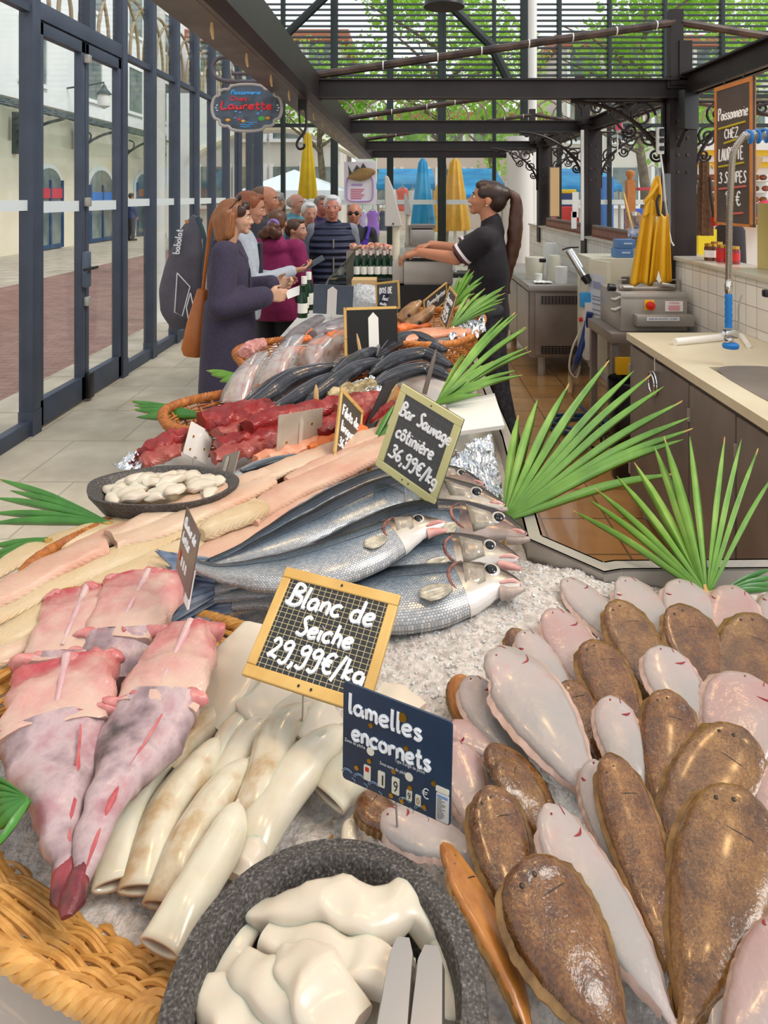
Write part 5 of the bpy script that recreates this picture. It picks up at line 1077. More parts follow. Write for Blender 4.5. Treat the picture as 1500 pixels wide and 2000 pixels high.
# clear sachets of prawns
PLA = glassy('clear_plastic', (.9, .91, .92, 1), .35, .16, .12); PRW = NT('prawn_pink'); PRW.col(PRW.ramp(PRW.noise(24, 4), [(.38, '#b88070'), (.55, '#c8b4a8')])); PRW.set(Roughness=.4); PRW.bump(PRW.noise(40, 3), .6, .006)
for k, (lab, a, b, w) in enumerate((('clear sachet of pink prawns nearest the aisle', (452, 785), (512, 688), 62), ('clear sachet of prawns second from the aisle', (520, 752), (582, 655), 64), ('clear sachet of prawns third from the aisle', (590, 725), (638, 655), 64), ('clear sachet of prawns nearest the black sign back', (640, 700), (676, 648), 56))):
    p = on(*a, .955); q = at(b[0], b[1], F*(H-.97)/(b[1]+55-VY)); T = Thing('prawn_sachet', lab, 'sachet', p, 'clear sachets of prawns'); W = w/F*p.y/2
    P = [p.lerp(q, t) for t in (0, .15, .4, .7, 1)]; mb = MB(); mb.loft(P, Vector((-.3, -.6, .7)).normalized(), [W*.95, W, W*.9, W*.7, W*.55], [.006, .03, .04, .03, .004], None, 2.6, 18); T.part('bag', mb, PLA)
    mb = MB(); mb.loft(P[:4], Vector((-.3, -.6, .7)).normalized(), [W*.6, W*.8, W*.72, W*.35], [.004, .022, .028, .012], None, 2, 16, jit=.012, seed=k); T.part('prawns', mb, PRW.mat)
chunk('octopus', 'curled pink octopus at the basket edge by the aisle', 'octopus', None, [(478, 690), (495, 678), (515, 672)], 30, (.985, .985), pm('octopus_pink', '#d09a94', .35, 0, '#b87870', 60, .8, 90, .008), .03, 2, .012)
g_ = 'orange salmon pieces'; random.seed(5)
for k, (x, y, ang, ln) in enumerate(((570, 690, .6, 40), (585, 668, .5, 44), (606, 655, .4, 40), (630, 650, .3, 36), (648, 640, .5, 34), (600, 690, .3, 40), (640, 668, .2, 40), (660, 655, .4, 36), (672, 640, .5, 30), (655, 685, .3, 40), (625, 672, .5, 30))):
    lab = ('orange salmon slice', 'leftmost orange salmon slice at the sachets')[k == 0]
    chunk('salmon_piece', 'orange salmon piece heaped behind the prawn sachets', 'salmon', g_, [(x-ln*.5, y+ln*.3*ang), (x, y-4), (x+ln*.5, y-ln*.3*ang)], 22, (.99, .99), SL.mat, .016, 2.4, .006)
chunk('salmon_fillet', 'large salmon fillet in the orange basket at right', 'salmon', None, [(770, 668), (820, 655), (870, 650), (915, 652)], 62, (1.0, 1.01), SK.mat, .02, 3, .003)
chunk('salmon_fillet', 'orange salmon end beside the brown fish heads', 'salmon', None, [(772, 645), (800, 638), (840, 636)], 30, (1.0, 1.0), SL.mat, .02, 2.4, .005)
GF = pm('grey_hake_skin', '#8a8488', .3, .1, '#6c666c', 20, .2, 120, .002)
for lab, pts, w in (('grey fish with a pointed tail toward the aisle', [(560, 672), (590, 645), (625, 622)], 34), ('long grey fish in front of the slate back', [(610, 655), (650, 636), (700, 622)], 30), ('grey fish lying under the black sign back', [(625, 648), (670, 640), (700, 630)], 26)):
    chunk('grey_fish', lab, 'fish', 'grey fish behind the salmon', pts, w, (1.0, 1.0), GF, .025, 2, .003)
BF = pm('brown_gurnard', '#a07a50', .3, 0, '#6c4c30', 20, .2, 120, .002)
for lab, pts, w in (('brown fish head pointing up left of the slanting sign', [(782, 628), (800, 608), (822, 588)], 30), ('second brown fish head with an open black mouth', [(795, 638), (825, 622), (848, 598)], 32)):
    P = on(pts[0][0], pts[0][1], 1.0); T = Thing('brown_fish', lab, 'fish', P, 'brown fish heads'); d = P.y; Q = catmull([at(x, y, d+.03*i) for i, (x, y) in enumerate(pts)], 12); W = w/F*d/2
    mb = MB(); mb.loft(Q, Vector((0, -.6, .8)), [W*interp([(0, .8), (.3, 1), (.7, .85), (1, .3)], i/12) for i in range(13)], [W*.8*interp([(0, .8), (.3, 1), (.7, .85), (1, .3)], i/12) for i in range(13)], None, 2, 16); T.part('body', mb, BF)
    mb = MB(); mb.ball(Q[4]+Vector((.01, -W*.75, .0)), W*.25, None, 10, 8); T.part('mouth', mb, M['black'])

# ---- aluminium foil
FO = NT('aluminium_foil'); FO.set(Metallic=1.0, Roughness=.16); FO.b.inputs['Base Color'].default_value = lin('#d8dadc'); FO.bump(FO.noise(40, 3), .5, .01)
def foil(label, poly, z, amp=.012, n=26):
    a, b, c, d = [on(x, y, zz) for (x, y), zz in zip(poly, z)]
    mb = MB(); mb.grid(lambda u, v: (lambda p: p+Vector((0, 0, amp*(noise.noise(p*38)+.6*abs(noise.noise(p*90))))))(a.lerp(b, u).lerp(d.lerp(c, u), v)), n, n)
    solo('foil_sheet', mb, FO.mat, label, 'foil', 'crumpled foil sheets', smooth=False)
foil('crumpled foil beside the heads of the sea bass', [(850, 900), (960, 850), (985, 980), (870, 1010)], (.93, .93, .92, .93), .02, 34)
foil('foil crumpled under the far palm leaves at the salmon', [(870, 640), (945, 622), (950, 650), (880, 668)], (1.02, 1.02, 1.0, 1.0), .03)
foil('foil edge sticking out beside the red tuna at the aisle', [(215, 912), (330, 842), (372, 862), (262, 925)], (.94, .94, .93, .93), .02)
foil('foil under the left monkfish pieces at the frame edge', [(-20, 1240), (70, 1225), (80, 1275), (-20, 1290)], (.915, .915, .91, .91), .015)
foil('foil between black fish and tuna', [(650, 760), (735, 735), (750, 770), (660, 790)], (.98, .98, .975, .975), .02)
foil('foil under the prawn sachets', [(415, 800), (500, 755), (530, 780), (440, 812)], (.955, .96, .96, .955), .012)
mb = MB(); mb.slab(on(870, 795, .95), on(965, 775, .95), on(985, 838, .93), on(900, 850, .93), .012); solo('white_tray', mb, M['white'], 'white plastic tray under the leaves near the seller', 'tray', smooth=False)

# ================================================================== PALM LEAVES
PG = NT('palm_green'); PG.col(PG.ramp(PG.noise(7, 4), [(.3, '#4a7c24'), (.55, '#6c9e36'), (.75, '#98ba58')])); PG.set(Roughness=.35)
sp = PG.n('ShaderNodeSeparateXYZ'); PG.l(PG.co('UV'), sp.inputs[0]); wv = PG.n('ShaderNodeTexWave'); wv.bands_direction = 'Y'; wv.inputs['Scale'].default_value = 9; PG.l(PG.co('UV'), wv.inputs[0]); PG.bump(wv.outputs[1], .3, .001)
PGD = pm('palm_dark_green', '#2f6424', .35, 0, '#4a8a34', 8, .1, 80); PGY = pm('palm_tip_tan', '#b89452', .6)
def frond(name, label, root, rd, tips, width, mat=None, bow=.03, group='palm leaves decorating the stall', tip_tan=True, extra=0, stalk=True):
    """root (px,py) at distance rd; tips (px,py,distance)"""
    if extra:
        random.seed(int(root[0])); tips = tips+[(a[0]+random.uniform(-12, 12), a[1]+random.uniform(-14, 14), a[2]+random.uniform(-.06, .06)) for a in tips for _ in range(extra)]
    R0 = at(root[0], root[1], rd); T = Thing(name, label, 'palm leaf', R0, group); mat = mat or PG.mat
    mb = MB(); tb = MB()
    for j, (x, y, d) in enumerate(tips):
        E = at(x, y, d); ax = E-R0; L = ax.length; mid = R0.lerp(E, .55)+UP*bow*L
        P = catmull([R0, mid, E], 14); V = []; U = []
        sdv = ax.cross(Vector((0, 1, .35))).normalized()
        for i, p in enumerate(P):
            t = i/14; w = width*interp([(0, .35), (.25, .8), (.5, 1), (.75, .78), (.92, .35), (1, .04)], t); t_ = (P[min(i+1, 14)]-P[max(i-1, 0)]).normalized(); nn = sdv.cross(t_).normalized()
            V += [p-sdv*w, p-nn*w*.45, p+sdv*w]; U += [(t, 0), (t, .5), (t, 1)]
        Fc = []
        for i in range(14): Fc += [(3*i, 3*i+1, 3*i+4, 3*i+3), (3*i+1, 3*i+2, 3*i+5, 3*i+4)]
        mb.add(V, Fc, U)
        if tip_tan and j % 2 == 0:
            e0 = P[13].lerp(P[14], .3); tb.tube([e0, E, E+(E-e0)*.25+UP*.002*(j % 3-1)], [width*.16, width*.12, width*.02], 5)
    T.part('blades', mb, mat, solid=.0007)
    if tb.v: T.part('dry_tips', tb, PGY)
    if not stalk: return
    mb = MB(); mb.tube([R0-UP*.05+Vector((0, -.01, 0)), R0, R0+(at(*tips[len(tips)//2])-R0)*.06], [.006, .007, .004], 8); T.part('stalk', mb, PGY)
f1 = [(1012, 812, 1.62), (1050, 780, 1.64), (1110, 752, 1.66), (1170, 728, 1.70), (1188, 706, 1.72), (1238, 724, 1.74), (1270, 733, 1.74), (1296, 755, 1.74), (1330, 785, 1.72), (1347, 815, 1.70), (1350, 838, 1.68), (1335, 858, 1.66), (1318, 925, 1.58)]
frond('palm_leaf', 'big bright green palm leaf fanning out beside the sea bass heads', (985, 1018), 1.40, f1, .016)
f2 = [(1120, 998, 1.34), (1150, 975, 1.35), (1164, 955, 1.36), (1205, 930, 1.38), (1240, 905, 1.38), (1278, 872, 1.38), (1297, 853, 1.38), (1347, 852, 1.38), (1415, 857, 1.36), (1448, 858, 1.36), (1480, 878, 1.36), (1512, 925, 1.34)]
frond('palm_leaf', 'upright palm leaf fan rising from the back row of soles', (1382, 1165), 1.145, f2, .0105)
frond('palm_leaf', 'dark palm leaf lying along the rim at the right edge', (1395, 1165), 1.14, [(1510, 1110, 1.2), (1520, 1125, 1.18), (1520, 1140, 1.17), (1510, 1152, 1.16)], .010, PGD)
frond('palm_leaf', 'palm leaves drooping over the tray behind the framed bass sign', (850, 790), 2.0, [(1005, 612, 2.45), (993, 632, 2.4), (970, 640, 2.4), (1030, 640, 2.4), (1036, 686, 2.3), (985, 700, 2.3), (1010, 735, 2.2), (960, 720, 2.2), (925, 745, 2.1), (905, 690, 2.3), (940, 770, 2.05)], .0125, extra=2)
frond('palm_leaf', 'palm leaves standing in front of the seller above the salmon', (880, 640), 2.9, [(975, 570, 3.15), (968, 578, 3.12), (980, 590, 3.1), (950, 575, 3.15), (930, 585, 3.1)], .013, extra=3)
frond('palm_leaf', 'palm leaf tuft between scale and seller', (882, 600), 3.3, [(912, 532, 3.4), (922, 540, 3.4), (933, 548, 3.38), (905, 545, 3.4), (918, 575, 3.35)], .013, extra=3)
frond('palm_leaf', 'dark green palm leaves hanging over the left basket edge', (215, 1022), 1.33, [(-5, 935, 1.42), (20, 958, 1.4), (-10, 972, 1.4), (-20, 1002, 1.38), (-20, 1022, 1.36)], .0125, PGD, .02)
frond('palm_leaf', 'dark palm leaf tips lower on the left edge by the foil', (95, 1052), 1.27, [(-20, 1068, 1.3), (-20, 1085, 1.28), (-20, 1098, 1.27)], .010, PGD, .0)
frond('palm_leaf', 'bundle of palm blades sticking out over the aisle beside the tuna', (402, 812), 2.02, [(253, 783, 2.1), (262, 792, 2.08), (258, 800, 2.06), (266, 815, 2.04), (285, 808, 2.04), (290, 800, 2.05)], .016, PGD, .0)
frond('palm_leaf', 'small palm blade by the coat hem at the sachets', (470, 735), 2.45, [(404, 724, 2.5), (412, 732, 2.48), (430, 745, 2.45)], .016, None, .0)
frond('palm_leaf', 'palm leaf fan at the left edge beside the monkfish tails', (58, 1562), .70, [(-15, 1510, .74), (-20, 1530, .73), (-25, 1552, .72), (-25, 1575, .71), (-20, 1598, .70), (-10, 1622, .69), (-12, 1660, .66)], .0095, PGD, .0, stalk=False)
frond('palm_leaf', 'single palm blade behind the foot of the framed bass sign', (722, 880), 1.72, [(790, 800, 1.8), (770, 790, 1.82)], .010, PGD, .0)
# ================================================================== PEOPLE
def remesh(name, mb, mat, parent, loc, vox, smooth_it=6, label=None):
    """one continuous surface out of overlapping closed limbs"""
    o = link_mesh(name, mb, mat, loc=loc, parent=parent)
    md = o.modifiers.new('r', 'REMESH'); md.mode = 'VOXEL'; md.voxel_size = vox; md.use_smooth_shade = True
    m2 = o.modifiers.new('s', 'SMOOTH'); m2.factor = .5; m2.iterations = smooth_it
    dg = bpy.context.evaluated_depsgraph_get(); me = bpy.data.meshes.new_from_object(o.evaluated_get(dg)); old = o.data
    o.modifiers.clear(); o.data = me; bpy.data.meshes.remove(old); me.name = name
    if not me.materials: me.materials.append(mat)
    me.polygons.foreach_set('use_smooth', [True]*len(me.polygons))
    if label: o['label'] = label
    return o
SKINS = {}
def skin(c):
    if c not in SKINS: SKINS[c] = pm('skin_'+c[1:], c, .45, 0, None, sss=.12)
    return SKINS[c]
CL = {}
def cloth(c, c2=None, sc=30, rough=.8, bump=.25, bs=200):
    k = (c, c2)
    if k not in CL: CL[k] = pm('cloth_'+c[1:], c, rough, 0, c2 or c, sc, bump, bs, .002, sheen=.04)
    return CL[k]
HAIRM = {}
def hairm(c, c2):
    if c not in HAIRM:
        m = NT('hair_'+c[1:]); w = m.n('ShaderNodeTexWave'); w.inputs['Scale'].default_value = 45; w.inputs['Distortion'].default_value = 9; w.inputs['Detail'].default_value = 3
        mp = m.n('ShaderNodeMapping'); mp.inputs['Scale'].default_value = (1, 1, .12); m.l(m.co('Object'), mp.inputs[0]); m.l(mp.outputs[0], w.inputs[0]); m.col(m.ramp(w.outputs[1], [(.0, c), (1, c2)])); m.set(Roughness=.4); m.bump(w.outputs[1], .2, .002); HAIRM[c] = m.mat
    return HAIRM[c]
class Person:
    J0 = dict(pelvis=(0, 0, .94), waist=(.0, 0, 1.08), chest=(0, 0, 1.27), neck=(-.015, 0, 1.45), headb=(.01, 0, 1.53),
              shL=(-.01, .175, 1.405), elL=(-.03, .225, 1.12), wrL=(.06, .225, .88), shR=(-.01, -.175, 1.405), elR=(-.03, -.225, 1.12), wrR=(.06, -.225, .88),
              hiL=(0, .085, .92), knL=(.02, .09, .50), anL=(-.02, .095, .09), toL=(.13, .11, .03), hiR=(0, -.085, .92), knR=(.02, -.09, .50), anR=(-.02, -.095, .09), toR=(.13, -.11, .03))
    def __init__(s, label, x, y, yaw, hgt, pose=None, skin_c='#c99478', vox=.010, build=1.0, head=(0, 0), z0=0):
        s.k = hgt/1.70; s.loc = Vector((x, y, z0)); s.R = Matrix.Rotation(yaw, 3, 'Z'); s.J = dict(Person.J0); s.J.update(pose or {}); s.vox = vox; s.b = build
        s.o = bpy.data.objects.new('person', None); C.objects.link(s.o); s.o.location = s.loc; tag(s.o, label, 'person'); s.sk = skin(skin_c)
        hy, hp = head; s.HR = Matrix.Rotation(hy, 3, 'Z') @ Matrix.Rotation(-hp, 3, 'Y'); s.hands = []
    def W(s, p): return s.loc+s.R @ (Vector(p)*s.k)
    def j(s, n): return s.W(s.J[n])
    def hd(s, p):   # head-local (forward, left, up from head base) -> world
        return s.W(Vector(s.J['headb'])+s.HR @ Vector(p))
    def HRW(s): return s.R @ s.HR
    def cap(s, mb, a, b, ra, rb):
        a, b = Vector(a), Vector(b); d = b-a; m = 5
        mb.ball(a, ra, None, 14, 8); mb.ball(b, rb, None, 14, 8); mb.tube([a.lerp(b, i/m) for i in range(m+1)], [lerp(ra, rb, i/m) for i in range(m+1)], 14)
    def limb(s, mb, names, rads):
        for (a, b), (ra, rb) in zip(zip(names, names[1:]), zip(rads, rads[1:])): s.cap(mb, s.j(a) if isinstance(a, str) else s.W(a), s.j(b) if isinstance(b, str) else s.W(b), ra*s.k*s.b, rb*s.k*s.b)
    def torso(s, mb, g=0, low=.90, hipw=.16):
        P = [s.W(Vector(s.J['pelvis'])+Vector((0, 0, low-.94))), s.j('pelvis'), s.j('waist'), s.j('chest'), s.W(Vector(s.J['chest'])+Vector((-.005, 0, .10))), s.W(Vector(s.J['neck'])+Vector((0, 0, -.02)))]
        side = s.R @ Vector((0, 1, 0)); n = 12; Q = catmull(P, n); k = s.k*s.b
        w = [interp([(0, hipw), (.2, .165), (.4, .14), (.62, .17), (.82, .165), (1, .07)], i/n)*k+g for i in range(n+1)]; h = [interp([(0, .10), (.2, .115), (.4, .10), (.62, .118), (.82, .095), (1, .06)], i/n)*k+g for i in range(n+1)]
        mb.loft(Q, s.R @ Vector((1, 0, 0)), w, h, None, 2.4, 20)
    def hand(s, mb, wr, d, nrm, side, curl=.6, L=1.0, fc=None):
        """palm + five fingers; d pointing direction, nrm the way the palm faces, side the thumb side (world vectors)"""
        k = s.k*L; d = d.normalized(); nrm = (nrm-d*nrm.dot(d)).normalized(); th = (side-d*side.dot(d)-nrm*side.dot(nrm)).normalized()
        pal = wr+d*.085*k
        for i in range(4):
            o = th*(.030-.020*i)*k; s.cap(mb, wr+d*.012*k+o*.55, pal+o-d*(.006*abs(i-1))*k, .0155*k, .0135*k)
        for i, (l1, l2, l3) in enumerate(((.040, .025, .02), (.045, .029, .021), (.041, .027, .02), (.032, .02, .018))):
            c = (fc[i] if fc else curl*(1+.08*i)); p = pal+th*(.030-.020*i)*k-d*(.006*abs(i-1))*k; a = c*.55; v = d*math.cos(a)+nrm*math.sin(a)
            for q, (l, r0, r1) in enumerate(((l1, .0098, .0088), (l2, .0088, .008), (l3, .008, .0065))):
                e = p+v*l*k; s.cap(mb, p, e, r0*k, r1*k); p = e; a += c*(.95, .7, .5)[q]; v = d*math.cos(a)+nrm*math.sin(a)
        b = wr+d*.02*k+th*.022*k; v = (d*.75+th*.75+nrm*.35).normalized(); e = b+v*.042*k; s.cap(mb, b, e, .0145*k, .0115*k); v = (d*.9+th*.15+nrm*.5*(.5+curl)).normalized(); f = e+v*.030*k; s.cap(mb, e, f, .0110*k, .0092*k); s.cap(mb, f, f+(v+nrm*.2).normalized()*.022*k, .0092*k, .0075*k)
    def head_shape(s, mb, jaw=1.0, nose=1.0):
        R = s.HRW(); k = s.k
        def el(p, r): mb.ball(s.hd(p), tuple(x*k for x in r), R, 20, 14)
        s.cap(mb, s.j('neck'), s.hd((.0, 0, .03)), .056*k, .052*k)
        el((.0, 0, .105), (.097, .075, .082)); el((.035, 0, .075), (.062, .064, .075)); el((.045, 0, .035), (.050, .050*jaw, .048)); el((.078, 0, -.002), (.022, .026*jaw, .02))
        el((.083, 0, .098), (.018, .045, .012)); el((.070, .034, .055), (.022, .022, .024)); el((.070, -.034, .055), (.022, .022, .024))
        s.cap(mb, s.hd((.096, 0, .088)), s.hd((.113*nose, 0, .052)), .0085*k, .0115*k); el((.101*nose, .012, .049), (.010, .008, .008)); el((.101*nose, -.012, .049), (.010, .008, .008))
        el((.094, 0, .026), (.010, .020, .005)); el((.093, 0, .016), (.010, .018, .0055))
        for sg in (-1, 1): el((-.005, sg*.076, .07), (.017, .008, .03))
    def face(s, brow='#3a2a20', eye='#2a1c14', lips=None):
        k = s.k; R = s.HRW()
        for sg in (-1, 1):
            mb = MB(); mb.ball(s.hd((.083, sg*.032, .082)), tuple(x*k for x in (.010, .0135, .0075)), R, 12, 8); e = s.part('eye', mb, bpy.data.materials.get('eye_white') or pm('eye_white', '#e8e2dc', .2))
            mb = MB(); mb.ball(s.hd((.0895, sg*.032, .082)), tuple(x*k for x in (.0055, .006, .006)), R, 10, 6); s.part('iris', mb, bpy.data.materials.get('iris_dark') or pm('iris_dark', '#1c120c', .15), parent=e)
            mb = MB(); mb.tube([s.hd((.097, sg*.014, .102)), s.hd((.096, sg*.032, .107)), s.hd((.082, sg*.052, .101))], [.003*k, .0042*k, .002*k], 6); s.part('eyebrow', mb, hairm(brow, brow))
        mb = MB(); mb.tube([s.hd((.095, -.022, .020)), s.hd((.104, -.008, .0225)), s.hd((.1045, .008, .0225)), s.hd((.095, .022, .020))], [.002*k, .005*k, .005*k, .002*k], 8); s.part('lips', mb, skin(lips or '#a8625a'))
    def part(s, nm, mb, mat, parent=None, label=None, **kk): return tag(link_mesh(nm, mb, mat, loc=s.loc, parent=parent or s.o, **kk), label)
    def body(s, handspec=None, fingers=True):
        mb = MB(); s.torso(mb); s.head_shape(mb)
        for q in 'LR':
            s.limb(mb, ['sh'+q, 'el'+q, 'wr'+q], [.052, .042, .029]); s.limb(mb, ['hi'+q, 'kn'+q, 'an'+q], [.085, .058, .04]); s.limb(mb, ['an'+q, 'to'+q], [.04, .03])
            s.cap(mb, s.W(Vector(s.J['chest'])+Vector((-.01, 0, .12))), s.j('sh'+q), .06*s.k, .058*s.k)
            sp = (handspec or {}).get(q)
            d = (s.j('wr'+q)-s.j('el'+q)).normalized()
            if sp: s.hand(mb, s.j('wr'+q), s.R @ Vector(sp[0]), s.R @ Vector(sp[1]), s.R @ Vector(sp[2]), sp[3], 1.0, sp[4] if len(sp) > 4 else None)
            elif fingers: s.hand(mb, s.j('wr'+q), d, s.R @ Vector((0, -1 if q == 'L' else 1, 0)), s.R @ Vector((1, 0, 0)), .5)
        remesh('body', mb, s.sk, s.o, s.loc, s.vox, 4)
    def top(s, mat, g=.012, low=.86, sleeve=1.0, hood=False, collar=True, name='jacket', slr=(.066, .058, .044), flare=0, vox=.011):
        mb = MB(); s.torso(mb, g, low, .165+flare)
        for q in 'LR':
            s.cap(mb, s.W(Vector(s.J['chest'])+Vector((-.01, 0, .11))), s.j('sh'+q), (.062+g)*s.k, (slr[0]-.002)*s.k)
            e = s.j('el'+q); w = s.j('wr'+q)
            if sleeve >= 1: s.cap(mb, s.j('sh'+q), e, slr[0]*s.k, slr[1]*s.k); s.cap(mb, e, w.lerp(e, .06), slr[1]*s.k, slr[2]*s.k)
            elif sleeve > 0: s.cap(mb, s.j('sh'+q), s.j('sh'+q).lerp(e, sleeve), slr[0]*s.k, slr[1]*s.k)
        if collar:
            n0 = s.W(Vector(s.J['neck'])+Vector((-.006, 0, -.035))); n1 = s.W(Vector(s.J['neck'])+Vector((.0, 0, .03))); s.cap(mb, n0, n1, .074*s.k, .064*s.k)
        if hood: mb.ball(s.W(Vector(s.J['neck'])+Vector((-.075, 0, -.03))), tuple(x*s.k for x in (.06, .11, .075)), s.R, 16, 10); s.cap(mb, s.W(Vector(s.J['neck'])+Vector((.0, .075, -.02))), s.W(Vector(s.J['neck'])+Vector((-.06, .06, -.03))), .032*s.k, .04*s.k); s.cap(mb, s.W(Vector(s.J['neck'])+Vector((.0, -.075, -.02))), s.W(Vector(s.J['neck'])+Vector((-.06, -.06, -.03))), .032*s.k, .04*s.k)
        return remesh(name, mb, mat, s.o, s.loc, vox, 5)
    def legs(s, mat, name='trousers', rr=(.10, .075, .06)):
        mb = MB(); s.cap(mb, s.W(Vector(s.J['hiL'])+Vector((0, 0, .04))), s.W(Vector(s.J['hiR'])+Vector((0, 0, .04))), .105*s.k, .105*s.k)
        for q in 'LR': s.limb(mb, ['hi'+q, 'kn'+q, 'an'+q], rr)
        return remesh(name, mb, mat, s.o, s.loc, .013, 4)
    def shoes(s, mat):
        for q in 'LR':
            mb = MB(); a = s.j('an'+q); t = s.j('to'+q); s.cap(mb, Vector((a.x, a.y, s.loc.z+.05*s.k)), Vector((t.x, t.y, s.loc.z+.035*s.k)), .048*s.k, .04*s.k); mb.v = [Vector((v.x, v.y, max(v.z, s.loc.z+.002))) for v in mb.v]; s.part('shoe', mb, mat)
    def hair(s, mat, blobs, cap_=(.006, 0, .118, .104, .084, .078), bald=0):
        mb = MB(); R = s.HRW(); k = s.k
        if cap_:
            x, y, z, a, b, c = cap_; mb.ball(s.hd((x-.018, y, z)), (a*k*.93, b*k, c*k), R, 20, 14)
        for bl in blobs:
            if len(bl) == 6: mb.ball(s.hd(bl[:3]), tuple(v*k for v in bl[3:]), R, 14, 10)
            else: s.cap(mb, s.hd(bl[:3]), s.hd(bl[3:6]), bl[6]*k, bl[7]*k)
        return remesh('hair', mb, mat, s.o, s.loc, .007, 3)
SHORT = [(-.06, 0, .08, .05, .07, .07), (.0, .06, .11, .05, .02, .045), (.0, -.06, .11, .05, .02, .045), (.055, 0, .165, .035, .05, .022)]
SIDES = [(-.07, 0, .075, .04, .066, .06), (-.02, .066, .09, .045, .014, .035), (-.02, -.066, .09, .045, .014, .035)]

# ---- the woman in the aubergine coat, facing right
px_ = at(455, 400, 3.75)
w1 = Person('woman in a long aubergine coat with sunglasses in her hair, holding a small card', px_.x-.02, 3.75, math.radians(8), 1.565, dict(
    shL=(-.01, .16, 1.40), elL=(.04, .22, 1.12), wrL=(.26, .14, 1.17), shR=(-.01, -.16, 1.40), elR=(-.02, -.22, 1.10), wrR=(.235, -.12, 1.135), headb=(.02, 0, 1.525)), '#cfa083', .0065, .94, (.12, -.06))
w1.body({'R': ((1, .05, .05), (0, 1, -.1), (0, .1, 1), 1.0), 'L': ((1, -.1, .1), (0, -1, .2), (0, 0, 1), .9)})
w1.face('#2c1c14', lips='#b06a60')
ct = cloth('#332c40', '#3a334a', 60, .85, .3, 260)
mb = MB(); w1.torso(mb, .02, .94, .175)
for q in 'LR': w1.cap(mb, w1.W((-.01, 0, 1.38)), w1.j('sh'+q), .075, .07); w1.limb(mb, ['sh'+q, 'el'+q], [.082, .085]); w1.cap(mb, w1.j('el'+q), w1.j('wr'+q).lerp(w1.j('el'+q), .10), .08, .062)
P = [w1.W((.0, 0, z)) for z in (1.1, .9, .6, .35, .24)]
mb.loft(P, w1.R @ Vector((1, 0, 0)), [.165, .185, .205, .215, .215], [.135, .15, .165, .17, .17], None, 2.3, 24)
remesh('coat', mb, ct, w1.o, w1.loc, .010, 5)
mb = MB(); w1.cap(mb, w1.W((-.07, .03, 1.44)), w1.W((.05, .085, 1.41)), .028, .022); w1.cap(mb, w1.W((-.07, -.03, 1.44)), w1.W((.05, -.085, 1.41)), .028, .022); w1.cap(mb, w1.W((.05, -.085, 1.41)), w1.W((.10, -.05, 1.34)), .024, .012); w1.cap(mb, w1.W((.05, .085, 1.41)), w1.W((.10, .05, 1.34)), .024, .012); w1.cap(mb, w1.W((-.075, .03, 1.44)), w1.W((-.075, -.03, 1.44)), .028, .028)
remesh('coat_collar', mb, ct, w1.o, w1.loc, .007, 3)
mb = MB(); mb.tube([w1.W((.128, -.075, z)) for z in (1.3, 1.1, .9)], .004, 6); w1.part('coat_front_seam', mb, cloth('#2c2638'))
for q in 'LR': mb = MB(); w1.limb(mb, ['kn'+q, 'an'+q], [.055, .045]); w1.part('trouser_leg', mb, cloth('#22202a'))
w1.shoes(M['black'])
w1.hair(hairm('#6e3e1e', '#a4693a'), [(-.06, 0, .08, .062, .082, .085), (-.045, .07, .10, -.03, .075, -.03, .036, .026), (-.045, -.07, .10, -.03, -.075, -.03, .04, .03), (-.07, .04, .06, -.06, .05, -.05, .045, .032), (-.07, -.04, .06, -.06, -.05, -.05, .05, .036), (-.085, 0, .06, -.07, 0, -.045, .045, .036), (-.01, -.078, .09, -.005, -.08, -.02, .02, .02)], (.008, 0, .118, .105, .086, .080))
w1.hair(hairm('#2c1a12', '#46281a'), [(.055, 0, .150, .045, .060, .035), (.03, -.062, .12, .045, .02, .04), (.03, .062, .12, .045, .02, .04)], None)['label'] = 'darker hair at the crown and temple'
mb = MB()
for sg in (-1, 1): mb.ball(w1.hd((.028, sg*.035, .205)), tuple(v*w1.k for v in (.014, .03, .02)), w1.HRW(), 12, 8); mb.tube([w1.hd((.028, sg*.066, .20)), w1.hd((-.02, sg*.085, .14)), w1.hd((-.045, sg*.086, .115))], .003, 6)
w1.part('sunglasses', mb, pm('sunglass_dark', '#2a2224', .12), label='dark sunglasses pushed up into the hair')
mb = MB(); mb.ball(w1.hd((.0, -.084, .03)), .006, None, 8, 6); w1.part('earring', mb, pm('pearl', '#e8e0dc', .15))
hp = w1.j('wrR')+w1.R @ Vector((.115, .0, .0)); mb = MB(); mb.box(hp+w1.R @ Vector((.03, .01, .018)), (.085, .055, .0012), w1.R @ Matrix.Rotation(-.35, 3, 'Y') @ Matrix.Rotation(.9, 3, 'X')); solo('card', mb, M['white'], 'small white card in the hand of the woman in the aubergine coat', 'card', smooth=False)
# tan shoulder bag
bp = at(378, 640, 3.95)
T = Thing('shoulder_bag', 'tan leather shoulder bag hanging behind the woman in the aubergine coat', 'bag', (bp.x, bp.y, at(0, 690, 3.95).z))
LE = pm('tan_leather', '#b8692c', .45, 0, '#a65a22', 8, .15, 60)
z0, z1 = at(0, 690, 3.95).z, at(0, 565, 3.95).z; cx = at(386, 0, 3.95).x
mb = MB(); mb.loft([Vector((cx-.01, 3.95, z0)), Vector((cx-.005, 3.95, z0+.04)), Vector((cx+.01, 3.95, (z0+z1)/2)), Vector((cx+.03, 3.95, z1))], Vector((0, -1, 0)), [.06, .075, .06, .03], [.10, .12, .10, .03], None, 3, 18); T.part('bag_body', mb, LE)
mb = MB(); mb.tube(catmull([(cx+.03, 3.95, z1-.02), (cx+.06, 3.93, z1+.2), (cx+.10, 3.90, z1+.42), (cx+.16, 3.86, z1+.5)], 12), .011, 8); T.part('strap', mb, LE)

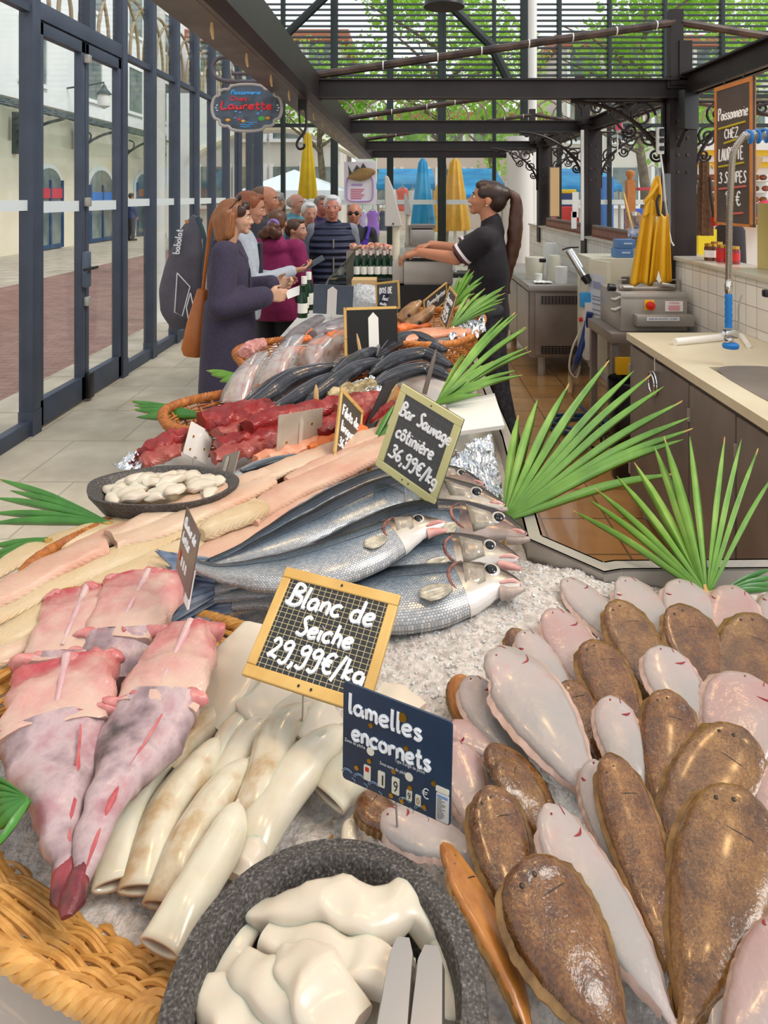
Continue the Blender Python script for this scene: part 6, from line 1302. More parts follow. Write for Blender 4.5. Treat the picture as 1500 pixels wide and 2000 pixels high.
# ---- man in pale grey with the racket bag and phone (behind her)
p = at(500, 400, 4.35)
m1 = Person('man in a pale grey hoodie holding a phone behind the woman in the coat', p.x-.09, 4.35, math.radians(12), 1.61, dict(elL=(.05, .25, 1.10), wrL=(.24, .20, 1.10), elR=(.06, -.22, 1.10), wrR=(.345, -.10, 1.175), headb=(.03, 0, 1.53)), '#c98e72', .0068, 1.02, (.0, -.22))
m1.body({'R': ((1, .1, .10), (0, .35, 1), (.0, 1, -.2), .75), 'L': ((1, 0, -.3), (0, -1, 0), (0, 0, 1), .6)}); m1.face('#5a3420')
m1.top(cloth('#a9b0ba', '#b4bac2', 40), .02, .84, 1, True, name='hoodie'); m1.legs(cloth('#1e222c')); m1.shoes(M['black'])
m1.hair(hairm('#7a3e1c', '#a05a30'), SHORT)
mb = MB(); m1.torso(mb, .024, 1.0); mb2 = MB(); mb2.loft([m1.W((.12, 0, z)) for z in (1.0, 1.2, 1.36)], m1.R @ Vector((1, 0, 0)), [.12, .12, .08], [.02, .02, .015], None, 3, 14); m1.part('dark_front_panel', mb2, cloth('#20222c'))
hp = m1.j('wrR')+m1.R @ Vector((.13, .015, .045))
T = Thing('phone', 'dark smartphone in the hand of the man in the grey hoodie', 'phone', hp)
R = m1.R @ Matrix.Rotation(-.5, 3, 'Y') @ Matrix.Rotation(.35, 3, 'X'); mb = MB(); mb.box(hp, (.15, .072, .009), R, .004); T.part('case', mb, M['slate']); mb = MB(); mb.box(hp+R @ Vector((0, 0, .005)), (.14, .064, .001), R); T.part('screen', mb, pm('phone_screen', '#14181c', .1))
# racket bag on his back
c0 = at(372, 530, 4.3); T = Thing('racket_bag', 'large charcoal racket bag with white lettering slung on a back', 'bag', (c0.x, c0.y, .75)); ch = pm('charcoal_nylon', '#4b4852', .6, 0, '#56525c', 10, .3, 220)
prof = [(352, 640, .08), (352, 610, .17), (355, 560, .19), (362, 510, .17), (372, 460, .14), (382, 432, .10), (386, 424, .05)]
P = [at(a, b, 4.3) for a, b, w in prof]; mb = MB(); Q = catmull(P, 24); ws = [interp([(i/6, prof[i][2]) for i in range(7)], i/24) for i in range(25)]
mb.loft(Q, Vector((.25, -1, 0)), [w*.72 for w in ws], [min(.10, w*.7) for w in ws], None, 2.8, 22); T.part('bag_body', mb, ch)
WHT = pm('white_print', '#dcdce0', .6)
def onbag(px, py): return at(px, py, 4.175)
for st in ([(346, 533), (341, 610), (356, 617), (371, 560), (346, 533)], [(372, 572), (364, 600), (368, 625), (376, 632), (378, 600), (372, 572)]):
    mb = MB(); mb.tube([onbag(*q) for q in st], .0035, 6); T.part('white_outline', mb, WHT)
mb = MB(); write(mb, 'babolat', onbag(350, 497), (onbag(357, 448)-onbag(350, 497)).normalized(), (onbag(341, 496)-onbag(350, 497)).normalized(), .042, .0042, (onbag(357, 448)-onbag(350, 497)).length, 0); T.part('lettering', mb, WHT)
mb = MB(); mb.tube(catmull([at(386, 425, 4.2), at(400, 470, 4.15), at(398, 540, 4.15)], 10), .014, 8); T.part('strap', mb, cloth('#2c4048')); mb = MB(); mb.tube([at(366, 436, 4.2), at(364, 430, 4.2)], .012, 8); T.part('zip_pull', mb, M['wood_o'])

# ---- more customers
p = at(535, 430, 4.55)
g1 = Person('girl in a magenta hoodie, seen from behind, curly ponytail with a lilac scrunchie', at(541, 0, 4.85).x, 4.85, math.radians(80), 1.48, dict(elR=(.0, -.24, 1.14), wrR=(.1, -.25, .92), elL=(.0, .24, 1.14), wrL=(.1, .24, .92)), '#c08a6c', .009, .98, (.1, 0))
g1.body(); mg = cloth('#84164e', '#94205c', 30); g1.top(mg, .024, .80, 1, True, name='hoodie', slr=(.078, .072, .05)); g1.legs(cloth('#181a22')); g1.shoes(M['white'])
g1.hair(hairm('#4a2c1a', '#6e4628'), [(-.05, 0, .085, .06, .076, .075), (-.12, .0, .06, .05, .05, .04)], (.004, 0, .118, .104, .083, .079))
mb = MB(); mb.tube([g1.hd((-.125+.012*math.sin(a*2), .036*math.cos(a), .075+.03*math.sin(a))) for a in [2*PI*i/16 for i in range(17)]], .013, 8); g1.part('scrunchie', mb, cloth('#9a7cc8'))
mb = MB(); random.seed(4)
for i in range(26): a = random.random()*6.28; mb.ball(g1.hd((-.14+random.uniform(-.03, .05), .075*math.cos(a)*random.random()**.5+.02, -.015+.08*math.sin(a)*random.random()**.5)), random.uniform(.022, .038), None, 10, 7)
remesh('ponytail', mb, hairm('#5a3420', '#8a5a36'), g1.o, g1.loc, .009, 2)
b1 = Person('boy in dark blue between the magenta girl and the white haired man', at(576, 0, 5.3).x, 5.3, math.radians(-20), 1.40, {}, '#c89076', .011, .9, (.1, 0)); b1.body(); b1.face(); b1.top(cloth('#2a3248', '#343c54'), .014, .8, 1, False); b1.legs(cloth('#232833')); b1.shoes(M['black']); b1.hair(hairm('#3a261a', '#5a3c28'), SHORT)
m2 = Person('white haired man in a navy jacket leaning forward beside the boy', at(603, 0, 6.1).x, 6.1, math.radians(-62), 1.52, {}, '#c48a70', .011, 1.05, (-.1, -.1)); m2.body(); m2.face('#b8b4b0'); m2.top(cloth('#2c3a5a', '#344468'), .02, .8, 1, True); m2.legs(cloth('#3a4c74')); m2.shoes(M['black']); m2.hair(hairm('#b8b6b4', '#dcdad8'), SHORT)
m3 = Person('white haired man in a quilted navy vest over a grey jumper', at(649, 0, 5.65).x, 5.65, math.radians(-78), 1.585, {}, '#c8806a', .011, 1.1, (-.15, -.05)); m3.body(); m3.face('#c8c4c0'); m3.top(cloth('#8a8c94', '#7c7e86'), .012, .84, 1, False, name='jumper'); m3.hair(hairm('#c4c2c0', '#e6e4e2'), SHORT)
qv = NT('quilted_navy'); w_ = qv.n('ShaderNodeTexWave'); w_.bands_direction = 'Z'; w_.inputs['Scale'].default_value = 6; qv.l(qv.co('Object'), w_.inputs[0]); qv.b.inputs['Base Color'].default_value = lin('#262a44'); qv.bump(w_.outputs[1], .8, .02); qv.set(Roughness=.55)
m3.top(qv.mat, .032, .86, 0, False, name='vest'); m3.legs(cloth('#2a3450')); m3.shoes(M['black'])
mb = MB(); mb.tube([m3.W((.150, -.005, z)) for z in (.95, 1.1, 1.25, 1.33)], .008, 6); m3.part('vest_zip', mb, cloth('#8a8880'))
m4 = Person('bald man in sunglasses and black polo with a purple sling bag', at(692, 0, 6.3).x, 6.3, math.radians(-90), 1.51, {}, '#c07e62', .011, 1.1, (0, 0)); m4.body(); m4.face(); m4.top(cloth('#1c1c26', '#24242e'), .015, .84, .55, True); m4.legs(cloth('#2a2a34')); m4.shoes(M['black']); m4.hair(hairm('#8a7c70', '#a09488'), [], (-.012, 0, .10, .094, .078, .070))
mb = MB()
for sg in (-1, 1): mb.ball(m4.hd((.092, sg*.032, .083)), tuple(v*m4.k for v in (.012, .028, .02)), m4.HRW(), 12, 8)
mb.tube([m4.hd((.1, -.03, .09)), m4.hd((.104, 0, .092)), m4.hd((.1, .03, .09))], .004, 6); m4.part('sunglasses', mb, M['black'])
pu = cloth('#4c2c9a', '#5a38ac'); T = Thing('sling_bag', 'purple sling bag across the chest of the bald man', 'bag', m4.W((.15, .05, 1.05))); mb = MB(); mb.loft([m4.W(q) for q in ((.15, .14, 1.34), (.165, .08, 1.22), (.17, .0, 1.1), (.165, -.10, 1.0))], m4.R @ Vector((1, 0, 0)), [.02, .05, .075, .05], [.012, .025, .035, .02], None, 2.5, 14); T.part('pouch', mb, pu); mb = MB(); mb.tube(catmull([m4.W(q) for q in ((.15, .14, 1.34), (.06, .16, 1.46), (-.05, .1, 1.45))], 8), .014, 6); T.part('strap', mb, pu)
m5 = Person('bald man in a teal hoodie looking towards the right in the queue', at(577, 0, 7.0).x, 7.0, math.radians(-35), 1.60, {}, '#c48e76', .012, 1.05, (.2, 0)); m5.body(); m5.face(); m5.top(cloth('#4e8a98', '#5a96a4'), .018, .8, 1, True, name='hoodie'); m5.legs(cloth('#2c3444')); m5.shoes(M['black']); m5.hair(hairm('#9a8a80', '#b0a298'), [], (-.014, 0, .098, .093, .078, .068))
m6 = Person('tall man with receding brown hair behind the man with the phone', at(515, 0, 5.4).x, 5.4, math.radians(-5), 1.66, {}, '#cc8a68', .012, 1.0, (0, -.1)); m6.body(); m6.face(); m6.top(cloth('#3a3a42'), .015, .84); m6.legs(cloth('#2a2a30')); m6.shoes(M['black']); m6.hair(hairm('#5a3c28', '#7a5638'), SIDES, (-.02, 0, .115, .094, .080, .070))
m7 = Person('grey haired person facing away near the glass corner', at(541, 0, 7.4).x, 7.4, math.radians(60), 1.62, {}, '#b88468', .013, 1.0); m7.body(); m7.top(cloth('#5a5a60'), .015, .84); m7.legs(cloth('#30323a')); m7.shoes(M['black']); m7.hair(hairm('#6a645e', '#8e8880'), SHORT)
m8 = Person('person in purple with a red face behind the vest man', at(628, 0, 6.7).x, 6.7, math.radians(-60), 1.58, {}, '#b86a58', .013, 1.0); m8.body(); m8.face(); m8.top(cloth('#3c2a52'), .015, .84); m8.legs(cloth('#30323a')); m8.shoes(M['black']); m8.hair(hairm('#6a5a50', '#8e7e70'), SHORT)

# ---- fishmonger with the ponytail, facing left, arms over the scale
vx = at(955, 0, 3.85).x
f1_ = Person('fishmonger in a dark polo with a long brown ponytail reaching over the scale', vx, 3.85, math.radians(168), 1.665, dict(
    headb=(.015, 0, 1.53), shL=(.02, .165, 1.39), elL=(.17, .17, 1.275), wrL=(.40, .10, 1.30), shR=(.02, -.165, 1.39), elR=(.19, -.14, 1.30), wrR=(.36, -.10, 1.33), hiL=(0, .085, .92), knL=(-.06, .10, .52), anL=(-.16, .10, .09), toL=(0, .11, .03)), '#b87c5c', .0062, .97, (.0, .18))
f1_.body({'L': ((1, -.15, -.25), (0, -.2, -1), (.0, -1, .1), .55), 'R': ((1, .1, -.25), (0, .2, -1), (0, 1, .1), .55)}); f1_.face('#241610', lips='#9a5048')
pol = cloth('#0d0a14', '#14101c', 40, .8, .2, 200)
f1_.top(pol, .013, .80, .72, False, name='polo_shirt', slr=(.070, .064, .05))
for q in 'LR':
    a = f1_.j('sh'+q); e = f1_.j('el'+q); d = (e-a).normalized()
    for t0, t1, c in ((.72, .80, '#e4e0e2'), (.82, .88, '#5a2a34')):
        mb = MB(); mb.tube([a.lerp(e, t0), a.lerp(e, t1)], [.071*f1_.k, .070*f1_.k], 20); f1_.part('sleeve_band', mb, cloth(c))
f1_.legs(pm('patterned_leggings', '#16161c', .6, 0, '#3a3840', 40)); f1_.shoes(M['black'])
f1_.hair(hairm('#1e1210', '#38221a'), [(-.045, 0, .09, .065, .076, .08), (-.085, 0, .13, .04, .05, .045), (.03, .064, .115, .04, .016, .035), (.03, -.064, .115, .04, .016, .035), (.058, 0, .155, .036, .062, .03), (.035, 0, .165, .05, .06, .03)], (.006, 0, .118, .104, .083, .079))
mb = MB(); Q = catmull([f1_.hd(q) for q in ((-.10, 0, .14), (-.15, 0, .12), (-.175, 0, .0), (-.19, 0, -.16), (-.185, 0, -.32), (-.215, 0, -.44))], 24); ws = [interp([(0, .022), (.15, .036), (.4, .044), (.7, .036), (1, .008)], i/24)*f1_.k for i in range(25)]; mb.loft(Q, f1_.R @ Vector((0, 1, 0)), ws, [w*.9 for w in ws], None, 2, 14, jit=.008); f1_.part('ponytail', mb, hairm('#2e1a12', '#56301e'))
mb = MB(); mb.tube([f1_.hd((-.105+.006*math.cos(a), .026*math.cos(a), .135+.026*math.sin(a))) for a in [2*PI*i/12 for i in range(13)]], .007, 6); f1_.part('hair_tie', mb, M['black'])
mb = MB(); mb.ball(f1_.hd((.0, .086, .045)), .005, None, 8, 6); f1_.part('earring', mb, M['chrome'])
# people far outside on the street
for lab, px, d, h, c, cl in (('tiny figure in dark blue walking on the street seen through the door glass', 256, 24, 1.7, '#2c3a6c', '#2a2a34'), ('tiny figure in a yellow vest outside the narrow panes', 303, 20, 1.35, '#c8d83a', '#3a4a5a')):
    p = at(px, 0, d); q = Person(lab, p.x, d, 1.2, h, {}, '#b88468', .02, 1.05, z0=-.03); q.body(); q.top(cloth(c), .02, .8, vox=.02); q.legs(cloth(cl)); q.shoes(M['black']); q.hair(hairm('#3a2a22', '#4a382c'), SHORT)
# ================================================================== RIGHT SIDE: SINK COUNTER AND MACHINES
CXF = 1.13
T = Thing('sink_counter', 'stainless sink cabinet with a cream worktop on the right', 'counter', (1.45, 2.3, 0))
EN = pm('cream_worktop', '#d9cfb4', .4, 0, '#cfc4a8', 3, .06, 200)
mb = MB()   # worktop with a basin cut-out
y0, y1 = .9, 3.40; bx0, bx1, by0, by1 = CXF+.10, CXF+.40, 2.10, 2.72
mb.bb(CXF-.01, bx0, y0, y1, .865, .90); mb.bb(bx1, WX-.005, y0, y1, .865, .90); mb.bb(bx0, bx1, y0, by0, .865, .90); mb.bb(bx0, bx1, by1, y1, .865, .90)
T.part('worktop', mb, EN, smooth=False)
mb = MB(); c = Vector(((bx0+bx1)/2, (by0+by1)/2, 0)); mb.lathe([(.0, .70), (.8, .70), (.97, .74), (1.0, .88), (1.03, .9), (1.05, .902)], c, 48); 
mb.v = [Vector((c.x+math.copysign(abs((v.x-c.x))**.55, v.x-c.x)*.152, c.y+math.copysign(abs(v.y-c.y)**.55, v.y-c.y)*.312, v.z)) for v in mb.v]; T.part('basin', mb, M['steel_dark'])
mb = MB(); mb.bb(CXF+.012, WX-.02, y0, y1-.02, .10, .86); T.part('carcass', mb, M['steel_dark'], smooth=False)
for i, (a, b) in enumerate(((2.67, 3.36), (2.29, 2.655), (1.80, 2.275), (1.32, 1.785), (.92, 1.305))):
    mb = MB(); mb.bb(CXF-.004, CXF+.012, a, b, .12, .845, .003); d = T.part('door', mb, M['steel_dark'])
    if i % 2 == 0:
        mb = MB(); yy = 3.03 if i == 0 else a+.12; mb.tube([Vector((CXF-.012, yy+.052*math.cos(q), .745+.052*math.sin(q))) for q in [2*PI*k/24 for k in range(25)]], .006, 8); mb.tube([Vector((CXF-.02, yy+.04*math.cos(q), .745+.04*math.sin(q))) for q in [PI*.5+PI*k/12 for k in range(13)]], .006, 8); T.part('handle', mb, M['chrome'], parent=d)
    for z in (.2, .7): mb = MB(); mb.bb(CXF-.010, CXF-.002, b-.008, b+.008, z, z+.05); T.part('hinge', mb, M['steel'], parent=d)
mb = MB(); mb.box((CXF-.012, 2.98, .845), (.02, .012, .06)); T.part('latch', mb, M['chrome'])
for y in (1.0, 2.2, 3.3): mb = MB(); mb.cyl((CXF+.06, y, 0), (CXF+.06, y, .12), .02); T.part('foot', mb, M['steel'])
# spray tap
tx = at(1423, 670, 2.75); B = Vector((tx.x, 2.75, .9))
T = Thing('spray_tap', 'pull down rinse spray with a blue grip on a steel spring hose', 'tap', (B.x, B.y, .9))
def tp(px, py, d=2.75): return at(px, py, d)
mb = MB(); top = catmull([tp(1423, 555), tp(1424, 480), tp(1425, 420), tp(1428, 350), tp(1432, 300), tp(1448, 270), tp(1462, 262), tp(1520, 258), tp(1600, 262)], 60); mb.tube(top[:44], .0115, 10); T.part('hose', mb, M['steel'])
mb = MB(); hel = []
L = 0
for i in range(0, 1201):
    t = i/1200*43; k = int(t); p = top[k].lerp(top[k+1], t-k); tt = (top[k+1]-top[k]).normalized(); s1 = tt.cross(Vector((0, 1, 0))).normalized(); s2 = Vector((0, 1, 0)); a = i*.55; hel.append(p+(s1*math.cos(a)+s2*math.sin(a))*.0125)
mb.tube(hel, .0022, 4); T.part('spring', mb, M['chrome'])
mb = MB(); hel = []
for i in range(0, 181):
    t = i/180; p = tp(1455, 268).lerp(tp(1620, 255), t); a = i*.36; hel.append(p+Vector((0, math.cos(a), math.sin(a)))*.026+Vector((.004*math.sin(a), 0, 0)))
mb.tube(hel, .0065, 8); T.part('blue_coil', mb, M['blue'])
mb = MB(); mb.tube([tp(1455, 268), tp(1640, 255)], .01, 8); T.part('arm', mb, M['steel'])
mb = MB(); mb.tube([tp(1423, 545), tp(1423, 556), tp(1423, 568), tp(1423, 574)], [.012, .016, .016, .012], 14); T.part('collar', mb, M['chrome'])
mb = MB(); P = [tp(1423, y) for y in range(574, 646, 6)]; mb.tube(P, [.0155 if i % 2 else .0135 for i in range(len(P))], 16); T.part('grip', mb, M['blue'])
mb = MB(); mb.box(tp(1427, 652), (.055, .035, .034), None, .006); mb.tube([tp(1416, 652), tp(1411, 655)], [.016, .012], 10); mb.lathe([(.012, .02), (.018, .01), (.020, -.005), (.016, -.012)], tp(1424, 664), 16); T.part('valve', mb, M['chrome'])
mb = MB(); mb.tube(catmull([tp(1440, 660), tp(1443, 630), tp(1443, 600), tp(1449, 576)], 12), [.004]*13, 8); T.part('trigger', mb, M['steel'])
mb = MB(); mb.lathe([(.0, -.002), (.030, -.002), (.033, .006), (.032, .014), (.024, .02), (0, .02)], tp(1427, 679), 24); T.part('spray_head', mb, M['blue'])
mb = MB(); mb.tube([on(1318, 668, .915), on(1372, 663, .915), on(1410, 659, .915)], [.018, .0185, .018], 14); mb.tube([on(1448, 655, .915), on(1462, 675, .912)], .012, 12); solo('plastic_tube', mb, M['tube_white'], 'white plastic tube lying on the cream worktop behind the spray', 'tube')
mb = MB(); mb.box(at(1498, 573, 2.6), (.03, .03, .03), None, .008); solo('wall_switch', mb, M['black'], 'small black knob on the tiled wall at the right edge', 'switch')
# hanging chalkboard
a_, b_, c_, d_ = at(1396, 170, 3.55), at(1470, 140, 2.95), at(1478, 436, 2.95), at(1405, 437, 3.55)
b_.z = a_.z+.02; lowz = min(c_.z, d_.z); c_.z = d_.z = lowz; b_.x = c_.x; a_.x = d_.x
class Q4(Sign):
    def __init__(s, p, q, b, label):
        s.p = p; s.w = (q-p).length; s.h = (b-p).length; s.ux = (q-p).normalized(); s.uy = (p-b).normalized(); s.n = s.ux.cross(s.uy).normalized(); s.th = .012; s.T = Thing('hanging_chalkboard', label, 'chalkboard', b)
pa = at(1396, 172, 3.45); pd = at(1406, 438, 3.45); pd = Vector((pa.x, pa.y, pd.z)); pb = at(1470, 139, 3.10); pb.z = pa.z
s = Q4(pa, pb, pd, 'tall hanging chalkboard with a price for soups, orange wooden frame'); s.board(M['board_brown'])
bw = .022; mb = MB(); b = bw/s.w; c = bw/s.h
s.rect(0, 0, 1, c, .003, .02, mb); s.rect(0, 1-c*.6, 1, 1, .003, .02, mb); s.rect(0, c, b, 1, .003, .02, mb); s.rect(1-b, c, 1, 1, .003, .02, mb); s.T.part('frame', mb, M['wood_o'], smooth=False)
s.text('Poissonnerie', .10, .25, .085, .0045, .80, slant=.0); s.text('CHEZ', .28, .385, .065, .004, .38, slant=0); s.text('LAURETTE', .12, .54, .085, .0045, .66, slant=0); s.text('3 SOUPES', .14, .70, .075, .0045, .72, slant=0); s.text('15 €', .30, .86, .10, .0048, .42, slant=0)
for u0, u1, v, m in ((.13, .84, .30, 'yellow_chalk'), (.28, .62, .41, 'yellow_chalk'), (.13, .80, .575, 'yellow_chalk'), (.14, .86, .735, 'red_chalk'), (.36, .78, .915, 'red_chalk')):
    mb = MB(); mb.tube([s.P(u0, v+.008, .001), s.P((u0+u1)/2, v, .001), s.P(u1, v-.008, .001)], .006, 6); s.T.part('chalk_underline', mb, M[m])
for u in (.25, .75):
    mb = MB(); mb.tube([s.P(u, 0, 0), s.P(u, -.03, 0)+Vector((.02, 0, .03))], .003, 5); s.T.part('hanger', mb, M['black'])
# skinning machine
d0 = 3.95; x0 = at(1212, 0, d0).x; x1 = at(1343, 0, d0).x; zt = at(0, 573, d0).z; zb = at(0, 648, d0).z
T = Thing('skinning_machine', 'steel fish skinning machine with a red stop button', 'machine', ((x0+x1)/2, d0+.2, zb))
mb = MB(); mb.bb(x0, x1, d0, d0+.42, zb, zt, .01); T.part('housing', mb, M['steel'])
mb = MB(); mb.bb(x0+.01, x1-.01, d0-.003, d0, zt-.03, zt-.012, .002); T.part('top_flange', mb, M['steel'])
mb = MB(); mb.tube([Vector((x0+.03, d0+.12, zt+.012)), Vector((x1-.03, d0+.12, zt+.012))], .014, 12); T.part('roller', mb, M['steel2'])
p = at(1268, 596, d0); mb = MB(); mb.box(p, (.06, .01, .062), None, .004); T.part('button_plate', mb, pm('yellow_plate', '#e0b020', .5)); mb = MB(); mb.lathe([(.02, 0), (.026, .01), (.024, .03), (.0, .034)], (0, 0, 0), 20); mb.v = [p+Vector((v.x, -.006-v.z, v.y)) for v in mb.v]; T.part('stop_button', mb, M['red'])
p = at(1316, 598, d0); mb = MB(); mb.box(p+Vector((0, -.003, 0)), (.105, .004, .06)); w = T.part('warning_label', mb, M['paper'], smooth=False)
T.part('warning_text', print_text('ATTENTION', p+Vector((-.03, -.006, .012)), Vector((1, 0, 0)), Vector((0, 0, 1)), .012, 0, .06), M['red'], parent=w, smooth=False)
for k in range(4): mb = MB(); mb.box(p+Vector((0, -.0056, .002-.008*k)), (.075-.01*(k % 2), .001, .0035)); T.part('warning_line', mb, M['pink'], parent=w, smooth=False)
za, zb2 = at(0, 612, d0).z, at(0, 634, d0).z; mb = MB(); mb.bb(at(1236, 0, d0).x, at(1347, 0, d0).x, d0-.07, d0, zb2, za, .008); bar = T.part('start_bar', mb, M['steel'])
p = at(1295, 623, d0-.07); mb = MB(); mb.box(p+Vector((0, -.002, 0)), (.19, .003, .022)); T.part('bar_label', mb, M['white'], parent=bar, smooth=False); T.part('bar_text', print_text('MISE EN ROUTE - START', p+Vector((-.085, -.0045, -.005)), Vector((1, 0, 0)), Vector((0, 0, 1)), .011, 0, .17), pm('label_blue', '#1c50a8', .5), parent=bar, smooth=False)
mb = MB(); mb.tube([at(1202, 562, d0), at(1196, 562, d0)], [.02, .022], 12); mb.tube([at(1196, 562, d0), at(1188, 561, d0)], [.02, .024], 12); T.part('knob', mb, M['black'])
for y in (580, 600): mb = MB(); mb.tube([at(1212, y, d0), at(1200, y+6, d0), at(1192, y+4, d0)], [.008, .014, .008], 10); T.part('clamp', mb, M['steel'])
for px in (1207, 1328): mb = MB(); q = at(px, 556, d0+.2); mb.tube([q-UP*.07, q+UP*.03, q+UP*.03+Vector((.05 if px < 1300 else -.05, 0, 0))], .006, 8); T.part('guide', mb, M['steel'])
mb = MB(); mb.box(at(1227, 560, d0+.1), (.06, .03, .008)); T.part('white_block', mb, M['white']); mb = MB(); mb.tube([at(1292, 555, d0+.1), at(1318, 559, d0+.1)], .012, 10); T.part('crank', mb, M['steel'])
xa = at(1190, 0, d0-.02).x
T2 = Thing('machine_stand', 'steel stand under the skinning machine', 'stand', ((xa+x1)/2, d0+.2, 0)); mb = MB(); mb.bb(xa, x1+.02, d0-.05, d0+.45, zb-.06, zb, .004); T2.part('shelf', mb, M['steel2'])
for x in (xa+.03, x1-.02):
    for y in (d0-.02, d0+.42): mb = MB(); mb.bb(x-.02, x+.02, y-.02, y+.02, 0, zb-.06); T2.part('leg', mb, M['steel_dark'])
# cream cabinet with notice
dc_ = 4.62; x0 = at(1152, 0, dc_).x; x1 = at(1300, 0, dc_+.3).x; zt = at(0, 505, dc_).z; zb = at(0, 715, dc_).z
T = Thing('cream_cabinet', 'tall cream metal cabinet with a paper notice on its side door', 'cabinet', ((x0+x1)/2, dc_+.2, zb))
mb = MB(); mb.bb(x0+.02, x1, dc_+.02, dc_+.42, zb, zt, .006); T.part('body', mb, M['cream'])
xd = at(1190, 0, dc_-.25).x; R = Matrix.Rotation(-.95, 3, 'Z')
q0 = at(1152, 610, dc_); q1 = at(1190, 610, dc_-.22); th = (q1-q0); th.z = 0; mid = (q0+q1)/2; mid.z = (zt+zb)/2
R = Matrix.Rotation(math.atan2(th.y, th.x), 3, 'Z'); mb = MB(); mb.box(mid, (th.length, .03, zt-zb), R, .005); dr = T.part('door', mb, M['cream'])
nn = R @ Vector((0, -1, 0)); pc = mid+nn*.017; pc.z = at(0, 580, dc_-.1).z; ux = th.normalized(); mb = MB(); hw = th.length*.40; hh = .155; mb.slab(pc-ux*hw+UP*hh, pc-ux*hw-UP*hh, pc+ux*hw-UP*hh, pc+ux*hw+UP*hh, .002); nt = T.part('notice', mb, pm('notice_paper', '#cfd6e0', .6), parent=dr, smooth=False)
mb = MB(); o_ = pc+nn*.002; mb.slab(o_-ux*hw*.5+UP*.105, o_-ux*hw*.5+UP*.055, o_+ux*hw*.45+UP*.055, o_+ux*hw*.45+UP*.105, .001); T.part('notice_logo', mb, pm('notice_blue', '#9aa0c4', .6), parent=dr, smooth=False)
for k, z in enumerate((-.0, -.02, -.05, -.09, -.12)): mb = MB(); mb.slab(o_-ux*hw*.6+UP*(z+.006), o_-ux*hw*.6+UP*z, o_+ux*hw*(.6-.2*(k % 2))+UP*z, o_+ux*hw*(.6-.2*(k % 2))+UP*(z+.006), .001); T.part('notice_line', mb, pm('notice_grey', '#7a8094', .6) if k == 0 else bpy.data.materials['notice_grey'], parent=dr, smooth=False)
for z in (.12, .45, .75): mb = MB(); mb.box(Vector((q1.x, q1.y, zb+(zt-zb)*z))+nn*.012, (.012, .012, .02)); T.part('hinge', mb, M['black'])
for k in range(7): mb = MB(); mb.box(at(1222, 541+k*2.2, dc_+.015), (.055, .006, .004)); T.part('vent_slat', mb, M['steel_dark'])
# blue boxes, bottle, white hood, apron
for i, (px, py, lab) in enumerate(((1215, 500, 'lower blue cardboard box on the cream cabinet'), (1219, 482, 'upper blue cardboard box on the cream cabinet'))):
    p = at(px, py, dc_+.1); p.z = zt+.033+.064*i; T = Thing('blue_box', lab, 'box', p-UP*.032, 'blue boxes on the cream cabinet'); mb = MB(); mb.box(p, (.125, .11, .062), None, .002); T.part('carton', mb, pm('blue_carton', '#5a82b4', .5) if i == 0 else bpy.data.materials['blue_carton']); mb = MB(); mb.box(p+Vector((.01, -.056, .004)), (.06, .001, .012)); T.part('print', mb, pm('carton_print', '#c2d0e4', .5) if i == 0 else bpy.data.materials['carton_print'])
p = at(1202, 470, 5.0); T = Thing('water_bottle', 'clear plastic water bottle with a blue label on the ledge', 'bottle', (p.x, 4.98, 1.215))
k_ = Vector((WX+.02, 4.98, 1.215)); kx = at(1202, 0, 4.98).x; k_.x = max(kx, WX-.01)
mb = MB(); mb.lathe([(.0, 0), (.044, 0), (.046, .02), (.046, .16), (.035, .2), (.016, .225), (.015, .24), (0, .24)], k_, 24); T.part('bottle', mb, glassy('bottle_plastic', (.85, .9, .93, 1), .15, .1)); mb = MB(); mb.lathe([(.0467, .08), (.0467, .135)], k_, 24); T.part('label', mb, pm('blue_white_label', '#2a54b0', .4, 0, '#e8eaf0', 30)); mb = MB(); mb.lathe([(.017, .235), (.017, .262), (0, .262)], k_, 14); T.part('cap', mb, M['white'])
p = at(1245, 455, 4.9); mb = MB(); mb.ball(Vector((WX+.06, 4.75, 1.215+.06)), (.075, .075, .13), None, 20, 12); mb.v = [Vector((v.x, v.y, max(v.z, 1.215))) for v in mb.v]; solo('white_hood', mb, M['cream'], 'rounded cream plastic hood on the ledge behind the apron', 'hood')
ax = at(1277, 0, 4.12); T = Thing('apron', 'yellow oilskin apron hanging from a hook above the machine', 'apron', (ax.x, 4.12, at(0, 555, 4.12).z))
def ap(px, py, dd=0): return at(px, py, 4.12+dd)
def drape(l, r, topy, boty, tl, tr, folds, ph):
    mb = MB(); mb.grid(lambda u, v: ap(lerp(lerp(tl, tr, u), lerp(l, r, u), v**.8), lerp(topy, boty, v)+3*math.sin(u*9+ph), -.02-.022*math.sin(u*folds+ph)*v**.6), 40, 24); return mb
T.part('left_skirt', drape(1230, 1276, 392, 556, 1262, 1283, 12, 0), M['apron'], solid=.003); T.part('right_skirt', drape(1268, 1312, 420, 553, 1284, 1306, 11, 2), M['apron'], solid=.003)
T.part('bib', drape(1256, 1288, 345, 420, 1278, 1288, 6, 1), M['apron'], solid=.003)
mb = MB(); mb.tube(catmull([ap(1283, 350), ap(1275, 375, -.03), ap(1258, 395, -.03), ap(1268, 384, -.04), ap(1284, 360, -.02)], 16), .012, 6); mb.tube(catmull([ap(1286, 345), ap(1290, 380, -.03), ap(1288, 420, -.03)], 10), .010, 6); T.part('neck_strap', mb, M['apron'])
mb = MB(); mb.tube(catmull([ap(1288, 380, -.05), ap(1283, 395, -.05), ap(1286, 415, -.05), ap(1288, 422, -.05)], 10), .009, 6); T.part('black_clip', mb, M['black'])
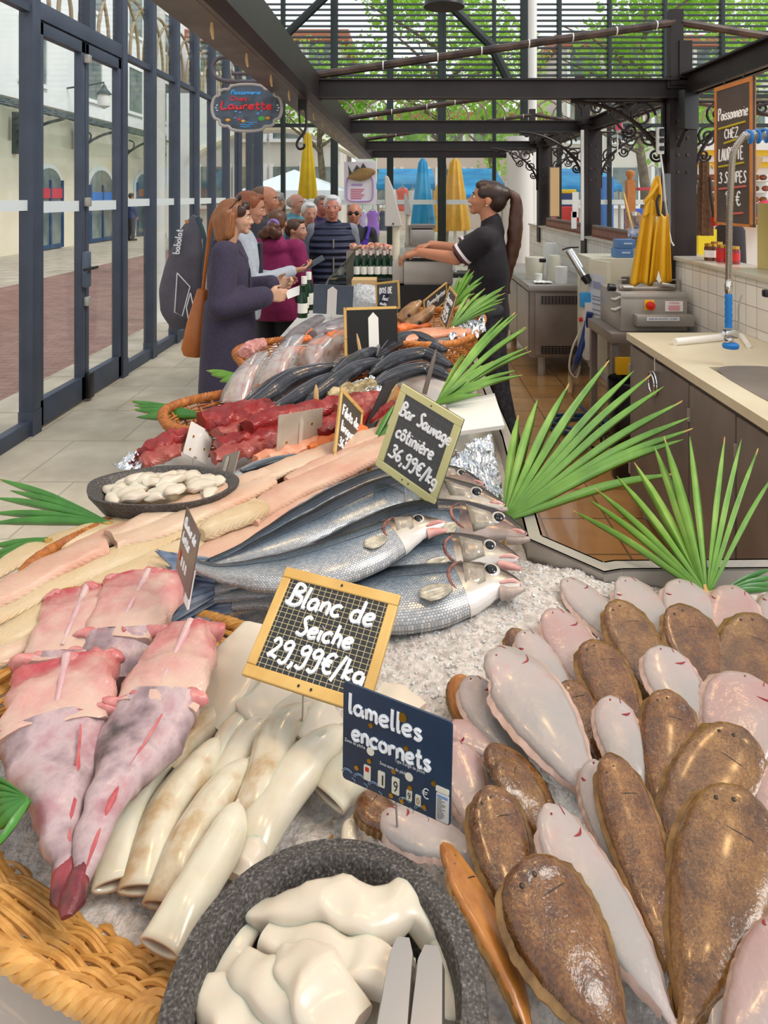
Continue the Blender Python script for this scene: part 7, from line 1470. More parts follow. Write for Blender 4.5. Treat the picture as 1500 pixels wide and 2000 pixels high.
mb = MB(); mb.tube(catmull([ap(1265, 328), ap(1278, 323), ap(1285, 335), ap(1283, 350)], 10), .004, 6); T.part('hook', mb, M['steel'])
mb = MB(); mb.add([ap(1286, 528, -.05), ap(1292, 548, -.05), ap(1288, 553, -.05), ap(1282, 546, -.05), ap(1286, 528, -.047), ap(1292, 548, -.047), ap(1288, 553, -.047), ap(1282, 546, -.047)], [(0, 1, 2, 3), (7, 6, 5, 4), (0, 4, 5, 1), (1, 5, 6, 2), (2, 6, 7, 3), (3, 7, 4, 0)]); solo('paper_scrap', mb, M['white'], 'white scrap hanging at the apron hem', 'scrap')
# black monitor, power strip, things on the first column
p = at(1345, 215, 4.1); T = Thing('black_monitor', 'black monitor fixed to the first stall column', 'monitor', p-UP*.12); mb = MB(); mb.box(p, (.13, .05, .24), Matrix.Rotation(.5, 3, 'Z'), .006); T.part('casing', mb, M['black']); mb = MB(); mb.cyl(p+Vector((-.01, .02, -.12)), p+Vector((-.03, .08, -.22)), .015); T.part('bracket', mb, M['black'])
p = at(1289, 275, 4.2); T = Thing('power_strip', 'white socket strip with plugs beside the first column', 'socket', p-UP*.08); mb = MB(); mb.box(p, (.045, .03, .17), None, .006); T.part('body', mb, M['white'])
for k, z in enumerate((.05, 0, -.05)): mb = MB(); mb.box(p+Vector((.004, -.024, z)), (.03, .03, .03 if k else .05), None, .008); T.part('plug', mb, M['black'])
mb = MB(); mb.tube(catmull([at(1290, 300, 4.2), at(1295, 340, 4.2), at(1300, 400, 4.2), at(1310, 470, 4.2), at(1316, 480, 4.2)], 16), .006, 6); solo('white_cable', mb, M['white'], 'white cable running down beside the first column', 'cable')
p = at(1302, 395, 4.18); mb = MB(); mb.box(p, (.05, .012, .36)); solo('clear_tube_holder', mb, glassy('acrylic', (.9, .9, .92, 1), .15), 'clear plastic holder hanging on the first column', 'holder')
p = at(1206, 240, 6.2); T = Thing('red_sign_box', 'narrow red faced box hanging under the beam', 'sign', p-UP*.1); mb = MB(); mb.box(p, (.075, .05, .19), Matrix.Rotation(-.2, 3, 'Y'), .005); T.part('box', mb, M['steel']); mb = MB(); mb.box(p+Vector((-.002, -.028, .005)), (.055, .004, .15), Matrix.Rotation(-.2, 3, 'Y')); T.part('face', mb, M['pink']); mb = MB(); mb.cyl(p-UP*.1, p-UP*.3, .006); T.part('rod', mb, M['white'])
p = at(1083, 375, 8.3); T = Thing('wood_panel', 'tall beige board hanging on the third column', 'board', p-UP*.3); mb = MB(); mb.box(p, (.12, .02, .60), Matrix.Rotation(.25, 3, 'Z')); T.part('board', mb, M['card']); mb = MB(); mb.box(p+Vector((.0, .012, 0)), (.135, .012, .62), Matrix.Rotation(.25, 3, 'Z')); T.part('frame', mb, M['steel_dark'])
mb = MB(); q = at(1137, 300, 6.1); mb.bb(q.x-.012, q.x+.012, 6.08, 6.11, 1.19, 2.2); solo('white_upright', mb, M['white'], 'white metal upright before the second column', 'upright')
for lab, x, y, h, w in (('white paper sheet taped beside the second column', 1124, 400, .24, .06), ('lower white paper strip under the taped sheet', 1121, 430, .16, .05)):
    p = at(x, y, 6.3); mb = MB(); mb.box(p, (w, .003, h)); solo('paper_sheet', mb, M['paper'], lab, 'paper', smooth=False)
# fridge counter
df = 5.85; x0 = at(1037, 0, df).x; x1 = at(1160, 0, df).x; zt = .81
T = Thing('fridge_counter', 'stainless refrigerated counter behind the seller', 'counter', ((x0+x1)/2, df+.9, 0))
mb = MB(); mb.bb(x0, x1, df+.03, df+1.9, .17, zt-.05, .004); T.part('body', mb, M['steel2']); mb = MB(); mb.bb(x0-.02, x1+.05, df, df+1.92, zt-.05, zt, .006); T.part('top', mb, M['steel'])
mb = MB(); mb.bb(x0+.04, x1-.01, df+.015, df+.03, .19, zt-.07, .004); fp = T.part('end_panel', mb, M['steel2'])
for z in (.68, .24):
    mb = MB()
    for k in range(14): mb.bb(x0+.10+k*.03, x0+.105+k*.03, df+.008, df+.014, z-.035, z+.035)
    for k in range(5): mb.bb(x0+.09, x0+.51, df+.008, df+.014, z-.034+k*.016, z-.030+k*.016)
    T.part('grille', mb, M['black'], parent=fp, smooth=False)
for i in range(3):
    mb = MB(); mb.bb(x0-.015, x0, df+.08+i*.6, df+.64+i*.6, .2, zt-.07, .004); T.part('door', mb, M['steel'])
for x in (x0+.12, x1-.12):
    for y in (df+.12, df+1.7): mb = MB(); mb.cyl((x, y, 0), (x, y, .18), .035); T.part('leg', mb, M['steel'])
def onf(px, d): v = at(px, 0, d); return Vector((v.x, d, zt))
for lab, px, d, prof, m in (('cream round tub on the fridge counter behind the ponytail', 1044, 6.3, [(0, 0), (.08, 0), (.09, .2), (.085, .21), (0, .21)], 'cream'), ('short white paper roll on the fridge counter', 1096, 6.0, [(0, 0), (.055, 0), (.055, .15), (0, .15)], 'white'), ('cream juicer body on the fridge counter', 1082, 6.25, [(0, 0), (.075, 0), (.07, .03), (.06, .2), (.05, .23), (0, .23)], 'cream'), ('tall white jug on the fridge counter', 1075, 6.6, [(0, 0), (.07, 0), (.075, .25), (.06, .32), (0, .32)], 'white'), ('small white beaker on the fridge counter', 1052, 6.05, [(0, 0), (.03, 0), (.035, .08), (0, .08)], 'white')):
    mb = MB(); mb.lathe(prof, onf(px, d), 24); q_ = solo('white_container', mb, M[m], lab, 'container', 'white containers on the fridge counter')
    if 'juicer' in lab: mb = MB(); mb.box(onf(1064, 6.05)+Vector((-.02, 0, .2)), (.06, .04, .035), None, .01); link_mesh('handle', mb, M['black'], loc=q_.location, parent=q_)['label'] = 'black handle'
mb = MB(); c = onf(1060, 5.98); mb.grid(lambda u, v: c+Vector((.16*(u-.5), .10*(v-.5), .012+.022*abs(noise.noise(Vector((u*4, v*4, 1)))))), 14, 10); solo('cloth', mb, M['paper'], 'crumpled white cloth on the fridge counter', 'cloth', solid=.003)
# long arm lamp / roll and cleaning gear by the cabinet
T = Thing('film_roll', 'shiny cling film roll leaning over by the cabinet', 'roll', at(1140, 545, 4.6)); mb = MB(); mb.tube([at(1112, 490, 4.7), at(1142, 540, 4.6)], .03, 16); T.part('roll', mb, M['chrome']); mb = MB(); mb.tube([at(1142, 540, 4.6), at(1150, 552, 4.58)], [.034, .028], 14); T.part('end_cap', mb, M['black']); mb = MB(); mb.tube(catmull([at(1098, 488, 4.7), at(1110, 484, 4.7), at(1130, 483, 4.7)], 6), .006, 6); T.part('handle', mb, M['black'])
T = Thing('water_hose_lance', 'dark blue hose lance standing by the cream cabinet', 'hose', on(1113, 772, .02)); Pq = catmull([at(1152, 610, 4.55), at(1140, 660, 4.6), at(1125, 710, 4.62), on(1115, 745, .02)+UP*.08], 16); mb = MB(); mb.tube(Pq, .021, 10); T.part('hose', mb, M['blue_dark']); mb = MB(); mb.tube([Pq[-1], Pq[-1]-UP*.05, on(1113, 770, .01)], [.022, .026, .018], 10); T.part('nozzle', mb, M['card'])
mb = MB(); mb.box(at(1143, 585, 4.6), (.075, .05, .10), None, .01); solo('blue_holder', mb, pm('sky_blue_plastic', '#3a9ad8', .4), 'sky blue plastic holder on the cabinet edge', 'holder')
T = Thing('valve_pipe', 'pale pipe with a red tap handle beside the cabinet', 'pipe', at(1133, 720, 4.65)); mb = MB(); mb.tube(catmull([at(1135, 540, 4.65), at(1133, 600, 4.65), at(1134, 640, 4.65), at(1118, 680, 4.65), at(1112, 720, 4.65), at(1125, 738, 4.65), at(1133, 715, 4.65)], 30), .007, 8); T.part('pipe', mb, M['cream']); mb = MB(); mb.box(at(1134, 624, 4.62), (.025, .03, .03), None, .008); T.part('tap_handle', mb, M['red'])
mb = MB(); mb.bb(at(1140, 0, 4.6).x, at(1154, 0, 4.6).x, 4.56, 4.62, at(0, 700, 4.6).z, at(0, 590, 4.6).z); solo('junction_box', mb, M['white'], 'white junction box under the blue holder', 'box')
# bucket, coiled hose, cables
p = on(1232, 815, 0); p = Vector((1.28, 3.78, 0)); T = Thing('waste_bin', 'bin lined with a black bag under the machine stand', 'bin', p); mb = MB(); mb.lathe([(.11, 0), (.13, .3), (.14, .55), (.135, .56), (.12, .5), (0, .45)], p, 28, wob=lambda a, z: 1+.02*math.sin(9*a+z*9)); T.part('bag', mb, pm('bin_bag', '#0e0e12', .22)); mb = MB(); mb.box(p+Vector((.02, .13, .60)), (.16, .02, .10)); T.part('yellow_lid', mb, M['apron'])
c = on(1130, 832, .02); mb = MB(); pts = []
for i in range(220):
    a = i*.115; r = .17+.018*math.sin(i*.31)+.02*(i/220); pts.append(Vector((c.x+r*1.05*math.cos(a), c.y+r*.95*math.sin(a), .014+.012*int(i/55)+.006*math.sin(i*.2))))
pts += catmull([pts[-1], Vector((c.x+.14, c.y+.22, .03)), Vector((c.x+.10, c.y+.40, .06)), Vector((c.x+.22, c.y+.55, .10))], 14)[1:]
mb.tube(pts, .011, 8); solo('coiled_hose', mb, pm('blue_rubber', '#26426a', .35), 'dark blue water hose coiled on the orange tiles', 'hose')
mb = MB(); random.seed(8)
for k in range(7): q = Vector((1.12, 4.15, .02)); mb.tube(catmull([q+Vector((random.uniform(-.08, .1), random.uniform(-.1, .1), random.uniform(0, .16))) for _ in range(5)], 16), .006, 5)
solo('cable_tangle', mb, M['black'], 'tangle of black cables on the floor beside the hose', 'cables')
# scales
d0 = 4.15; zb = at(0, 558, d0).z; x0, x1 = at(788, 0, d0).x, at(885, 0, d0).x; zt = at(0, 510, d0).z
T = Thing('weighing_scale', 'grey shop scale with steel pan in front of the seller', 'scale', ((x0+x1)/2, d0+.15, zb)); mb = MB(); mb.bb(x0, x1, d0, d0+.32, zb, zt, .015); T.part('housing', mb, M['steel']); mb = MB(); mb.bb(at(766, 0, d0).x, x0, d0+.02, d0+.2, zb+.01, zt, .008); T.part('side_box', mb, M['steel'])
mb = MB(); mb.bb(x0-.0, x1-.02, d0-.01, d0+.33, zt+.02, zt+.03); mb.bb(x0+.0, x1-.02, d0-.01, d0, zt+.03, zt+.06); mb.bb(x0+.0, x1-.02, d0+.32, d0+.33, zt+.03, zt+.06); mb.bb(x0, x0+.01, d0, d0+.33, zt+.03, zt+.06); T.part('pan', mb, M['steel']); mb = MB(); mb.bb(x0+.02, x1-.04, d0+.02, d0+.3, zt, zt+.02); T.part('pan_support', mb, M['black'])
px_s = at(773, 0, d0).x; mb = MB(); mb.cyl((px_s, d0+.1, zb), (px_s, d0+.1, at(0, 440, d0).z), .024); T.part('pole', mb, M['cream'])
z1_, z0_ = at(0, 343, d0).z, at(0, 443, d0).z; xa = at(751, 0, d0).x; mb = MB(); pf = [(xa, z0_), (at(786, 0, d0).x, z0_), (at(768, 0, d0).x, at(0, 370, d0).z), (at(757, 0, d0).x, z1_), (xa, z1_+.0)]; mb.prism([(a, b) for a, b in pf], -(d0+.18), -(d0+.04), Matrix(((1, 0, 0), (0, 0, -1), (0, 1, 0))).to_4x4()); T.part('display_head', mb, pm('scale_grey', '#b4b2ac', .4), bevel=.006, smooth=False)
mb = MB(); p = at(768, 437, d0+.035); mb.ball(p, .006, None, 8, 6); T.part('screw', mb, M['black'])
mb = MB(); mb.ball(at(862, 493, d0+.12), (.05, .05, .02), None, 12, 8); solo('fish_on_scale', mb, M['white'], 'white packet on the scale pan', 'packet')
d1 = 5.4; x0, x1 = at(803, 0, d1).x, at(848, 0, d1).x; zb = at(0, 480, d1).z; T = Thing('weighing_scale', 'second shop scale farther back behind the first', 'scale', ((x0+x1)/2, d1+.1, zb)); mb = MB(); mb.bb(x0, x1, d1, d1+.3, zb, at(0, 448, d1).z, .012); T.part('housing', mb, M['steel']); mb = MB(); mb.bb(x0-.02, x1+.01, d1, d1+.3, at(0, 446, d1).z, at(0, 440, d1).z); T.part('pan', mb, M['steel_dark'])
q = at(797, 0, d1).x; mb = MB(); mb.cyl((q, d1+.1, zb), (q, d1+.1, at(0, 420, d1).z), .02); T.part('pole', mb, M['cream']); mb = MB(); mb.prism([(at(790, 0, d1).x, at(0, 420, d1).z), (at(806, 0, d1).x, at(0, 418, d1).z), (at(793, 0, d1).x, at(0, 376, d1).z), (at(789, 0, d1).x, at(0, 380, d1).z)], -(d1+.2), -(d1+.05), Matrix(((1, 0, 0), (0, 0, -1), (0, 1, 0))).to_4x4()); T.part('display_head', mb, bpy.data.materials['scale_grey'], smooth=False)
mb = MB(); xa = at(778, 0, 4.1).x; xb = at(882, 0, 4.1).x; mb.bb(xa, xb, 4.12, 4.5, .75, at(0, 560, 4.1).z); solo('scale_plinth', mb, M['black'], 'black plinth carrying the front scale', 'plinth', smooth=False)
mb = MB(); mb.bb(at(790, 0, 5.4).x, at(870, 0, 5.4).x, 5.35, 5.8, .75, at(0, 480, 5.4).z); solo('scale_plinth', mb, M['steel2'], 'steel plinth carrying the second scale', 'plinth', smooth=False)
# bottles, crate, glass guard, ice bag
mb = MB(); dB = 4.3; mb.bb(at(688, 0, dB).x, at(768, 0, dB).x, dB-.12, dB+.2, .80, at(0, 548, dB).z); solo('bottle_tray', mb, M['black'], 'dark tray carrying the row of wine bottles', 'tray', smooth=False)
zB = at(0, 541, dB).z; GB = pm('green_glass', '#12301a', .08, 0); WL = pm('wine_label', '#e6e4dc', .6); CB = pm('bottle_capsule', '#d8c8c0', .4)
k = 0
for row in range(2):
    for i in range(6):
        px = 697+i*13.5+row*5; d = dB-.05+row*.1; c = Vector((at(px, 0, d).x, d, zB)); T = Thing('wine_bottle', 'small dark green wine bottle with a white label in the row before the scale', 'bottle', c, 'green wine bottles before the scale')
        mb = MB(); mb.lathe([(0, 0), (.020, 0), (.0205, .01), (.0205, .095), (.012, .125), (.0085, .135), (.0085, .16), (0, .16)], c, 16); T.part('glass', mb, GB); mb = MB(); mb.lathe([(.0209, .025), (.0209, .075)], c, 16); T.part('label', mb, WL); mb = MB(); mb.lathe([(.0095, .145), (.0095, .175), (0, .175)], c, 12); T.part('capsule', mb, CB)
for px, py, dd, h, lab, m in ((591, 620, 3.5, .17, 'dark green bottle at the table edge beside the slate back', GB), (594, 612, 3.6, .20, 'white capped bottle behind the dark green one', WL), (603, 605, 3.7, .21, 'tallest white capped bottle left of the slate back', WL)):
    c = at(px, py, dd); T = Thing('oil_bottle', lab, 'bottle', c, 'bottles at the table edge'); mb = MB(); mb.lathe([(0, 0), (.026, 0), (.026, h*.6), (.014, h*.75), (.013, h*.85), (0, h*.85)], c, 16); T.part('glass', mb, GB); mb = MB(); mb.lathe([(.0265, h*.15), (.0265, h*.45)], c, 16); T.part('label', mb, WL); mb = MB(); mb.lathe([(.0155, h*.8), (.0155, h), (0, h)], c, 14); T.part('cap', mb, m if m is WL else GB)
mb = MB(); mb.bb(at(688, 0, 4.0).x, at(735, 0, 4.0).x, 3.95, 4.1, at(0, 562, 4.0).z, at(0, 545, 4.0).z); solo('carton', mb, M['card'], 'flat cardboard carton in front of the bottles', 'box', smooth=False)
ICB = pm('bag_of_ice', '#c8ccd0', .15, 0, '#a8acb0', 60, .9, 60, .012); mb = MB(); mb.ball(at(712, 585, 3.75), (.12, .08, .085), None, 24, 16); mb.v = [v+noise.noise_vector(v*22)*.022 for v in mb.v]; solo('plastic_bag', mb, ICB, 'crinkled clear plastic bag behind the black sign back', 'bag')
GU = glassy('guard_glass', (.82, .88, .85, 1), .2, .05); mb = MB(); mb.slab(at(622, 585, 3.55), at(628, 572, 3.55), at(701, 478, 4.9), at(690, 500, 4.9), .008); mb.slab(at(618, 600, 3.5), at(640, 545, 3.5), at(702, 480, 4.9), at(694, 545, 4.6), .008); solo('glass_guard', mb, GU, 'slanted glass guard along the aisle edge of the stall', 'glass guard', smooth=False)
# food heap behind the bottles
random.seed(13)
for i in range(9):
    px = 690+i*9; p = at(px, 483+random.uniform(-3, 3), 4.9); mb = MB(); mb.ball(p, (.03, .03, .025), None, 10, 8); mb.v = [v+noise.noise_vector(v*40)*.012 for v in mb.v]; solo('shellfish', mb, pm('shellfish_orange', '#c8683a', .5, 0, '#e8dcd0', 30) if i == 0 else bpy.data.materials['shellfish_orange'], 'orange and white shellfish heaped behind the bottles', 'shellfish', 'shellfish behind the bottles')
mb = MB(); mb.bb(at(680, 0, 4.9).x, at(772, 0, 4.9).x, 4.75, 5.3, .8, at(0, 489, 4.9).z); solo('back_display', mb, M['steel2'], 'raised display step behind the bottles', 'display step', smooth=False)
# red and white striped wall jars + ledge spices rows
random.seed(31)
SPM = [pm('jar_brown', '#8a4a26', .4, 0, '#5a3a2c', 40), pm('jar_blue', '#5a6474', .4, 0, '#a86a44', 40)]
for r0, r1, n in ((4.95, 6.25, 20), (6.5, 8.3, 22)):
    for i in range(n):
        y = lerp(r0, r1, i/(n-1)); c = Vector((WX+.05, y, 1.215))
        if abs(y-4.98) < .07: continue
        T = Thing('spice_jar', 'small brown jar standing in the row on the tiled ledge', 'jar', c, 'jars on the tiled ledge'); mb = MB(); mb.lathe([(0, 0), (.024, 0), (.024, .085), (.02, .095), (0, .095)], c, 12); T.part('jar', mb, SPM[0]); mb = MB(); mb.lathe([(.0246, .02), (.0246, .07)], c, 12); T.part('label', mb, SPM[1]); mb = MB(); mb.lathe([(.022, .09), (.022, .11), (0, .11)], c, 12); T.part('lid', mb, M['steel_dark'])
# ================================================================== HANGING SIGNS
d = 3.9
T = Thing('hanging_oval_sign', 'dark oval painted shop sign on an iron scroll bracket at upper left', 'sign', at(483, 258, d))
oc = at(483, 211, d); sx2 = 70/F*d; sz2 = 47/F*d
def oval(sc, n=96):
    out = []
    for i in range(n):
        a = 2*PI*i/n; m = 1+.0*a
        q = abs(((a/(PI/2))+.5) % 1-.5)   # 0 at axes, .5 at diagonals
        r = 1-.085*math.exp(-((q-.36)/.055)**2)+.0
        x = math.copysign(abs(math.cos(a))**.9, math.cos(a))*r; y = math.copysign(abs(math.sin(a))**.9, math.sin(a))*r
        out.append((x*sx2*sc, y*sz2*sc))
    return out
TM = Matrix(((1, 0, 0, oc.x), (0, 0, -1, oc.y), (0, 1, 0, oc.z), (0, 0, 0, 1)))
SGN = NT('painted_sign'); SGN.col(SGN.ramp(SGN.noise(9, 4), [(.35, '#262c34'), (.55, '#4a5664'), (.7, '#3a5a82')])); SGN.set(Roughness=.35)
mb = MB(); mb.prism(oval(.96), -.008, .012, TM); T.part('panel', mb, SGN.mat, smooth=False)
mb = MB(); pts = [TM @ Vector((x, y, .012)) for x, y in oval(.97)]; mb.tube(pts+pts[:2], .009, 8); T.part('border', mb, pm('sign_border', '#a59e98', .5))
ux, uy = Vector((1, 0, 0)), Vector((0, 0, 1)); fy = Vector((0, -.0135, 0))
def osign(txt, px, py, hpx, wpx, r, m, sl=.1):
    mb = MB(); o = at(px, py, d); o.y = oc.y; write(mb, txt, o+fy, ux, uy, hpx/F*d, r, wpx/F*d, sl, .3, Vector((0, -1, 0))); T.part('hand_writing', mb, m)
SB_ = pm('sign_blue', '#4aa2e0', .5); SR_ = pm('sign_red', '#d03038', .5)
osign('Poissonnerie', 452, 185, 8.5, 58, .0034, SB_); osign('Chez', 451, 197, 8, 34, .0032, SR_, 0); osign('Laurette', 432, 214, 16, 102, .0062, SR_, 0)
for x, y, r, c in ((446, 235, 4, '#d89a28'), (468, 234, 3, '#c03848'), (476, 237, 3.5, '#d8a040'), (512, 232, 6, '#4aa840'), (524, 231, 4, '#d08830'), (460, 231, 3, '#6a6a80'), (462, 218, 2.6, '#5aa0e0'), (470, 220, 2, '#5aa0e0'), (505, 222, 2.6, '#5aa0e0'), (512, 217, 2, '#5aa0e0')):
    p = at(x, y, d); p.y = oc.y; mb = MB(); mb.ball(p+fy, (r/F*d*1.2, .003, r/F*d*.8), None, 12, 6); T.part('painted_motif', mb, pm('motif_'+c[1:], c, .5) if 'motif_'+c[1:] not in bpy.data.materials else bpy.data.materials['motif_'+c[1:]])
for x, w, y in ((483, 26, 244), (480, 20, 248), (492, 22, 240)): mb = MB(); p = at(x, y, d); p.y = oc.y; mb.tube([p+fy+ux*(k-3)*w/6/F*d*1.0+uy*.003*math.sin(k*1.5) for k in range(7)], .0025, 5); T.part('painted_wave', mb, SB_)
for sx_ in (423, 545):
    for k in range(3): p = at(sx_+(2 if sx_ < 480 else -2)*abs(k-1), 206+5*k, d); p.y = oc.y; mb = MB(); mb.ball(p+fy, (.006, .002, .003), None, 8, 5); T.part('painted_motif', mb, M['chalk'])
mb = MB(); sp_ = [at(483-58+8*0+24*(math.cos(a))*1.0+13, 134+24*math.sin(a), d) for a in [-.35-2*PI*.02*i for i in range(0, 34)]]
sp_ = [at(438+23*math.cos(a), 134+23*math.sin(a), d) for a in [-.2-(4.35)*i/26 for i in range(27)]]
mb.tube(sp_+[at(445, 159, d), at(480, 160, d), at(560, 160, d)], [.012]*len(sp_)+[.014]*3, 8); mb.tube([at(453, 144, d), at(560, 143, d)], .011, 8)
for x in (464, 505, 540): mb.tube([at(x, 143, d), at(x, 160, d)], .009, 6)
for x in (440, 535): mb.tube([at(x, 160, d), at(x, 175, d)], .004, 5)
T.part('scroll_arm', mb, pm('bracket_grey', '#5c5258', .5, .3))
# hook on rail and fish poster
T = Thing('meat_hook', 'iron hook and clamp hanging from the stall rail', 'hook', at(590, 292, 4.15)); mb = MB(); mb.tube(catmull([at(597, 205, 4.15), at(597, 250, 4.15), at(580, 278, 4.15), at(584, 291, 4.15), at(594, 288, 4.15), at(594, 281, 4.15)], 24), .008, 8); T.part('hook', mb, M['dark']); mb = MB(); mb.bb(at(583, 0, 4.15).x, at(599, 0, 4.15).x, 4.13, 4.17, at(0, 215, 4.15).z, at(0, 190, 4.15).z); mb.tube([at(584, 215, 4.15), at(586, 247, 4.15)], .006, 6); T.part('clamp', mb, M['dark'])
d = 8.6; T = Thing('fish_poster', 'white poster with a purple border and a fish hanging at the back', 'poster', at(703, 400, d)); mb = MB(); a = at(672, 316, d); b = at(734, 400, d); mb.bb(a.x, b.x, d, d+.012, b.z, a.z); T.part('sheet', mb, pm('poster_white', '#e6e0e4', .5), smooth=False)
LI = pm('poster_lilac', '#b898cc', .5); PR = pm('poster_pink', '#d04a78', .5)
mb = MB(); pts = [at(703+26*math.copysign(abs(math.cos(q))**.4, math.cos(q)), 368+25*math.copysign(abs(math.sin(q))**.4, math.sin(q)), d-.008) for q in [2*PI*i/40 for i in range(41)]]; mb.tube(pts, .010, 5); T.part('border', mb, LI)
mb = MB(); mb.bb(at(686, 0, d).x, at(708, 0, d).x, d-.004, d, at(0, 363, d).z, at(0, 359, d).z); T.part('heading', mb, LI, smooth=False)
for k in range(6): mb = MB(); mb.bb(at(685, 0, d).x, at(712-(k % 3)*3, 0, d).x, d-.004, d, at(0, 370.5+k*3.6, d).z, at(0, 369+k*3.6, d).z); T.part('print_line', mb, PR, smooth=False)
FPM = pm('poster_fish', '#6a5838', .5, 0, '#a07c48', 6); mb = MB(); mb.loft(catmull([at(x, y, d-.03) for x, y in ((680, 347), (692, 344), (710, 340), (728, 336), (733, 338))], 12), Vector((0, -1, 0)), [w/F*d for w in (2, 4, 7, 9, 11, 12, 12, 12, 11, 10, 8, 6, 3)], [.01]*13, None, 2, 12); T.part('fish', mb, FPM)
mb = MB(); 
for poly in ([(690, 335), (697, 322), (704, 330), (709, 318), (716, 328)], [(682, 345), (680, 322), (686, 335), (692, 342)]): q = [(at(x, y, d).x, at(x, y, d).z) for x, y in poly]; mb.prism(q, -(d-.02), -(d-.026), Matrix(((1, 0, 0), (0, 0, -1), (0, 1, 0))).to_4x4())
T.part('fish_fin', mb, pm('poster_fish_fin', '#4a4236', .5), smooth=False)

# ================================================================== STREET AT LEFT
FX = -10.85; FC = pm('cream_stone', '#efe6d2', .8, 0, '#e6dcc4', 1.2, .1, 30); FWh = pm('pale_render', '#f2f3f1', .8, 0, '#e8eaea', 1)
WD = pm('window_glass_dark', '#5c6a6c', .12, 0, '#8a9690', 1.5); SHOPB = pm('shop_blue_frame', '#2c4c74', .4)
def facade_arch(y0, w, htop, name, lab, inner):
    T = Thing(name, lab, 'shop front', (FX, y0+w/2, 0)); r = w/2; hs = htop-r*.8
    def arch(w_, h_, x):
        pts = [(y0+w/2-w_/2, 0), (y0+w/2-w_/2, h_)]+[(y0+w/2-w_/2*math.cos(PI*i/12), h_+r*.8*math.sin(PI*i/12)*w_/w) for i in range(1, 12)]+[(y0+w/2+w_/2, h_), (y0+w/2+w_/2, 0)]
        return pts
    MM = Matrix(((0, 0, 1, 0), (1, 0, 0, 0), (0, 1, 0, 0), (0, 0, 0, 1)))
    mb = MB(); mb.prism(arch(w, hs, 0), FX+.02, FX+.06, MM); T.part('stone_surround', mb, FWh, smooth=False)
    mb = MB(); mb.prism(arch(w*.82, hs, 0), FX+.05, FX+.09, MM); T.part('glazing', mb, WD, smooth=False)
    for yy in (y0+w*.09, y0+w*.5, y0+w*.91): mb = MB(); mb.bb(FX+.08, FX+.14, yy-.04, yy+.04, 0, hs+.2); T.part('frame', mb, SHOPB)
    mb = MB(); mb.bb(FX+.085, FX+.13, y0+w*.1, y0+w*.9, hs-.35, hs-.05); T.part('fascia', mb, inner); mb = MB(); mb.bb(FX+.08, FX+.13, y0+w*.1, y0+w*.9, 0, .12); T.part('plinth', mb, SHOPB)
mb = MB(); mb.bb(FX-3, FX, -4, 58, -.03, 3.1); mb.bb(FX-3, FX-.12, -4, 58, 3.1, 12.5)
w = struct('building_street', mb, FC, 'long cream stone building along the street', loc=(FX, 0, 0))
mb = MB(); mb.bb(FX-.1, FX+.02, 14, 58, 4.3, 12.5); link_mesh('upper_wall', mb, FWh, loc=(FX, 0, 0), parent=w)
for i in range(9):
    for z in (4.9, 8.0):
        y = 15+i*3.6; mb = MB(); mb.bb(FX+.01, FX+.05, y, y+1.3, z, z+1.7); q = link_mesh('window', mb, WD, loc=(FX, 0, 0), parent=w); mb = MB(); mb.bb(FX+.03, FX+.10, y-.1, y+1.4, z-.12, z); mb.bb(FX+.03, FX+.09, y-.06, y, z, z+1.75); mb.bb(FX+.03, FX+.09, y+1.3, y+1.36, z, z+1.75); mb.bb(FX+.03, FX+.09, y, y+1.3, z+1.7, z+1.76); link_mesh('window_frame', mb, FWh, loc=(FX, 0, 0), parent=w)
bl = pm('shop_sign_blue', '#2a7ad0', .5); rd = pm('shop_sign_red', '#d03a4a', .5)
for y0, wd, ht, c, lab in ((15.6, 1.6, 2.5, M['wood'], 'arched pale shop front at the left frame edge'), (19.2, 1.7, 2.55, rd, 'narrow arched shop front with a red fascia'), (22.4, 2.2, 2.65, bl, 'arched shop front with a blue fascia and a figure in the glass'), (26.4, 1.7, 2.6, M['wood_o'], 'arched doorway with a red door farther along the street'), (30, 2, 2.6, bl, 'arched shop front far along the street'), (34.5, 2, 2.6, rd, 'farthest arched shop front of the street')):
    facade_arch(y0, wd, ht, 'shop_front', lab, c)
# iron and glass canopy with brackets along the facade
T = Thing('street_canopy', 'iron and glass canopy along the street front', 'canopy', (FX+.6, 25, 3.4)); IR = pm('canopy_iron', '#4a5654', .5, .2)
mb = MB(); mb.slab((FX, 12, 4.2), (FX+1.5, 12, 3.7), (FX+1.5, 45, 3.7), (FX, 45, 4.2), .02); T.part('glazing', mb, glassy('canopy_glass', (.72, .8, .8, 1), .15, .2), smooth=False)
mb = MB()
for i in range(56): y = 12+i*.6; mb.tube([Vector((FX, y, 4.22)), Vector((FX+1.55, y, 3.7))], .03, 5)
for k in range(4): x = FX+.1+k*.48; z = 4.2-k*.16; mb.tube([Vector((x, 12, z)), Vector((x, 45, z))], .03, 5)
T.part('rib', mb, IR)
for i in range(9):
    y = 14.9+i*3.45; mb = MB(); mb.bb(FX, FX+.12, y-.08, y+.08, 2.75, 3.9); mb.tube(catmull([(FX+.05, y, 2.8), (FX+.25, y, 3.2), (FX+.8, y, 3.55), (FX+1.4, y, 3.72)], 10), .045, 6); mb.tube(catmull([(FX+.1, y, 3.4), (FX+.4, y, 3.3), (FX+.5, y, 3.6), (FX+.3, y, 3.7)], 10), .03, 5); T.part('bracket', mb, IR)
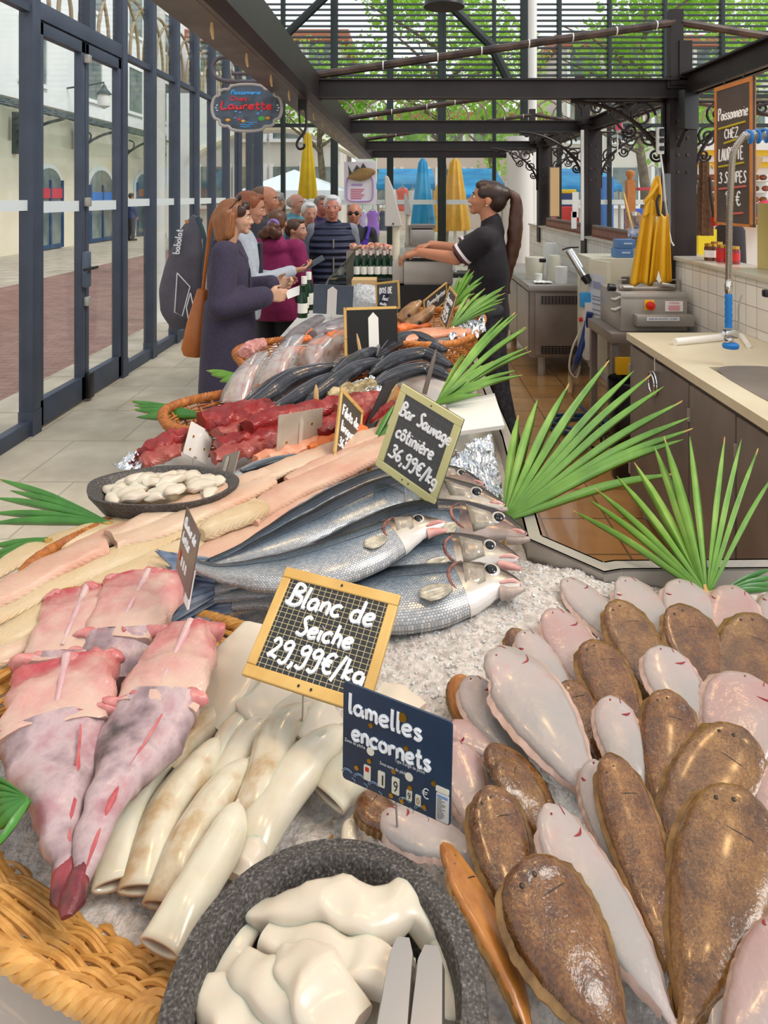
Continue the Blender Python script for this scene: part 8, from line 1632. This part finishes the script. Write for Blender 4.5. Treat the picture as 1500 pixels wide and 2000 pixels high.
for y in (21.2, 29.5):
    T = Thing('street_lamp', 'white globe lantern hanging along the street front, %s one' % ('nearer' if y < 25 else 'farther'), 'lamp', (FX+1.2, y, 3.0)); mb = MB(); mb.lathe([(0, 0), (.18, .1), (.2, .35), (.15, .5), (0, .5)], (FX+1.2, y, 4.35), 16); T.part('globe', mb, M['white']); mb = MB(); mb.lathe([(.24, .48), (.1, .65), (.03, .8), (0, .8)], (FX+1.2, y, 4.35), 16); T.part('cap', mb, IR); mb = MB(); mb.tube([Vector((FX-.1, y, 5.0)), Vector((FX+1.2, y, 5.2)), Vector((FX+1.2, y, 5.1))], .03, 6); T.part('wall_arm', mb, IR)
p = at(303, 350, 14); mb = MB(); mb.bb(p.x-.02, p.x+.02, 13.6, 14.2, at(0, 425, 14).z, at(0, 275, 14).z); mb.cyl((p.x, 14.2, -.03), (p.x, 14.2, at(0, 270, 14).z), .03); solo('pink_banner', mb, pm('pink_banner', '#a88494', .6, 0, '#8a5c74', 6), 'pinkish printed banner hanging outside between the posts', 'banner')
T = Thing('white_bollard', 'round white column on the street close to the glass wall', 'column', (at(312, 0, 8.2).x-.35, 8.6, 0)); q = Vector((at(312, 0, 8.6).x, 8.6, -.03)); mb = MB(); mb.lathe([(.11, 0), (.11, .06), (.075, .12), (.07, .3), (.07, 4.6), (0, 4.6)], q, 20); T.part('shaft', mb, M['white']); mb = MB(); mb.lathe([(.14, 4.5), (.16, 4.7), (0, 4.7)], q, 20); T.part('capital', mb, M['white'])

# ================================================================== SQUARE BEYOND THE END WALL
B1 = pm('far_render', '#e2ded6', .8, 0, '#d6d0c4', .6); B2 = pm('far_pink_render', '#dac6b8', .8)
def house(lab, x0, x1, y, h, m, nx, nz, roof='#a86a50'):
    T = Thing('building', lab, 'building', ((x0+x1)/2, y, 0)); mb = MB(); mb.bb(x0, x1, y, y+6, -.03, h); T.part('wall', mb, m); mb = MB(); mb.bb(x0-.4, x1+.4, y-.4, y+6.4, h, h+.5); T.part('roof', mb, pm('roof_'+roof[1:], roof, .7) if 'roof_'+roof[1:] not in bpy.data.materials else bpy.data.materials['roof_'+roof[1:]])
    for i in range(nx):
        for k in range(nz):
            xx = x0+(i+.5)*(x1-x0)/nx; z = 1.2+k*3; mb = MB(); mb.bb(xx-.6, xx+.6, y-.06, y, z, z+1.7); f = T.part('window', mb, WD); mb = MB()
            mb.bb(xx-.75, xx-.6, y-.1, y, z-.1, z+1.8); mb.bb(xx+.6, xx+.75, y-.1, y, z-.1, z+1.8); mb.bb(xx-.75, xx+.75, y-.14, y, z-.2, z-.05); T.part('window_trim', mb, FWh, parent=f)
house('pale building with windows across the square at left', -9.5, -3.0, 30, 8.5, B1, 4, 3)
house('pinkish building across the square behind the blue awnings', -2.2, 6.5, 33, 5.2, B2, 5, 2)
house('pale building across the square to the right', 7.2, 17, 31, 8.5, B1, 5, 3)
T = Thing('stone_bridge', 'pale stone arcade spanning behind the white tent', 'bridge', (-5.2, 26, 0)); mb = MB(); A = [(-8.4+6.4*i/24, 3.0+1.1*math.sin(PI*i/24)) for i in range(25)]; mb.prism([(-9.4, -.03), (-8.4, -.03)]+A+[(-2.0, -.03), (-1.2, -.03), (-1.2, 5.6), (-9.4, 5.6)], -26.6, -26, Matrix(((1, 0, 0), (0, 0, -1), (0, 1, 0))).to_4x4()); T.part('arch', mb, FWh, smooth=False); mb = MB(); mb.tube([Vector((x, 25.95, z+.15)) for x, z in A], .12, 6); T.part('arch_moulding', mb, FC)
# tent
T = Thing('white_tent', 'white pitched market tent beyond the glass', 'tent', at(575, 390, 17)); TW = pm('tent_white', '#e6eef4', .7); c = at(575, 332, 17); mb = MB(); q = [at(468, 372, 16), at(660, 372, 16), at(690, 374, 19), at(500, 374, 19)]
mb.add([c]+q+[v-UP*.25 for v in q], [(0, 1, 2), (0, 2, 3), (0, 3, 4), (0, 4, 1), (1, 5, 6, 2), (2, 6, 7, 3), (3, 7, 8, 4), (4, 8, 5, 1)]); T.part('canopy', mb, TW, smooth=False, solid=.02)
for v in q: mb = MB(); mb.cyl((v.x, v.y, -.03), (v.x, v.y, v.z), .05); T.part('pole', mb, M['white'])
# closed parasols
def parasol(lab, px, topy, boty, wpx, d, m, m2=None):
    t = at(px, topy, d); b = at(px, boty, d); T = Thing('closed_parasol', lab, 'parasol', (t.x, d, -.03), 'closed parasols on the square'); R_ = wpx/F*d/2; mb = MB()
    mb.lathe([(.02, t.z), (R_*.35, lerp(b.z, t.z, .93)), (R_*.7, lerp(b.z, t.z, .5)), (R_, lerp(b.z, t.z, .05)), (R_*.9, b.z), (0, b.z)], (t.x, d, 0), 40, wob=lambda a, z: 1+.10*math.sin(9*a)+.05*math.sin(5*a+z*2)); T.part('folded_canopy', mb, m); mb = MB(); mb.cyl((t.x, d, -.03), (t.x, d, t.z+.1), .03); T.part('pole', mb, M['white'])
    mb = MB(); mb.bb(t.x-.3, t.x+.3, d-.3, d+.3, -.03, .05); T.part('base', mb, M['black'])
YL = pm('parasol_yellow', '#e0bc10', .7, 0, '#caa608', 3); YO = pm('parasol_orange_yellow', '#eab84a', .7, 0, '#dca030', 3); BLU = pm('parasol_blue', '#2a96d0', .7, 0, '#3aa8dc', 3)
parasol('bright yellow closed parasol left of the fish poster', 601, 257, 388, 36, 13, YL)
parasol('blue closed parasol beyond the glass', 826, 308, 445, 46, 14, BLU)
parasol('orange yellow closed parasol behind the seller, taller one', 889, 308, 450, 56, 13.5, YO)
parasol('orange yellow closed parasol behind the seller, shorter one', 857, 358, 452, 34, 15.4, YO)
# awnings over market stands with clothes
AW = pm('awning_blue', '#1c86cc', .6, 0, '#38a4e0', 2)
def awning(lab, x0, x1, y, d, hpx=22):
    a, b = at(x0, y, d), at(x1, y, d); T = Thing('market_awning', lab, 'awning', ((a.x+b.x)/2, d, -.03), 'blue market awnings'); mb = MB(); fr = hpx/F*d
    mb.slab((a.x, d+2, a.z+.35), (a.x, d, a.z-fr*.5), (b.x, d, b.z-fr*.5), (b.x, d+2, b.z+.35), .03); T.part('roof_cloth', mb, AW, smooth=False); mb = MB(); n = 30
    mb.grid(lambda u, v: Vector((lerp(a.x, b.x, u), d-.01, a.z-fr*.5-v*(fr*.45+.05*abs(math.sin(u*n))))), 90, 3); T.part('valance', mb, AW, solid=.01)
    for x in (a.x+.05, b.x-.05): mb = MB(); mb.cyl((x, d+.05, -.03), (x, d+.05, a.z-fr*.5), .035); T.part('pole', mb, M['steel'])
awning('blue market awning left of the blue parasol', 735, 850, 348, 19); awning('blue market awning behind the seller', 905, 985, 348, 18.5); awning('blue market awning seen between the columns', 1085, 1215, 350, 17); awning('low blue awning edge by the orange parasol', 905, 960, 372, 15.2, 14)
random.seed(17)
def clothing(lab, px, y0, y1, d, wpx, c):
    p = at(px, y0, d); b = at(px, y1, d); w = wpx/F*d/2; mb = MB(); n = 'garment_'+c[1:]
    mb.loft(catmull([p, p.lerp(b, .3), p.lerp(b, .7), b], 12), Vector((0, -1, 0)), [w*interp([(0, .4), (.1, 1), (.35, .75), (1, 1.05)], i/12) for i in range(13)], [.06]*13, None, 2.4, 16, jit=.02, seed=px)
    T = Thing('garment', lab, 'clothing', b, 'clothes hanging at the market'); T.part('dress', mb, pm(n, c, .8, 0, None, bump=.3, bscale=20) if n not in bpy.data.materials else bpy.data.materials[n]); mb = MB(); mb.tube([p+Vector((-w*.7, 0, -.02)), p+Vector((0, 0, .05)), p+Vector((w*.7, 0, -.02))], .012, 5); mb.tube([p+UP*.05, p+UP*.16], .01, 5); T.part('hanger', mb, M['steel'])
for lab, *a in (('lilac dress hanging below the fish poster', 728, 412, 456, 15, 26, '#a878d0'), ('pale lilac dress left of the lilac one', 708, 414, 452, 15.5, 18, '#c8b8dc'), ('coral red shirt hanging beside the blue parasol', 786, 368, 412, 16, 26, '#e06a5a'), ('dark grey garment right of the lilac dress', 748, 412, 450, 16, 16, '#5a6070'), ('white garment under the left awning', 806, 372, 410, 17, 20, '#e0dcd8'), ('navy garment near the grey scale head', 762, 380, 425, 17, 12, '#34406a')): clothing(lab, *a)
for lab, px, d, rx, ry in (('clothes rail at the left market awning', 745, 15.2, 50, 460),):
    a = at(px-rx, 410, d); b = at(px+rx, 410, d); T = Thing('clothes_rail', lab, 'rail', ((a.x+b.x)/2, d, -.03)); mb = MB(); mb.tube([Vector((a.x, d+.2, -.03)), Vector((a.x, d+.2, a.z+.12)), Vector((b.x, d+.2, a.z+.12)), Vector((b.x, d+.2, -.03))], .025, 6); T.part('rail', mb, M['steel'])
# things behind the columns on the right: red-white-blue market goods
for lab, px, y0, y1, d, w, c in (('yellow shade of a far stand between the columns', 1108, 370, 378, 15, 36, '#f0d030'), ('dark blue goods stand between the columns', 1110, 378, 405, 15, 34, '#283c70'), ('red banner of the far stand between the columns', 1110, 404, 415, 14.5, 44, '#e03a30'), ('blue panel right of the second column', 1188, 345, 415, 14, 22, '#3a78c8'), ('blue crate behind the wooden post', 1248, 408, 422, 13, 28, '#2a5ac8'), ('red flag far right behind the apron', 1264, 366, 372, 16, 30, '#d83040')):
    a = at(px-w/2, y1, d); b = at(px+w/2, y0, d); a.z = a.z if 'shade' in lab or 'flag' in lab else -.03; n = 'goods_'+c[1:]; mb = MB(); mb.bb(a.x, b.x, d, d+.5, a.z, b.z, .02); solo('market_goods', mb, pm(n, c, .6), lab, 'market goods')
T = Thing('wooden_post', 'turned orange wooden post beyond the low wall', 'post', (at(1231, 0, 7.5).x, 7.5, 0)); q = Vector((at(1231, 0, 7.5).x, 7.5, 0)); zt = at(0, 352, 7.5).z; mb = MB(); mb.bb(q.x-.045, q.x+.045, 7.455, 7.545, 0, zt); T.part('shaft', mb, M['wood_o']); mb = MB(); mb.lathe([(.03, zt), (.03, zt+.03), (.05, zt+.06), (.045, zt+.1), (0, zt+.12)], q, 16); T.part('finial', mb, M['wood_o'])
mb = MB(); mb.tube([at(1218, 378, 6.4), at(1236, 452, 6.2)], .012, 8); solo('broom_stick', mb, M['wood'], 'pale broom stick leaning beyond the low wall', 'stick')
q = Person('person with short curly hair bending down behind the low wall', at(1238, 0, 6.9).x, 6.9, 2.4, 1.42, {}, '#b88468', .013, 1.0); q.body(); q.top(cloth('#2a2426'), .016, .84); q.legs(cloth('#2a2a30')); q.shoes(M['black']); q.hair(hairm('#7a5a38', '#a07c50'), SHORT)

# ================================================================== NEIGHBOUR STALL AT RIGHT
d = 7.4
T = Thing('bakery_rack', 'white shelf rack of brown pastries in the neighbouring stall', 'rack', (at(1440, 0, d).x, d, 0)); xa, xb = at(1372, 0, d).x, at(1540, 0, d).x
mb = MB(); mb.bb(xa, xb, d+.45, d+.5, 0, 2.1); T.part('back_panel', mb, M['white']); 
for k in range(6):
    z = 1.32+.145*k; z = at(0, 440-k*22, d).z; mb = MB(); mb.bb(xa, xb, d, d+.45, z-.012, z); T.part('shelf', mb, M['white'])
random.seed(23); PBM = [pm('pastry_brown', '#9a5a2a', .5, 0, '#c98a4a', 30), pm('pastry_dark', '#6a3a20', .5, 0, '#9a5a34', 30), pm('pastry_pink', '#b86a50', .5)]
for k in range(6):
    z = at(0, 440-k*22, d).z
    for i in range(9):
        x = lerp(xa+.06, xb-.08, i/8); mb = MB(); mb.ball((x, d+.12+.08*random.random(), z+.035), (.045, .035, .033), None, 10, 7); solo('pastry', mb, PBM[random.randrange(3)], 'brown pastry on the white rack of the neighbouring stall', 'pastry', 'pastries on the white rack')
T = Thing('striped_blind', 'white and yellow banded awning over the neighbouring stall', 'awning', (at(1440, 0, 7).x, 7.0, at(0, 335, 7).z)); x0, x1 = at(1362, 0, 7).x, at(1560, 0, 7).x
for y0, y1, m in ((280, 294, 'white'), (294, 304, 'yellow'), (304, 316, 'white'), (316, 326, 'yellow'), (326, 340, 'white')):
    mb = MB(); mb.bb(x0, x1, 7.0+.004*y0-1.2, 7.05+.004*y0-1.2, at(0, y1, 7).z, at(0, y0, 7).z); T.part('band', mb, M['white'] if m == 'white' else (bpy.data.materials.get('band_yellow') or pm('band_yellow', '#f0c818', .5)))
mb = MB(); xa = at(1436, 0, 3.6).x; mb.slab((WX+.17, 2.2, 1.216), (WX+.17, 3.55, 1.216), (WX+.17, 3.55, 1.56), (WX+.17, 2.2, 1.56), .012); solo('yellow_board', mb, pm('pale_yellow_board', '#d8c882', .6, 0, '#d0bf76', 3), 'pale yellow board standing on the ledge behind the hanging chalkboard', 'board', smooth=False)
random.seed(29)
for i, (px, dd, c, lab) in enumerate(((1388, 3.95, '#5a3018', 'brown jam jar with a white label on the ledge'), (1412, 3.85, '#b02030', 'red labelled jar on the ledge beside the brown one'), (1400, 4.1, '#7a2a20', 'dark red jar behind the front jars on the ledge'), (1432, 3.75, '#8a3028', 'dark red jar at the yellow board on the ledge'))):
    q = Vector((max(at(px, 0, dd).x, WX+.03), dd, 1.215)); T = Thing('jam_jar', lab, 'jar', q, 'jars beside the first column'); mb = MB(); mb.lathe([(0, 0), (.036, 0), (.036, .075), (.03, .088), (0, .088)], q, 18); T.part('jar', mb, pm('jam_'+c[1:], c, .15)); mb = MB(); mb.lathe([(.0366, .02), (.0366, .062)], q, 18); T.part('label', mb, M['paper'] if i % 2 == 0 else M['red']); mb = MB(); mb.lathe([(.033, .085), (.033, .1), (0, .1)], q, 18); T.part('lid', mb, M['brass'])
d = 5.2; mb = MB(); mb.bb(at(1364, 0, d).x, at(1400, 0, d).x, d, d+.4, 1.0, at(0, 448, d).z); solo('yellow_tub', mb, pm('yellow_tub', '#f0d418', .5), 'bright yellow tub beside the first column', 'tub')
T = Thing('onion_braid', 'brown dried bundle hanging beside the first column', 'bundle', at(1376, 435, 4.6)); mb = MB(); mb.lathe([(.0, -.30), (.055, -.30), (.05, -.1), (.03, .1), (.03, .2), (.01, .26), (0, .26)], at(1375, 375, 4.6), 20, wob=lambda a, z: 1+.15*math.sin(8*a)); T.part('bundle', mb, pm('dry_brown', '#7a5638', .8, 0, '#5a3c28', 50, .5, 80)); mb = MB(); mb.tube(catmull([at(1378, 325, 4.6), at(1388, 322, 4.6), at(1392, 330, 4.6)], 8), .004, 5); T.part('hook', mb, M['steel'])
T = Thing('red_brush', 'brown handled brush with a red ferrule hanging beside the chalkboard', 'brush', at(1396, 440, 4.5)); mb = MB(); mb.tube([at(1386, 345, 4.5), at(1388, 380, 4.5), at(1395, 425, 4.5)], .012, 8); T.part('handle', mb, pm('brown_handle', '#3a2418', .5)); mb = MB(); mb.tube([at(1394, 424, 4.5), at(1398, 440, 4.5)], [.02, .026], 12); T.part('ferrule', mb, M['red'])
p = at(1478, 325, 4.8); mb = MB(); mb.slab(p+Vector((-.04, 0, .09)), p+Vector((-.06, 0, -.08)), p+Vector((.0, 0, -.05)), p+Vector((.05, 0, .06)), .006); solo('card_sign', mb, M['card'], 'crooked brown card behind the hanging chalkboard', 'card', smooth=False)
mb = MB(); p = at(1497, 412, 6.8); mb.ball(p, (.12, .1, .11), None, 14, 10); solo('pink_bag', mb, M['pink'], 'pink bag at the right edge before the pastries', 'bag'); mb = MB(); mb.box(at(1483, 408, 6.7), (.09, .04, .11), None, .006); solo('blue_terminal', mb, pm('blue_terminal', '#2a4a8a', .3), 'small blue screen beside the pink bag', 'terminal')
p = at(1425, 450, 5.6); mb = MB(); mb.lathe([(.0, -.3), (.13, -.3), (.12, .0), (.05, .13), (0, .14)], p, 20); solo('dark_bundle', mb, cloth('#2a2228'), 'dark cloth bundle behind the jars', 'bundle')

# ================================================================== TREES
LFM = NT('leaf_light'); oi = LFM.n('ShaderNodeTexNoise'); LFM.l(LFM.co(), oi.inputs[0]); oi.inputs['Scale'].default_value = 1.6; LFM.col(LFM.ramp(oi.outputs[0], [(.35, '#5e9a2a'), (.5, '#8cc444'), (.65, '#b6dc6c')])); LFM.set(Roughness=.5)
tr_ = LFM.n('ShaderNodeBsdfTranslucent'); tr_.inputs[0].default_value = lin('#b8e060'); mx = LFM.n('ShaderNodeMixShader'); mx.inputs[0].default_value = .5; LFM.l(LFM.b.outputs[0], mx.inputs[1]); LFM.l(tr_.outputs[0], mx.inputs[2]); LFM.l(mx.outputs[0], LFM.out.inputs[0])
BRK = pm('bark', '#6a5a48', .8, 0, '#8a7a64', 6, .3, 20)
def tree(lab, x, y, h, rad, n, seed, low=2.6):
    random.seed(seed); T = Thing('tree', lab, 'tree', (x, y, -.03), 'trees on the square'); mb = MB(); V = []; Fc = []
    blobs = [(Vector((x+random.uniform(-1, 1)*rad*.7, y+random.uniform(-1, 1)*rad*.6, lerp(low+.6, h, random.random()))), random.uniform(.45, .8)*rad*.6) for _ in range(16)]
    for i in range(n):
        c, r = random.choice(blobs); v = Vector((random.gauss(0, 1), random.gauss(0, 1), random.gauss(0, 1))).normalized(); p = c+v*r*random.random()**.4
        s_ = random.uniform(.07, .13); a = Vector((random.random()-.5, random.random()-.5, random.random()-.5)).normalized(); b = a.cross(Vector((random.random()-.5, random.random()-.5, random.random()-.5)).normalized()); o = len(V)
        V += [p-a*s_, p+b*s_*.6, p+a*s_, p-b*s_*.6]; Fc.append((o, o+1, o+2, o+3))
    mb.add(V, Fc); o = T.part('foliage', mb, LFM.mat, smooth=False); o['kind'] = 'stuff'
    mb = MB(); mb.tube(catmull([(x, y, -.03), (x+.1, y, 1.6), (x-.05, y+.1, low+.8), (x+.1, y, h*.75)], 14), [lerp(.16, .05, i/14) for i in range(15)], 10)
    for k in range(8): a = random.random()*6.28; z = lerp(low, h*.7, random.random()); mb.tube(catmull([(x, y, z), (x+math.cos(a)*rad*.4, y+math.sin(a)*rad*.4, z+.6), (x+math.cos(a)*rad*.8, y+math.sin(a)*rad*.7, z+1.1)], 8), [lerp(.06, .015, i/8) for i in range(9)], 6)
    T.part('trunk', mb, BRK)
tree('leafy tree beyond the louvres left of the tall pipe', .9, 17.5, 8, 2.4, 5200, 1); tree('leafy tree beyond the louvres at the left end', -2.6, 20, 6.2, 2.2, 3600, 2); tree('leafy tree beyond the louvres right of the first column', 6.0, 17, 8.5, 2.6, 5600, 3); tree('leafy tree far right beyond the louvres', 11.0, 21.5, 9, 2.8, 5000, 4); tree('leafy tree behind the others in the middle of the square', 3.0, 24, 7, 2.6, 3000, 5)

# ================================================================== LAMPS OF THE STALL
LB = NT('lamp_bulb'); LB.b.inputs['Emission Color'].default_value = lin('#ffb050'); LB.b.inputs['Emission Strength'].default_value = 45; LB.b.inputs['Base Color'].default_value = lin('#ffd8a0')
for i, (x, y) in enumerate(((.25, .75), (.6, 1.5), (.25, 2.4), (.2, 3.6), (-.35, .9), (1.0, 3.2))):
    z = 2.62; T = Thing('pendant_lamp', 'warm pendant lamp above the stall', 'lamp', (x, y, z), 'pendant lamps over the fish'); mb = MB(); mb.lathe([(.11, 0), (.10, .05), (.05, .12), (.02, .15), (0, .15)], (x, y, z), 24); T.part('shade', mb, M['black'], solid=.002); mb = MB(); mb.ball((x, y, z+.04), .035, None, 14, 10); T.part('bulb', mb, LB.mat); mb = MB(); mb.cyl((x, y, z+.15), (x, y, z+.6), .004); T.part('cord', mb, M['black'])
    ld = bpy.data.lights.new('lamp_light', 'SPOT'); ld.energy = 11; ld.color = (1, .62, .28); ld.shadow_soft_size = .03; ld.spot_size = 2.2; ld.spot_blend = .6; lo = bpy.data.objects.new('lamp_light', ld); C.objects.link(lo); lo.location = (0, 0, -.03); lo.parent = T.o
